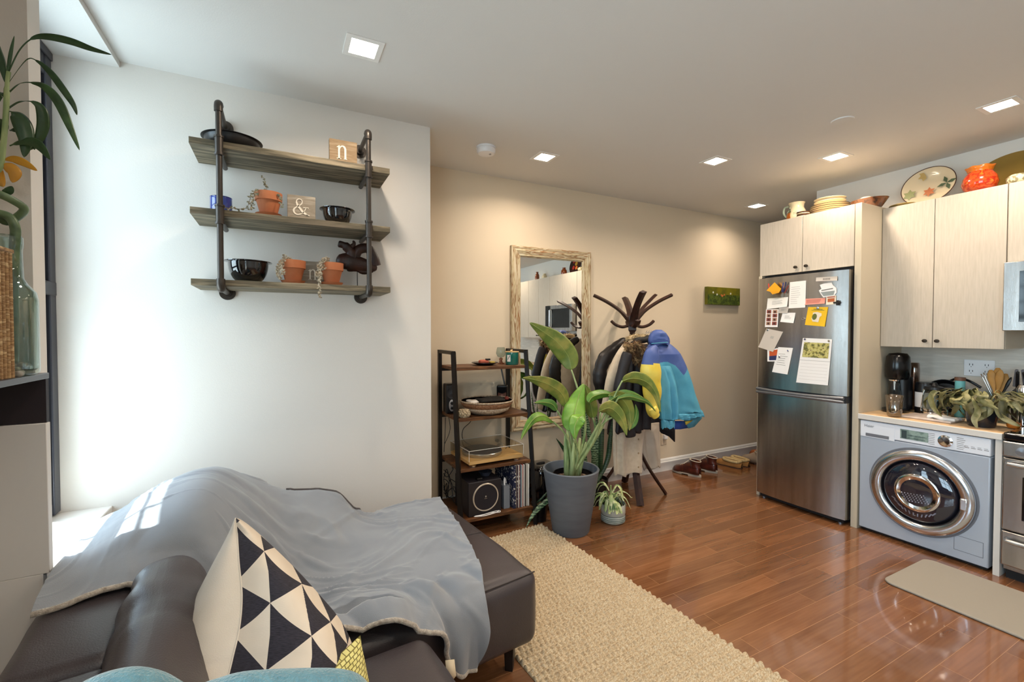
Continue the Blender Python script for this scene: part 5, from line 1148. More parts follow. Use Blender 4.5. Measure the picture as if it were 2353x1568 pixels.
snake('snake_plant', 'dark snake plant in a black pot hidden behind the big planter', (2.27,2.94,0), 0.11, 0.20,
  [([(1380,1050),(1383,985),(1392,925)], 0.032, 2.88, 0, sn_dark), ([(1365,1050),(1352,990),(1345,930)], 0.028, 2.85, 0, sn_band), ([(1395,1060),(1402,1010),(1408,960)], 0.028, 2.90, 0, sn_dark),
   ([(1372,1050),(1372,1000),(1370,945)], 0.028, 2.90, 0, sn_band),
   ([(1345,1060),(1340,1000),(1338,955)], 0.022, 2.92, 0, sn_band)], black_m)
snake('snake_plant', 'small snake plant left of the planter, one leaf reaching to the rug', (1.99,2.98,0) if False else (1.70,2.86,0), 0.065, 0.13,
  [([(1312,1070),(1300,1042),(1290,1025),(1278,1008)], 0.022, 2.80, -0.02, sn_dark), ([(1318,1070),(1308,1050),(1300,1030)], 0.018, 2.84, 0, sn_dark), ([(1278,1136),(1262,1148),(1240,1166),(1222,1188),(1209,1213)], 0.026, 2.78, -0.02, sn_band)], black_m)

# ------------------------------------------------------------------ small ceramic pot with variegated dracaena
sp_ = thing('variegated_plant', 'small variegated plant in a ribbed pale ceramic pot on the floor', 'potted plant', (2.165,2.585,0)); c = Vector((2.165,2.585,0))
cer = mat('pale_ceramic','#c6ccc2',0.25,vary='#a8b0a8',vscale=10,coat=0.4)
prf = [(0,0.0005),(0.072,0.0005),(0.080,0.008)] + [(0.085+0.004*math.sin(z*520), z) for z in [0.012+0.0042*k for k in range(12)]] + [(0.090,0.075),(0.091,0.12),(0.090,0.138),(0.084,0.138),(0.082,0.12),(0,0.118)]
mk('pot', M().lathe(prf, c, n=40), cer, parent=sp_, sharp=60)
m = M()
for k in range(4): m.tube([c+Vector((0.0885*math.cos(a*PI/20),0.0885*math.sin(a*PI/20),0.022+0.013*k)) for a in range(41)], 0.0013, n=5)
mk('groove', m, mat('groove_dark','#3c443f',0.7), parent=sp_)
mk('soil', M().lathe([(0,0.122),(0.082,0.121)], c, n=24), soil_m, parent=sp_)
lv = mat('variegated_leaf','#a9b678',0.45,vary=['#5d7d46','#c2c88e','#8ba05c'],vscale=14,vlo=0.35,vhi=0.65); lv2 = mat('variegated_leaf_pale','#8fa46c',0.45,vary=['#c9cfa4','#4f6f40'],vscale=22,vlo=0.4,vhi=0.6)
rnd = random.Random(11)
for k in range(44):
    a = rnd.uniform(0, 2*PI); h0 = rnd.uniform(0.16, 0.30); r_ = rnd.uniform(0.055, 0.12); dr = rnd.uniform(0.0, 0.06) if k % 4 else rnd.uniform(0.06,0.11)
    b0 = c + Vector((0.015*math.cos(a)-0.02, 0.015*math.sin(a), rnd.uniform(0.12, h0-0.03)))
    P_ = [b0, b0+Vector((r_*0.4*math.cos(a), r_*0.4*math.sin(a), 0.045)), b0+Vector((r_*0.85*math.cos(a), r_*0.85*math.sin(a), 0.03)), b0+Vector((r_*1.1*math.cos(a), r_*1.1*math.sin(a), -dr*0.4)), b0+Vector((r_*1.2*math.cos(a), r_*1.2*math.sin(a), -dr))]
    for p in P_: p.z = max(p.z, 0.11)
    m = M(); leaf(m, catmull(P_,4), lambda t: 0.0125*math.sin(PI*min(1,t*0.9+0.1)), (-math.sin(a), math.cos(a), 0), 0.3, 2)
    mk('leaf', m, [lv, lv2][k%2], parent=sp_, sharp=180)
mk('stem', M().tube([c+Vector((-0.02,0,0.12)), c+Vector((-0.022,0,0.27))], [0.008,0.005], n=8), stem_m, parent=sp_)

# ------------------------------------------------------------------ coat stand
bw = mat('dark_bentwood','#3a1d14',0.45,vary='#24110c',vscale=4,vstretch=(8,8,1))
cs = thing('coat_stand', 'dark brown bentwood coat stand with splayed legs in front of the far wall', 'coat stand', (2.68,2.96,0)); cx, cy = 2.68, 2.96
mk('pole', M().tube([(cx,cy,0.32),(cx,cy,1.39),(cx,cy,1.41),(cx,cy,1.53)], [0.030,0.030,0.046,0.040], n=4), bw, parent=cs, sharp=30)
for k, a in enumerate((-118,-32,60,148)):
    d = Vector((math.cos(R(a)), math.sin(R(a)), 0)); b0 = Vector((cx,cy,0)); sd_ = Vector((-d.y, d.x, 0))
    m = M(); pts = [b0+d*0.03+Vector((0,0,0.62)), b0+d*0.05+Vector((0,0,0.45)), b0+d*0.13+Vector((0,0,0.25)), b0+d*0.29+Vector((0,0,0.005))]
    m.tube(catmull(pts,5), [0.030]*16, n=4, flat=0.45, up=sd_); mk('leg', m, bw, parent=cs, sharp=30)
    # upper hook rising outwards, lower hook short
    m = M(); pts = [b0+d*0.022+Vector((0,0,1.44)), b0+d*0.04+Vector((0,0,1.50)), b0+d*0.11+Vector((0,0,1.58)), b0+d*0.22+Vector((0,0,1.655)), b0+d*0.33+Vector((0,0,1.71))]
    a2 = a+20
    m.tube(catmull(pts,5), [0.038]*4+[0.036]*5+[0.032]*12, n=4, flat=0.5, up=sd_); mk('hook', m, bw, parent=cs, sharp=30, bevel=0.004)
    m = M(); pts = [b0+d*0.022+Vector((0,0,1.455)), b0+d*0.08+Vector((0,0,1.437)), b0+d*0.14+Vector((0,0,1.455)), b0+d*0.18+Vector((0,0,1.49))]
    m.tube(catmull(pts,5), 0.027, n=4, flat=0.5, up=sd_); mk('hook', m, bw, parent=cs, sharp=30, bevel=0.003)
for a in (14,):
    d = Vector((math.cos(R(a)), math.sin(R(a)), 0)); b0 = Vector((cx,cy,0)); sd_ = Vector((-d.y, d.x, 0)); m = M()
    m.tube(catmull([b0+d*0.022+Vector((0,0,1.46)), b0+d*0.05+Vector((0,0,1.52)), b0+d*0.15+Vector((0,0,1.60)), b0+d*0.26+Vector((0,0,1.67)), b0+d*0.36+Vector((0,0,1.73))],5), 0.026, n=4, flat=0.55, up=sd_); mk('hook', m, bw, parent=cs, sharp=30, bevel=0.004)
# coats: hanging shells defined by left and right contours
def garment(rows, Yc, ry, ripple=0.012, nf=7, n=56, nz=10, mats=1, colf=None, seed=0, open_b=False, slant=0.0):
    """rows: (py, left px, right px) from shoulder to hem; a closed hanging shell"""
    rr_ = catmull([Vector((a, b_, c_)) for a, b_, c_ in rows], nz); m = M(); G = []; K = len(rr_)
    for i, q in enumerate(rr_):
        t = i/(K-1); Y = Yc + slant*t; L_, R_ = at(q.y, q.x, 'Y', Y), at(q.z, q.x, 'Y', Y); cxx = (L_.x+R_.x)/2; rx = abs(R_.x-L_.x)/2; z = at((q.y+q.z)/2, q.x, 'Y', Y).z; row = []
        for j in range(n):
            th = 2*PI*j/n; rp = ripple*min(1, t*1.8)*math.sin(nf*th+seed+1.5*math.sin(th*2+seed)+t*0.8) + 0.35*ripple*noise.noise(Vector((math.cos(th)*3, t*7, seed+math.sin(th)*3)))
            ryy = ry*min(1, 0.35+2.2*t)
            row.append(Vector((cxx + (rx)*math.cos(th)*(1 - 0.0*t), Y - (ryy+rp*2.2)*math.sin(th), z + (0.012*math.sin(5*th+seed) if i == K-1 else 0))))
        G.append(row)
    for i in range(K-1):
        for j in range(n):
            pass
    m.grid(G, closev=True)
    if colf:
        f0 = len(m.f) - (K-1)*n
        for i in range(K-1):
            q = rr_[i]
            for j in range(n):
                th = 2*PI*(j+0.5)/n; x = (q.y+q.z)/2 + (q.z-q.y)/2*math.cos(th); m.mi[f0+i*n+j] = colf(x, q.x, th)
    m.add([Vector(v) for v in G[0]], [tuple(range(n))])
    return m
def sleeve(pts, Y, r, n=16, quilt=0.0, flat=0.8, dy=0.0, seed=0):
    P_ = catmull(A(pts, Y, dy), 8); k = len(P_)
    rs = [interp([(i/(len(r)-1), v) for i, v in enumerate(r)], i/(k-1))*(1 + quilt*abs(math.sin(i*0.75)) + 0.05*math.sin(i*0.55+seed)) for i in range(k)]
    return M().tube(P_, rs, n=n, flat=flat)
puff = mat('black_puffer','#191617',0.42,bump=0.5,bscale=26,vary='#211d1d',vscale=9); parka = mat('charcoal_parka','#1d1a1f',0.55,bump=0.5,bscale=26); cream_wool = mat('cream_wool_coat','#cdbda6',0.95,bump=0.6,bscale=220,sheen=0.4,vary='#c2b199',vscale=30)
greige = mat('pale_grey_coat','#c1b5a5',0.9,bump=0.4,bscale=200,vary='#b5a998',vscale=6); navy = mat('navy_wool_coat','#0f0f18',0.9,bump=0.4,bscale=160)
cb = thing('cream_coat', 'long cream wool coat hanging lowest on the coat stand', 'coat', (2.62,2.96,0.62))
mk('body', garment([(782,1448,1482),(810,1430,1492),(880,1414,1488),(960,1410,1484),(1030,1410,1476),(1087,1412,1474)], 2.86, 0.045, 0.010, 6, seed=1), cream_wool, parent=cb, sharp=180, solid=0.006)
mk('back_panel', garment([(975,1462,1514),(985,1462,1514),(1000,1463,1515),(1040,1468,1516),(1075,1480,1517)], 2.925, 0.025, 0.006, 5, seed=2), greige, parent=cb, sharp=180, solid=0.006)
mk('sleeve', sleeve([(1443,795),(1420,830),(1403,880),(1394,930),(1385,985)], 2.79, [0.040,0.048,0.046,0.042,0.040], flat=0.7), cream_wool, parent=cb, sharp=180)
for k in range(3):
    p = at(1467, 1010+32*k, 'Y', 2.80); mk('button', M().lathe([(0.008,0),(0.008,0.003),(0,0.004)], p, n=14, rot=Matrix.Rotation(R(90),4,'X')), mat('horn_button','#a08a6c',0.4), parent=cb)
pc_ = thing('puffer_jacket', 'black quilted puffer jacket at the left side of the coat stand', 'jacket', (2.48,2.97,0.95))
mk('sleeve', sleeve([(1436,782),(1412,800),(1388,828),(1378,862),(1382,900),(1387,925)], 2.94, [0.026,0.042,0.058,0.056,0.048,0.036], quilt=0.10, flat=0.85), puff, parent=pc_, sharp=180)
mk('body', garment([(778,1430,1446),(800,1418,1447),(850,1408,1447),(920,1400,1447),(995,1398,1446)], 3.05, 0.06, 0.010, 5, seed=5), puff, parent=pc_, sharp=180, solid=0.006)
fur_m = mat('brown_fur','#7a5836',0.85,vary=['#3f2a18','#b59468'],vscale=25,vlo=0.35,vhi=0.65); fur_p = mat('pale_fur','#a8906a',0.9,vary='#cdb994',vscale=40)
def fur(parent, name, center_pts, Y, r, n, mt, seed, ln=0.035, down=0.5):
    rnd = random.Random(seed); m = M(); P_ = catmull(A(center_pts, Y), 8)
    m.tube(P_, [r*0.62]*len(P_), n=10)
    for k in range(n):
        p = P_[rnd.randrange(len(P_))]; d = Vector((rnd.uniform(-1,1), rnd.uniform(-1.2,0.3), rnd.uniform(-1,0.9))).normalized(); q = p + d*r*0.6; e = q + (d*0.8+Vector((0.1,0,-down))).normalized()*ln*rnd.uniform(0.6,1.3)
        s_ = d.cross(Vector((rnd.uniform(-1,1),rnd.uniform(-1,1),rnd.uniform(-1,1)))).normalized()*0.0028
        m.add([q-s_, q+s_, e], [(0,1,2)])
    return mk(name, m, mt, parent=parent, sharp=180)
pk = thing('fur_collar_parka', 'charcoal parka with a brown fur trimmed hood in the middle of the coat stand', 'jacket', (2.63,2.82,0.80))
mk('body', garment([(792,1452,1488),(815,1440,1489),(850,1432,1490),(900,1424,1493),(950,1420,1495),(990,1416,1495)], 2.745, 0.045, 0.010, 7, seed=3), parka, parent=pk, sharp=180, solid=0.006)
mk('sleeve', sleeve([(1442,812),(1432,850),(1424,900),(1428,950),(1446,985),(1449,1003)], 2.655, [0.040,0.048,0.050,0.046,0.044,0.040], quilt=0.03, flat=0.8), parka, parent=pk, sharp=180)
fur(pk, 'fur_trim', [(1437,792),(1446,802),(1456,815),(1466,828)], 2.66, 0.042, 900, fur_m, 1)
fur(pk, 'fur_trim', [(1458,790),(1470,800),(1474,818),(1470,835)], 2.64, 0.036, 800, fur_m, 2, 0.045)
fur(pk, 'fur_lining', [(1440,780),(1452,775),(1462,773),(1474,776)], 2.80, 0.026, 350, fur_p, 3, 0.02, 0.1)
mk('inner_hood', M().tube(catmull(A([(1452,790),(1465,783),(1480,782),(1494,775),(1500,772)],2.74),5), [0.016]*4+[0.026]*10+[0.02]*7, n=12), mat('black_lining','#0c0b0c',0.7), parent=pk, sharp=180)
nv = thing('navy_coat', 'black navy coat with a pointed hem behind the ski jacket', 'coat', (2.80,2.92,0.72))
mk('body', garment([(775,1478,1502),(800,1474,1512),(860,1470,1522),(930,1466,1540),(985,1464,1552)], 3.03, 0.060, 0.012, 6, seed=4), navy, parent=nv, sharp=180, solid=0.006)
tipm = M(); q = [at(x,y,'Y',2.98) for x, y in ((1512,985),(1550,965),(1550,1016),(1538,1004),(1520,996))]; tipm.add(q, [(0,1,2,3,4)]); mk('hem_corner', tipm, navy, parent=nv, solid=0.012)
fur(nv, 'pale_collar', [(1464,776),(1474,772),(1486,773)], 2.92, 0.02, 200, fur_p, 8, 0.016, 0.0)
# ski jacket
blu = mat('jacket_blue','#3c5290',0.5,bump=1.0,bscale=12,vary='#465b94',vscale=8); tea = mat('jacket_turquoise','#4590ad',0.5,bump=1.0,bscale=12,vary='#539bb3',vscale=6); yel = mat('jacket_yellow','#d6bb3c',0.5,bump=1.0,bscale=15,vary='#e3cf62',vscale=8)
royal = mat('jacket_lining_blue','#22489a',0.5,bump=0.6,bscale=16)
def yoke(x, y):
    return y < interp([(1465,842),(1490,831),(1515,830),(1530,839),(1547,861),(1572,837),(1590,838)], x)
def colj(x, y, th):
    if math.sin(th) < -0.2: return 0 if y < 850 else 1
    return 0 if yoke(x, y) else 1
sj = thing('ski_jacket', 'retro blue, turquoise and yellow ski jacket hanging at the right of the coat stand', 'jacket', (2.95,2.640,0.80))
m = garment([(788,1496,1534),(797,1488,1545),(812,1482,1558),(838,1477,1572),(870,1490,1584),(905,1505,1593),(932,1512,1602),(946,1516,1606)], 2.620, 0.090, 0.008, 6, n=220, nz=30, colf=colj, seed=7)
mk('body', m, [blu, tea], parent=sj, sharp=180)
mk('collar', garment([(758,1508,1518),(762,1502,1523),(770,1496,1530),(779,1493,1535),(786,1493,1536),(792,1496,1535)], 2.600, 0.050, 0.006, 5, seed=12), blu, parent=sj, sharp=180)
mk('collar_piping', M().tube(catmull(A([(1497,790),(1508,789),(1522,788),(1534,787)],2.535),6), 0.003, n=6), tea, parent=sj)
sm_ = sleeve([(1508,797),(1499,812),(1495,838),(1496,870),(1499,905),(1500,938),(1503,956)], 2.520, [0.020,0.058,0.082,0.086,0.074,0.060,0.036], n=20, flat=0.7, seed=3)
for i_, f_ in enumerate(sm_.f):
    z = sum(sm_.v[a].z for a in f_)/len(f_); sm_.mi[i_] = 0 if z > at(1492, 836, 'Y', 2.520).z else 1
mk('sleeve', sm_, [blu, yel], parent=sj, sharp=180)
mk('yellow_cuff', sleeve([(1499,938),(1504,950),(1508,957)], 2.480, [0.036,0.040,0.030], n=20, seed=5), yel, parent=sj, sharp=180)
mk('front_panel', garment([(842,1512,1540),(880,1516,1552),(930,1517,1556),(958,1519,1553),(963,1521,1548)], 2.520, 0.045, 0.012, 5, seed=9), tea, parent=sj, sharp=180)
mk('cuff_band', garment([(962,1521,1547),(972,1521,1547),(982,1522,1546)], 2.520, 0.038, 0.004, 9, seed=2), tea, parent=sj, sharp=180)
mk('hem_band', garment([(944,1520,1607),(952,1522,1611),(958,1524,1613)], 2.620, 0.088, 0.006, 18, seed=2), tea, parent=sj, sharp=180, solid=0.003)
q = [at(x,y,'Y',2.620) for x, y in ((1546,968),(1578,968),(1577,978),(1580,984),(1563,987),(1549,987))]; mk('lining', M().add(q,[tuple(range(6))]), royal, parent=sj, solid=0.006)
q = [at(x,y,'Y',2.630) for x, y in ((1572,966),(1613,956),(1612,962),(1595,981),(1582,985),(1576,975))]; mk('lining_turquoise', M().add(q,[tuple(range(6))]), tea, parent=sj, solid=0.006)
q = [at(x,y,'Y',2.615) for x, y in ((1574,969),(1592,966),(1584,972),(1576,977))]; mk('lining_yellow', M().add(q,[tuple(range(4))]), yel, parent=sj, solid=0.006)
m = M()
for k in range(3): m.tube(catmull(A([(1487+5*k,760),(1484+5*k,766),(1489+5*k,764)],2.580),4), 0.0016, n=5)
mk('hanger_loop', m, chrome_m, parent=sj)

# ------------------------------------------------------------------ shoes by the far wall
boot_m = mat('oxblood_leather','#54241a',0.28,coat=0.5,vary=['#3a1712','#7a3d20'],vscale=8); sole_m = mat('cream_sole','#a39a8c',0.7); lace_m = mat('pale_lace','#cfc6b6',0.8)
def boot(label, loc, rz, leather, group=None, shaft=0.155, L=0.29, sole=sole_m, laces=True):
    t = thing('lace_up_boot', label, 'boot', loc, rz, group); K = dict(parent=t, local=True)
    out = []
    for k in range(28):
        a = 2*PI*k/28; x = math.cos(a); y = math.sin(a); w_ = 0.050 if x > 0.2 else (0.038 if x < -0.3 else 0.042); out.append((x*L/2, y*w_*(1 if abs(x) < 0.9 else 0.95)))
    m = M().prism(out, (0,0,0.012),(1,0,0),(0,1,0),(0,0,0.012)); 
    m.prism([(x, y) for x, y in out if x < -0.02], (0,0,0.0),(1,0,0),(0,1,0),(0,0,0.012)); m.prism([(x, y) for x, y in out if x > 0.03], (0,0,0.003),(1,0,0),(0,1,0),(0,0,0.009)); mk('sole', m, sole, bevel=0.002, **K)
    # upper: cross sections from heel to toe
    G = []
    for k in range(17):
        u = k/16; x = -L/2+0.012 + (L-0.02)*u; w_ = interp([(0,0.022),(0.08,0.034),(0.3,0.036),(0.55,0.038),(0.75,0.046),(0.9,0.040),(1,0.014)], u); h_ = interp([(0,0.08),(0.1,0.10),(0.4,0.105),(0.55,0.085),(0.72,0.062),(0.88,0.050),(0.96,0.036),(1,0.014)], u)
        G.append([Vector((x, w_*math.cos(PI*j/14)*(1 if j not in (0,14) else 1.0), 0.023 + h_*math.sin(PI*j/14)**0.75)) for j in range(15)])
    m = M().grid(G)
    R_ = []
    for k in range(9):
        u = k/8; z = 0.085 + (shaft-0.085)*u; cx_ = -L/2+0.058 - 0.012*u*0 + 0.006*math.sin(u*3); rx_ = interp([(0,0.052),(0.4,0.046),(1,0.052)], u); ry_ = interp([(0,0.034),(0.5,0.034),(1,0.040)], u)
        R_.append([Vector((cx_ + rx_*math.cos(2*PI*j/20), ry_*math.sin(2*PI*j/20), z + 0.006*math.cos(2*PI*j/20)*u)) for j in range(20)])
    m.grid(R_, closev=True); mk('upper', m, leather, sharp=180, solid=0.003, **K)
    mk('collar', M().tube(R_[-1]+[R_[-1][0]], 0.004, n=8), mat('sock_lining','#c7bba8',0.9), **K)
    if laces:
        m = M()
        for k in range(6):
            x = -0.035+0.017*k; z = interp([(0,0.150),(1,0.138),(2,0.124),(3,0.110),(4,0.098),(5,0.090)], k)
            m.tube([(x-0.006,-0.020,z-0.006),(x,0,z+0.002),(x+0.004,0.020,z-0.006)], 0.0028, n=6)
        m.tube(catmull([(-0.04,0,0.152),(-0.02,-0.03,0.158),(-0.015,-0.04,0.14),(-0.03,-0.02,0.148)],5), 0.0026, n=6)
        mk('laces', m, lace_m, **K)
    return t
boot('oxblood lace-up boot with pale sole, nearer one of the pair by the far wall', (3.522,3.115,0), R(107), boot_m, 'oxblood boots')
boot('oxblood lace-up boot half hidden behind its nearer twin', (3.765,3.125,0), R(108), boot_m, 'oxblood boots')
tan_m = mat('tan_suede','#a5733c',0.9,vary='#8f6132',vscale=12); tansole = mat('dark_sole','#3a2518',0.7)
def moccasin(label, loc, rz):
    t = thing('moccasin', label, 'slipper', loc, rz, 'tan moccasins'); K = dict(parent=t, local=True); G = []
    for k in range(17):
        u = k/16; x = -0.14+0.28*u; w_ = interp([(0,0.02),(0.1,0.038),(0.5,0.042),(0.8,0.048),(0.95,0.03),(1,0.01)], u); h_ = interp([(0,0.045),(0.2,0.06),(0.5,0.058),(0.75,0.055),(0.92,0.04),(1,0.014)], u)
        G.append([Vector((x, w_*math.cos(PI*j/14), 0.006 + h_*math.sin(PI*j/14)**0.7*(1 if not (0.1 < u < 0.55) else min(1, 1)))) for j in range(15)])
    mk('upper', M().grid(G), tan_m, sharp=180, **K); mk('sole', M().prism([(x_.x, x_.y*1.04) for x_ in [r_[0] for r_ in G]] + [(x_.x, x_.y*1.04) for x_ in [r_[-1] for r_ in G][::-1]], (0,0,0.0),(1,0,0),(0,1,0),(0,0,0.010)), tansole, **K)
    m = M().tube(catmull([(-0.11,0.03,0.062),(-0.12,0,0.066),(-0.11,-0.03,0.062),(-0.04,-0.042,0.064),(0.03,-0.03,0.068),(0.045,0,0.072),(0.03,0.03,0.068),(-0.04,0.042,0.064),(-0.11,0.03,0.062)],4), 0.014, n=8); mk('fleece_lining', m, mat('sheep_fleece','#c9ae7c',0.95,bump=1.0,bscale=120), sharp=180, **K)
    return t
moccasin('tan moccasin slipper with fleece lining, the one next to the oxblood boots', (4.14,3.12,0), R(100)); moccasin('tan moccasin slipper with fleece lining, right beside its twin', (4.27,3.12,0), R(92))
boot('tan leather boot standing against the far wall at the fridge edge', (4.70,3.13,0), R(95), mat('tan_leather','#9a5426',0.5,vary='#7d4120',vscale=8), None, 0.20, 0.28, tansole)
boot('grey beige ankle boot lying before the tan boot at the fridge edge', (4.44,3.05,0), R(100), mat('taupe_suede','#9a8774',0.9), None, 0.13, 0.26, tansole, False)
# ------------------------------------------------------------------ recess by the pier: board, bottle, bamboo
tag(mk('window_board', M().box(-0.925,-0.64,1.20,1.899,1.254,1.272), mat('grey_board','#4f4f56',0.35), bevel=0.002), 'dark grey board fixed across the recess beside the window pier', 'shelf')
tag(mk('board_bracket', M().box(-0.92,-0.642,1.880,1.899,1.120,1.2535), mat('dark_apron','#241c22',0.6)), 'dark upright panel right under the grey board', 'panel')
tag(mk('white_side_panel', M().box(-0.92,-0.640,1.872,1.899,0.655,1.119).box(-0.92,-0.655,1.872,1.899,0.001,0.655), mat('panel_white','#d2cfcb',0.6), bevel=0.002), 'plain white panel below the dark upright panel, beside the sofa back', 'panel')
bt = thing('glass_bottle', 'tall clear glass bottle on the grey board holding the lucky bamboo', 'bottle', (-0.690,1.80,1.2725)); c = Vector((-0.690,1.80,1.2725))
outp = [(0,0.002),(0.056,0.002),(0.061,0.008),(0.062,0.02),(0.062,0.215),(0.058,0.240),(0.042,0.262),(0.033,0.280),(0.031,0.36),(0.0335,0.372),(0.0335,0.395),(0.030,0.400)]
mk('glass', M().lathe(outp + [(r-0.0035 if r > 0.01 else 0, z+(0.012 if i < 3 else 0)) for i, (r, z) in list(enumerate(outp))[::-1][1:]], c, n=40), thin_glass('bottle_glass','#e9f3ef',0.3), parent=bt, sharp=180)
m = M(); rnd = random.Random(3)
for k in range(26):
    a = rnd.uniform(0,6.28); r_ = rnd.uniform(0,0.045); m.rbox(c+Vector((r_*math.cos(a), r_*math.sin(a), 0.020+0.012*rnd.random())),(0.009,0.008,0.006),0.005,n=1)
mk('pebbles', m, mat('pebble','#8c7660',0.5,vary='#b7a893',vscale=30), parent=bt, sharp=180)
lb = thing('lucky_bamboo', 'spiralling lucky bamboo with long drooping leaves growing out of the glass bottle', 'plant', (-0.690,1.80,1.31))
bam = mat('bamboo_stalk','#5d7350',0.4,vary=['#42583a','#7c8f68'],vscale=8); bl_ = mat('bamboo_leaf','#33502e',0.35,vary=['#27401f','#4a6b3a'],vscale=8); yl_ = mat('yellow_bamboo_leaf','#c08c1e',0.5,vary='#a8741a',vscale=9)
def B(pts, Y=1.79, dy=0.0): return A(pts, Y, dy)
st = B([(30,835),(31,740),(30,640),(34,560),(35,525),(22,500),(-5,490),(-30,482)]); st2 = B([(-30,470),(0,505),(28,493),(50,477),(32,462),(5,450),(-18,440),(-30,420)]); st3 = B([(-25,420),(-12,400),(2,380),(8,330),(14,260),(16,200),(20,165)])
for i, p in enumerate(st2): p.y += 0.03*math.sin(i*0.9)
mk('stalk', M().tube(catmull(st,8), 0.0115, n=12), bam, parent=lb, sharp=180); mk('stalk', M().tube(catmull(st2,8), 0.0105, n=12), bam, parent=lb, sharp=180)
mk('stem', M().tube(catmull(st3,8), [0.0065]*40+[0.005]*9, n=10), stem_m, parent=lb, sharp=180)
LV = [([(20,165),(45,115),(75,88),(110,84),(160,94),(210,112),(257,126)], 0.0100, bl_, 0.0), ([(20,190),(60,138),(85,140),(115,165),(145,205),(168,240),(177,265)], 0.0095, bl_, 0.02),
      ([(18,215),(45,192),(75,190),(105,200),(135,235),(160,290),(183,346)], 0.0125, bl_, 0.0), ([(18,250),(45,234),(75,234),(95,250),(100,285),(90,320),(70,345)], 0.0140, bl_, 0.03),
      ([(22,255),(38,262),(52,285),(60,320),(55,362)], 0.021, bl_, 0.0), ([(22,335),(50,325),(75,325),(95,340),(116,368)], 0.014, bl_, -0.02), ([(22,300),(50,300),(68,318),(80,345)], 0.012, bl_, 0.03),
      ([(14,190),(20,150),(26,115),(33,82)], 0.004, bl_, 0), ([(16,200),(5,150),(-8,110),(-20,60)], 0.010, bl_, 0), ([(18,230),(-5,210),(-25,240),(-30,300)], 0.016, bl_, 0), ([(16,280),(0,290),(-14,330)], 0.016, bl_, 0.02),
      ([(8,368),(30,365),(55,374),(86,393)], 0.0115, yl_, 0), ([(8,375),(20,380),(34,398),(28,420)], 0.016, yl_, 0), ([(2,385),(-2,410),(8,430)], 0.012, yl_, 0.01), ([(2,440),(18,440),(28,428)], 0.010, bl_, 0)]
for k, (pts, hw, mt, dy) in enumerate(LV):
    mb = catmull(B(pts, 1.79, dy), 6); m = M(); view = Vector((-0.43,0.9,0)); tot = len(mb)
    f_ = 0.32 if len(pts) > 5 else 0.1
    leaf(m, mb, lambda t, hw=hw, f_=f_: hw*(0.15 if t < f_ else math.sin(PI*min(1, 0.08+(t-f_)/(1-f_)*0.92))**0.8), (mb[-1]-mb[0]).normalized().cross(view), 0.25, 3, seed=k)
    mk('leaf', m, mt, parent=lb, sharp=180, solid=0.0008)
wk = thing('rattan_box', 'slatted rattan box standing on the grey board at the left edge', 'box', (-0.745,1.66,1.2725))
m = M()
for k in range(9): m.cyl((-0.655-0.0005*k, 1.735-0.018*k, 1.273), (-0.655-0.0005*k, 1.735-0.018*k, 1.618), 0.0065, n=8)
for k in range(9): m.cyl((-0.665-0.02*k, 1.740, 1.273), (-0.665-0.02*k, 1.740, 1.618), 0.0065, n=8)
rat = mat('rattan','#a8875c',0.7,vary=['#7d5b38','#c2a67c'],vscale=10,vstretch=(3,3,12)); mk('slats', m, rat, parent=wk, sharp=60)
mk('lining', M().box(-0.845,-0.662,1.585,1.733,1.273,1.612), mat('rattan_dark','#7a5c3c',0.8), parent=wk); mk('top_rim', M().box(-0.85,-0.648,1.58,1.747,1.612,1.624), rat, parent=wk, bevel=0.003)
wk.location.y -= 0.016
tag(mk('sea_shell', M().rbox((-0.655,1.755,1.281),(0.010,0.016,0.009),0.008,n=2,noise_a=0.003,noise_s=60), mat('shell_grey','#8f8a80',0.5), sharp=180, weld=True), 'little grey shell at the foot of the glass bottle', 'shell')

# ------------------------------------------------------------------ crockery on top of the cabinets
def P3(y, z): return None
ivory = mat('ivory_glaze','#e0cfa8',0.25,coat=0.4); brownrim = mat('brown_rim','#4a2a1c',0.3)
pt = thing('milk_pitcher', 'ivory pitcher with a painted orange cottage on the fridge cabinet', 'pitcher', (3.80,2.252,2.3025)); c = Vector((3.80,2.252,2.3025))
mk('body', M().lathe([(0,0.001),(0.055,0.001),(0.068,0.02),(0.072,0.05),(0.062,0.09),(0.050,0.115),(0.052,0.140),(0.060,0.155),(0.056,0.155),(0.047,0.135),(0.045,0.115),(0,0.10)], c, n=36), ivory, parent=pt)
mk('handle', M().tube(catmull([c+Vector((-0.02,0.052,0.135)), c+Vector((-0.02,0.088,0.13)), c+Vector((-0.02,0.095,0.085)), c+Vector((-0.02,0.070,0.05))],6), 0.0075, n=10), mat('pitcher_handle','#a9b39a',0.4), parent=pt)
def patch(pts, c_, rad, l=0.0015):
    Q = []
    for (a, z) in pts: r_ = rad(z)+l; Q.append(c_ + Vector((-r_*math.cos(a), r_*math.sin(a), z)))
    return M().add(Q, [tuple(range(len(Q)))])
radp = lambda z: interp([(0.0,0.055),(0.02,0.068),(0.05,0.072),(0.09,0.062),(0.115,0.05)], z)
m = M()
for i in range(6):
    for j in range(5):
        a0, a1 = 0.15+0.13*i, 0.15+0.13*(i+1); z0, z1 = 0.012+0.012*j, 0.012+0.012*(j+1); m.add(patch([(a0,z0),(a1,z0),(a1,z1),(a0,z1)], c, radp).v, [(0,1,2,3)])
mk('painted_cottage', m, mat('cottage_orange','#b8641c',0.3), parent=pt); m = M()
for i in range(7): a0, a1 = 0.10+0.125*i, 0.10+0.125*(i+1); m.add(patch([(a0,0.072),(a1,0.072),(a1,0.078+0.012*min(i+1,6-i)),(a0,0.078+0.012*min(i,7-i))], c, radp, 0.002).v, [(0,1,2,3)])
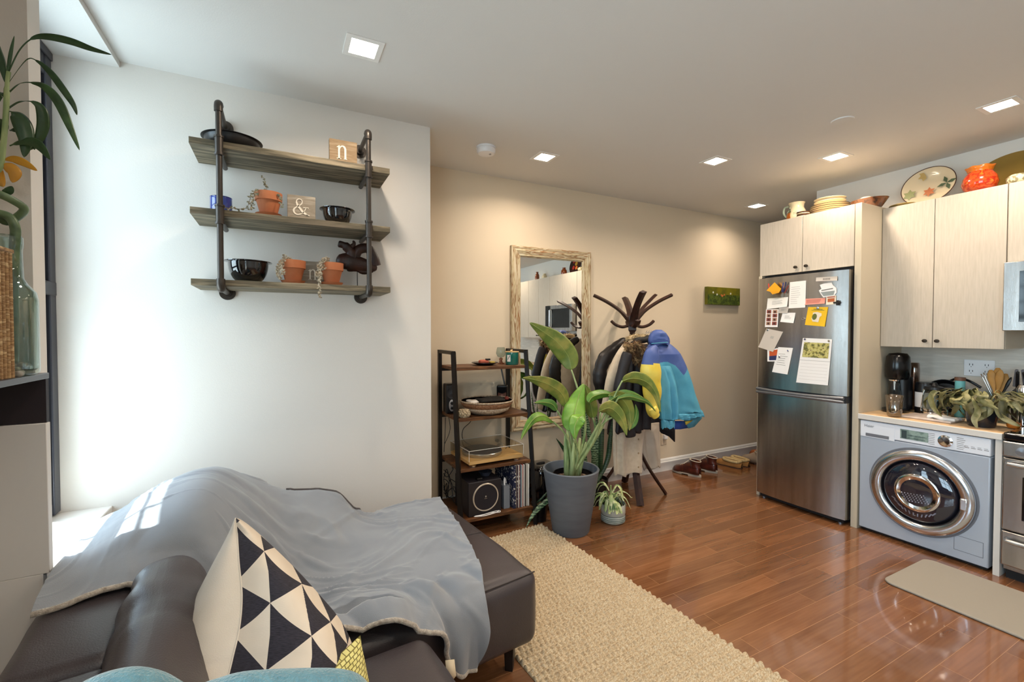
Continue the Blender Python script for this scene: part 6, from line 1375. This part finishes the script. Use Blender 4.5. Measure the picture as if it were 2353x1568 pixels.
mk('painted_roof', m, mat('roof_green','#5e6b4a',0.4), parent=pt); m = M()
for r_ in range(2):
    for i in range(5): a0 = -0.75+0.12*i; m.add(patch([(a0,0.052+0.012*r_),(a0+0.08,0.052+0.012*r_),(a0+0.08,0.057+0.012*r_),(a0,0.057+0.012*r_)], c, radp, 0.001).v, [(0,1,2,3)])
mk('lettering', m, ink_m, parent=pt)
def plate_prof(r, h=0.016): return [(0,0.0),(r*0.62,0.0),(r*0.66,0.002),(r,h),(r*0.99,h+0.003),(r*0.64,0.006),(0,0.005)]
zz = 2.3025
for k, (r_, lb_) in enumerate([(0.142,'lowest'),(0.142,'second from bottom'),(0.138,'middle'),(0.132,'fourth from bottom'),(0.128,'fifth from bottom'),(0.104,'second from top'),(0.104,'top')]):
    o = thing('dinner_plate', 'ivory plate with a brown rim on the fridge cabinet, %s of its stack' % lb_, 'plate', (3.86,2.032,zz), 0, 'ivory plates in the stack'); hgt = 0.018 if k < 5 else 0.030
    c = Vector((3.86,2.032,zz)); mk('plate', M().lathe(plate_prof(r_, hgt), c, n=44), ivory, parent=o)
    mk('rim', M().tube([c+Vector((r_*math.cos(a*PI/22), r_*math.sin(a*PI/22), hgt+0.0016)) for a in range(45)], 0.0022, n=6), brownrim if k < 5 else ivory, parent=o)
    zz += 0.0165 if k < 5 else 0.022
zz = 2.3025
for k in range(4):
    tag(mk('saucer', M().lathe(plate_prof(0.045,0.010), (3.715,2.152,zz), n=32), brownrim if k%2 else ivory), 'small saucer between pitcher and plate stack, number %s from the bottom' % ['one','two','three','four'][k], 'saucer', 'saucers by the pitcher'); zz += 0.0115
dk = mat('brown_weave_glaze','#4d2a18',0.3,vary=['#7a4a2c','#2e1a10'],vscale=28,coat=0.5)
tag(mk('loaf_basket', M().lathe([(0,0.001),(0.075,0.001),(0.080,0.004),(0.118,0.062),(0.112,0.062),(0.075,0.010),(0,0.010)], (3.86,1.765,2.3025), n=40, sx=0.8, sy=1.0), dk), 'dark brown braided ceramic basket dish at the corner of the fridge cabinet', 'dish')
tag(mk('lidded_bowl', M().lathe([(0,0.0),(0.03,0.0),(0.055,0.03),(0.052,0.055),(0.03,0.075),(0,0.080)], (3.86,1.785,2.3135), n=32), mat('blush_glaze','#dcc8ae',0.3)), 'small ivory domed bowl sitting in the dark basket dish', 'bowl')
tag(mk('serving_tray', M().lathe([(0,0.0),(0.055,0.0),(0.080,0.014),(0.077,0.018),(0.053,0.005),(0,0.005)], (3.985,1.610,2.2885), n=40), mat('olive_glaze','#a58b52',0.35)), 'flat olive brown dish lying behind the tall panel', 'dish')
# standing decorated plate
RY = Matrix.Rotation(R(-90+14), 4, 'Y')
bg_ = thing('decorated_plate', 'large cream plate with leaf decor and dark rim standing on the wall cabinet', 'plate', (4.10,1.512,2.289)); pc0 = Vector((4.105,1.512,2.289+0.138)); 
mk('plate', M().lathe([(0,0.0),(0.085,0.0),(0.10,0.008),(0.153,0.016),(0.152,0.020),(0.10,0.012),(0.085,0.005),(0,0.005)], pc0, n=56, rot=RY, sy=1.0, sx=0.90), mat('cream_glaze','#d9c7a6',0.2,coat=0.5), parent=bg_)
mk('rim_line', M().tube([pc0 + RY @ Vector((0.90*0.152*math.cos(a*PI/30), 0.152*math.sin(a*PI/30), 0.020)) for a in range(61)], 0.0028, n=6), brownrim, parent=bg_)
def petals(cx_, cy_, r_, n_, mt, nm, a0=0, wv=0.28, sp=360):
    m = M()
    for k in range(n_):
        a = R(a0+sp*k/n_); d = Vector((math.cos(a), math.sin(a), 0)); s_ = Vector((-d.y, d.x, 0)); rr2 = math.hypot(cx_,cy_); zb = 0.0145+0.055*max(0, rr2-0.075) if rr2 < 0.10 else 0.0165+0.08*(rr2-0.10)
        b0 = Vector((cx_, cy_, zb)); pts = [b0, b0+d*r_*0.5+s_*r_*wv, b0+d*r_, b0+d*r_*0.5-s_*r_*wv]; m.add([pc0 + RY @ (p + Vector((0,0,0.005))) for p in pts], [(0,1,2,3)])
    return mk(nm, m, mt, parent=bg_)
petals(-0.045, -0.098+0.196, 0.042, 6, mat('leaf_paint_olive','#8a8c58',0.4), 'painted_leaves'); petals(-0.050, -0.012, 0.036, 6, mat('leaf_paint_rust','#b8683a',0.4), 'painted_leaves')
petals(-0.01, -0.105, 0.055, 4, mat('leaf_paint_green','#4c5a40',0.4), 'painted_leaves', 20, 0.22); petals(0.085, 0.02, 0.045, 3, mat('leaf_paint_gold','#c0a468',0.4), 'painted_leaves', 60, 0.3, 160)
redm = mat('red_glaze','#b8280e',0.18,vary=['#d2521c','#a51f0c','#d88a24'],vscale=22,coat=0.8,vlo=0.35,vhi=0.7)
vs_ = thing('red_vase', 'mottled red and orange vase with a ruffled mouth', 'vase', (3.995,1.215,2.289)); c = Vector((3.995,1.215,2.289))
mk('body', M().lathe([(0,0.001),(0.045,0.001),(0.075,0.02),(0.088,0.055),(0.080,0.095),(0.064,0.120),(0.058,0.131)], c, n=40), redm, parent=vs_, sharp=180)
m = M(); G = [[c + Vector(((r_+0.004*math.sin(7*th)*q)*math.cos(th), (r_+0.004*math.sin(7*th)*q)*math.sin(th), z+0.004*math.sin(7*th)*q)) for th in [2*PI*j/56 for j in range(56)]] for r_, z, q in ((0.058,0.130,0),(0.062,0.145,0.3),(0.071,0.160,0.5),(0.067,0.162,0.5),(0.058,0.150,0.3),(0.050,0.13,0))]
mk('mouth', m.grid(G, closev=True), mat('orange_glaze','#d0701c',0.2,coat=0.6), parent=vs_, sharp=180)
RB = Matrix.Rotation(R(-90+18), 4, 'Y'); c = Vector((4.15,1.10,2.289+0.122))
tag(mk('platter', M().lathe([(0,0.0),(0.11,0.0),(0.185,0.02),(0.182,0.024),(0.10,0.006),(0,0.006)], c, n=48, rot=RB, sx=0.70), mat('olive_brown_glaze','#7d6228',0.3,vary='#8f7434',vscale=4)), 'wide olive brown platter standing behind the red vase', 'platter')
sh = thing('shell_bowl', 'ivory lattice bowl right of the red vase', 'bowl', (3.99,1.05,2.289)); c = Vector((3.99,1.045,2.289))
mk('bowl', M().lathe([(0,0.0),(0.025,0.0),(0.05,0.020),(0.052,0.045),(0.035,0.062),(0,0.068)], c, n=28), mat('ivory_lattice','#d5cba9',0.3,vary='#8a8060',vscale=60,vlo=0.48,vhi=0.52), parent=sh, sharp=180)
# pieces the mirror shows on the far cabinets
for (y, r_, h_, mt, nm, lb_, ct) in [(0.50,0.05,0.13,mat('amber_glass_solid','#7a3a14',0.15,coat=0.5),'amber_jar','amber jar on the cabinet over the microwave, seen in the mirror','jar'), (-0.1,0.045,0.10,ivory,'ivory_cup','ivory cup on the far cabinet seen in the mirror','cup'), (-0.35,0.04,0.16,mat('amber_glass_solid','#7a3a14'),'amber_vase','slim amber vase on the far cabinet seen in the mirror','vase')]:
    tag(mk(nm, M().lathe([(0,0.001),(r_*0.7,0.001),(r_,h_*0.3),(r_*0.9,h_*0.65),(r_*0.5,h_*0.85),(r_*0.6,h_),(r_*0.5,h_),(0,h_*0.85)], (4.05,y,2.289), n=28), mt), lb_, ct)
RC = Matrix.Rotation(R(-90+12), 4, 'Y'); pz = thing('round_dark_plate', 'dark plate with yellow and red fruit painted on it, seen in the mirror', 'plate', (4.12,0.72,2.289)); c = Vector((4.12,0.72,2.289+0.145))
mk('plate', M().lathe([(0,0.0),(0.148,0.008),(0.148,0.012),(0,0.006)], c, n=44, rot=RC), mat('black_red_lacquer','#2a0c08',0.25), parent=pz)
for (u, v, r_, cl) in ((0.02,0.03,0.035,'#b8862a'),(-0.04,-0.03,0.032,'#a8281a'),(-0.05,0.05,0.03,'#c46a2a'),(0.06,-0.04,0.03,'#8a1f18')): mk('painted_fruit', M().lathe([(r_,0),(0,0.001)], c + RC @ Vector((u,v,0.013)), n=20, rot=RC), mat('fruit_%s' % cl[1:], cl, 0.4), parent=pz)

# ------------------------------------------------------------------ on the worktop
CT = 0.8215
sd_ = thing('soda_maker', 'tall black soda maker in the left corner of the worktop', 'soda maker', (3.97,1.618,CT)); c = Vector((3.97,1.618,CT))
m = M()
G = []
for (z, rx_, ry_) in ((0.0,0.10,0.070),(0.02,0.10,0.070),(0.13,0.09,0.066)): G.append([c + Vector((0.02+rx_*math.cos(2*PI*j/36)*(1 if math.cos(2*PI*j/36) > 0 else 0.9), ry_*math.sin(2*PI*j/36), z)) for j in range(36)])
m.lathe([(0,0.0),(0.068,0.0),(0.072,0.008),(0.072,0.022),(0,0.024)], c + Vector((-0.02,0,0)), n=36, sx=1.4)
m.lathe([(0.058,0.02),(0.060,0.25),(0,0.25)], c + Vector((0.045,0,0)), n=30, sy=1.15)
mk('body', m, black_m, parent=sd_, sharp=50)
mk('head', M().lathe([(0,0.232),(0.058,0.232),(0.070,0.25),(0.072,0.33),(0.066,0.395),(0.050,0.418),(0,0.424)], c, n=40, sx=1.15), mat('soda_black','#08080a',0.22), parent=sd_, sharp=50)
mk('collar', M().lathe([(0,0.222),(0.030,0.222),(0.034,0.232),(0,0.232)], c + Vector((-0.045,0,0)), n=24), chrome_m, parent=sd_)
mk('nozzle', M().tube([c+Vector((-0.045,0,0.225)), c+Vector((-0.045,0,0.16))], [0.006,0.003], n=10), white_plastic_m, parent=sd_)
mk('carbonating_bottle', M().lathe([(0.030,0.222),(0.036,0.18),(0.040,0.13),(0.036,0.115),(0.0,0.112)], c + Vector((-0.045,0,0)), n=24), tglass_m, parent=sd_, sharp=180)
tag(mk('tumbler', M().lathe([(0,0.001),(0.034,0.001),(0.040,0.010),(0.050,0.145),(0.048,0.145),(0.0375,0.012),(0,0.012)], (3.70,1.523,CT), n=36).lathe([(0,0.013),(0.0370,0.013),(0.040,0.040),(0,0.041)], (3.70,1.523,CT), n=36), [thin_glass('tumbler_glass','#d8d2c6',0.6)], sharp=180), 'empty smoky glass tumbler at the front edge of the worktop', 'glass')
gr_ = thing('coffee_grinder', 'white and black coffee grinder beside the soda maker', 'grinder', (4.045,1.488,CT)); c = Vector((4.045,1.488,CT))
mk('base', M().lathe([(0,0.0),(0.055,0.0),(0.055,0.045),(0,0.045)], c, n=28), black_m, parent=gr_); mk('body', M().lathe([(0,0.045),(0.054,0.045),(0.055,0.150),(0,0.150)], c, n=28), white_plastic_m, parent=gr_)
mk('lid', M().lathe([(0,0.150),(0.056,0.150),(0.055,0.205),(0.05,0.218),(0,0.220)], c, n=28), black_m, parent=gr_)
tag(mk('clear_jar', M().lathe([(0,0.0),(0.032,0.0),(0.032,0.30),(0.028,0.345),(0.020,0.345),(0.026,0.30),(0.028,0.008),(0,0.008)], (4.17,1.60,CT), n=24), thin_glass('pinkish_glass','#e6d8d0',0.5), sharp=180), 'pale glass jar behind the coffee grinder', 'jar')
kt = thing('french_press', 'glass and steel kettle with black lid behind the droopy plant', 'kettle', (3.94,1.40,CT)); c = Vector((3.94,1.40,CT))
mk('base', M().lathe([(0,0.001),(0.068,0.001),(0.068,0.035),(0,0.035)], c, n=28), chrome_m, parent=kt); mk('glass_body', M().lathe([(0.066,0.036),(0.062,0.13),(0.050,0.185),(0.047,0.185),(0.058,0.13),(0.062,0.038)], c, n=28), tglass_m, parent=kt, sharp=180)
mk('steel_band', M().lathe([(0.0665,0.04),(0.0665,0.055)], c, n=28), chrome_m, parent=kt); m = M()
for k in range(4): a = k*PI/2+0.5; m.tube([c+Vector((0.067*math.cos(a),0.067*math.sin(a),0.035)), c+Vector((0.053*math.cos(a),0.053*math.sin(a),0.185))], 0.004, n=6)
mk('frame_strut', m, chrome_m, parent=kt)
mk('lid', M().lathe([(0,0.185),(0.055,0.185),(0.052,0.20),(0.02,0.21),(0.012,0.23),(0,0.232)], c, n=28), black_m, parent=kt)
mk('handle', M().tube(catmull([c+Vector((0,-0.05,0.195)), c+Vector((0,-0.085,0.19)), c+Vector((0,-0.09,0.12)), c+Vector((0,-0.065,0.06))],6), 0.008, n=10), black_m, parent=kt)
fp = thing('frying_pan', 'black frying pan leaning on the splash wall behind the kettle', 'pan', (4.15,1.42,CT)); rp_ = Matrix.Rotation(R(-80), 4, 'Y'); c = Vector((4.165,1.42,CT+0.118))
mk('pan', M().lathe([(0,0.0),(0.095,0.0),(0.118,0.032),(0.114,0.032),(0.092,0.006),(0,0.006)], c, n=40, rot=rp_), black_m, parent=fp)
mk('handle', M().tube(catmull([c+Vector((0,-0.02,0.11)), c+Vector((-0.02,-0.07,0.135)), c+Vector((-0.03,-0.13,0.125)), c+Vector((-0.03,-0.19,0.085))],6), 0.008, n=8, flat=0.6), black_m, parent=fp)
bj = thing('blue_jar', 'small jar with turquoise label and brown lid', 'jar', (4.075,1.315,CT)); c = Vector((4.075,1.315,CT))
mk('body', M().lathe([(0,0.0),(0.026,0.0),(0.026,0.245),(0,0.245)], c, n=24), mat('turquoise_label','#6fb3b4',0.4), parent=bj); mk('lid', M().lathe([(0,0.245),(0.028,0.245),(0.028,0.268),(0,0.268)], c, n=24), mat('brown_lid','#6b4a38',0.5), parent=bj)
op = thing('counter_outlet', 'white four-socket outlet plate on the splash wall', 'outlet', (4.219,1.266,1.095))
mk('plate', M().box(4.213,4.2215,1.190,1.342,1.094,1.205), white_plastic_m, parent=op, bevel=0.002); m = M()
for y in (1.305,1.228):
    for z in (1.172,1.128):
        for d in (-0.008,0.008): m.box(4.2115,4.2132,y+d-0.0015,y+d+0.0015,z-0.006,z+0.006)
        m.box(4.2115,4.2132,y-0.002,y+0.002,z-0.017,z-0.013)
mk('socket_slots', m, black_m, parent=op)
cr_ = thing('utensil_crock', 'clear glass jar of wooden spoons and cooking tools', 'utensil jar', (4.06,1.135,CT)); c = Vector((4.06,1.135,CT))
mk('jar', M().lathe([(0,0.0),(0.055,0.0),(0.058,0.19),(0.055,0.19),(0.052,0.008),(0,0.008)], c, n=28), tglass_m, parent=cr_, sharp=180)
wsp = mat('wooden_spoon','#b98a4a',0.6,vary='#a3753a',vscale=8)
for (dx, dy, h_, w_, mt) in [(0,0.03,0.33,0.030,wsp),(0.01,0.0,0.345,0.034,wsp),(-0.02,-0.02,0.335,0.028,wsp),(0.02,-0.035,0.31,0.026,wsp),(-0.01,0.06,0.31,0.006,chrome_m),(0.0,0.075,0.30,0.006,chrome_m),(0.01,-0.06,0.29,0.012,black_m)]:
    m = M(); b0 = c+Vector((-dx*0.5,-dy*0.5,0.012)); e0 = c+Vector((dx,dy,h_)); P_ = [b0.lerp(e0,t) for t in (0,0.3,0.6,0.72,0.82,0.92,1.0)]
    m.tube(P_, [0.005,0.005,0.006,w_*0.5,w_*0.75,w_*0.7,w_*0.25] if w_ > 0.01 else [0.003]*7, n=10, flat=0.35 if w_ > 0.01 else 1, up=(0,1,0)); mk('utensil', m, mt, parent=cr_, sharp=180)
kb = thing('knife_block', 'black knife block with dark handled knives at the right edge', 'knife block', (4.08,1.02,CT)); 
mk('block', M().obox((4.10,1.030,CT+0.115),(0.12,0.078,0.20),(0,R(-14),0)), black_m, parent=kb, bevel=0.004)
for k in range(4): mk('knife_handle', M().obox((4.04+0.035*(k%2),1.004+0.018*k,CT+0.275+0.012*(k%2)),(0.020,0.014,0.115),(R(-6+5*k),R(-18),0)), [black_m, mat('grey_handle','#6a6a70',0.4)][k%2], parent=kb, bevel=0.004)
tag(mk('pepper_mill', M().lathe([(0,0.0),(0.028,0.0),(0.024,0.08),(0.028,0.16),(0.024,0.20),(0.03,0.23),(0.018,0.255),(0,0.26)], (3.98,1.0,CT), n=20), chrome_m), 'steel pepper mill in front of the knife block', 'mill')
tag(mk('spice_jar', M().lathe([(0,0.0),(0.028,0.0),(0.028,0.12),(0.022,0.135),(0,0.137)], (4.10,1.225,CT), n=20), tglass_m, sharp=180), 'small clear jar left of the wooden spoons', 'jar')
tag(mk('marble_board', M().box(3.72,3.93,1.24,1.50,CT,CT+0.012), mat('marble_slab','#cdbfb6',0.2,vary='#b9a79c',vscale=5,vstretch=(1,3,1)), bevel=0.003), 'pale marble board lying on the worktop under the plant', 'board')
tag(mk('crumpled_paper', M().rbox((3.80,1.30,CT+0.022),(0.05,0.07,0.010),0.008,n=6,noise_a=0.012,noise_s=25), paper_m, sharp=180, weld=True), 'crumpled white paper on the marble board', 'paper')
# droopy plant
dp = thing('drooping_plant', 'wilting plant with long drooping khaki leaves in a dark pot at the worktop edge', 'potted plant', (3.80,1.10,CT)); c = Vector((3.80,1.125,CT))
mk('pot', M().lathe([(0,0.0),(0.060,0.0),(0.080,0.11),(0.086,0.112),(0.086,0.122),(0.076,0.122),(0.07,0.10),(0,0.10)], c, n=32), mat('dark_blue_pot','#15181f',0.25,coat=0.4,vary='#3a1a10',vscale=2,vlo=0.5,vhi=0.7), parent=dp)
mk('soil', M().lathe([(0,0.106),(0.076,0.105)], c, n=20), soil_m, parent=dp)
kh = [mat('khaki_leaf','#6f6c3e',0.6,vary=['#4f5230','#8a8452'],vscale=14), mat('khaki_leaf_pale','#8a845a',0.6,vary=['#6a683c','#a8a078'],vscale=12), mat('dark_withered_leaf','#3c3a22',0.6,vary='#5a5632',vscale=12)]
rnd = random.Random(21)
for k in range(64):
    a = rnd.uniform(0, 2*PI); L1 = rnd.uniform(0.06, 0.16); 
    if math.cos(a) > 0.3: L1 *= 0.7
    d = Vector((math.cos(a)*0.7, math.sin(a)*1.45, 0)); b0 = c + Vector((0.03*math.cos(a), 0.03*math.sin(a), 0.10)); top = 0.06+rnd.uniform(0,0.06); dr = rnd.uniform(0.02,0.13)
    P_ = [b0, b0+d*L1*0.5+Vector((0,0,top)), b0+d*L1+Vector((0,0,top*0.85)), b0+d*(L1+0.02)+Vector((rnd.uniform(-.02,.02),rnd.uniform(-.03,.03),top*0.85-dr*0.5)), b0+d*(L1+0.02)+Vector((rnd.uniform(-.03,.03),rnd.uniform(-.05,.05),top*0.8-dr))]
    for p in P_:
        p.z = max(p.z, CT+0.008) if p.x > 3.60 else p.z
        p.x = min(p.x, 3.93)
    m = M(); leaf(m, catmull(P_,5), lambda t: (0.003 if t < 0.35 else 0.017*math.sin(PI*min(1,(t-0.30)/0.7))**0.8 + 0.0015), (-math.sin(a), math.cos(a), 0.3), 0.45, 2, wave=0.3, seed=k)
    mk('leaf', m, kh[k%3], parent=dp, sharp=180)
for (k, pts) in enumerate([[(2170,905),(2150,900),(2140,915),(2148,940),(2165,958)],[(2235,915),(2248,945),(2240,965),(2246,985)],[(2280,930),(2300,955),(2325,970),(2345,980)],[(2300,920),(2330,925),(2350,950)]]):
    mb = catmull([c+Vector((0,0,0.11))] + A(pts[:1],1.12) + [at(x,y,'X',3.70 if k != 1 else 3.60) for x, y in pts], 5); m = M(); leaf(m, mb, lambda t: (0.003 if t < 0.4 else 0.016*math.sin(PI*min(1,(t-0.35)/0.65))**0.8+0.001), (0.1,1,0.2), 0.35, 2, seed=k) if False else leaf(m, catmull([c+Vector((0,0,0.11))] + [at(x,y,'X',3.70 if k != 1 else 3.60) for x, y in pts],5), lambda t: (0.003 if t < 0.3 else 0.016*math.sin(PI*min(1,(t-0.25)/0.75))**0.8+0.001), (0.1,1,0.2), 0.35, 2, seed=k)
    mk('leaf', m, kh[1], parent=dp, sharp=180)
tag(mk('orange_fruit', M().rbox((3.86,1.005,CT+0.022),(0.028,0.028,0.020),0.018,n=2), mat('orange_peel','#b86a1c',0.5), sharp=180, weld=True), 'orange fruit lying right of the dark plant pot', 'fruit')
# bottles and things beyond the range, which the mirror shows
for k, (y, x, r_, h_, cl, nm, lb_, ct) in enumerate([(-0.05,4.05,0.025,0.14,'#7a4a28','spice_bottle','brown spice bottle left of its amber neighbour in the mirror','bottle'),(-0.13,4.08,0.025,0.15,'#8a5228','spice_bottle','amber spice bottle in the mirror','bottle'),(-0.22,4.05,0.03,0.19,'#b0905a','oil_bottle','yellowish oil bottle in the mirror','bottle'),(0.02,3.95,0.032,0.12,'#7d5a9a','soap_bottle','purple soap bottle in the mirror','bottle'),(0.10,4.0,0.026,0.13,'#b9a9c9','lotion_bottle','lilac soap bottle in the mirror','bottle'),(-0.33,4.08,0.025,0.15,'#6f4426','spice_bottle','darkest spice bottle in the mirror','bottle')]):
    tag(mk(nm, M().lathe([(0,0.0),(r_,0.0),(r_,h_*0.6),(r_*0.5,h_*0.8),(r_*0.5,h_*0.92),(r_*0.6,h_*0.92),(r_*0.6,h_),(0,h_)], (x,y,CT), n=20), mat('mir_%s' % cl[1:], cl, 0.3)), lb_, ct)
scene.view_settings.exposure = EXP
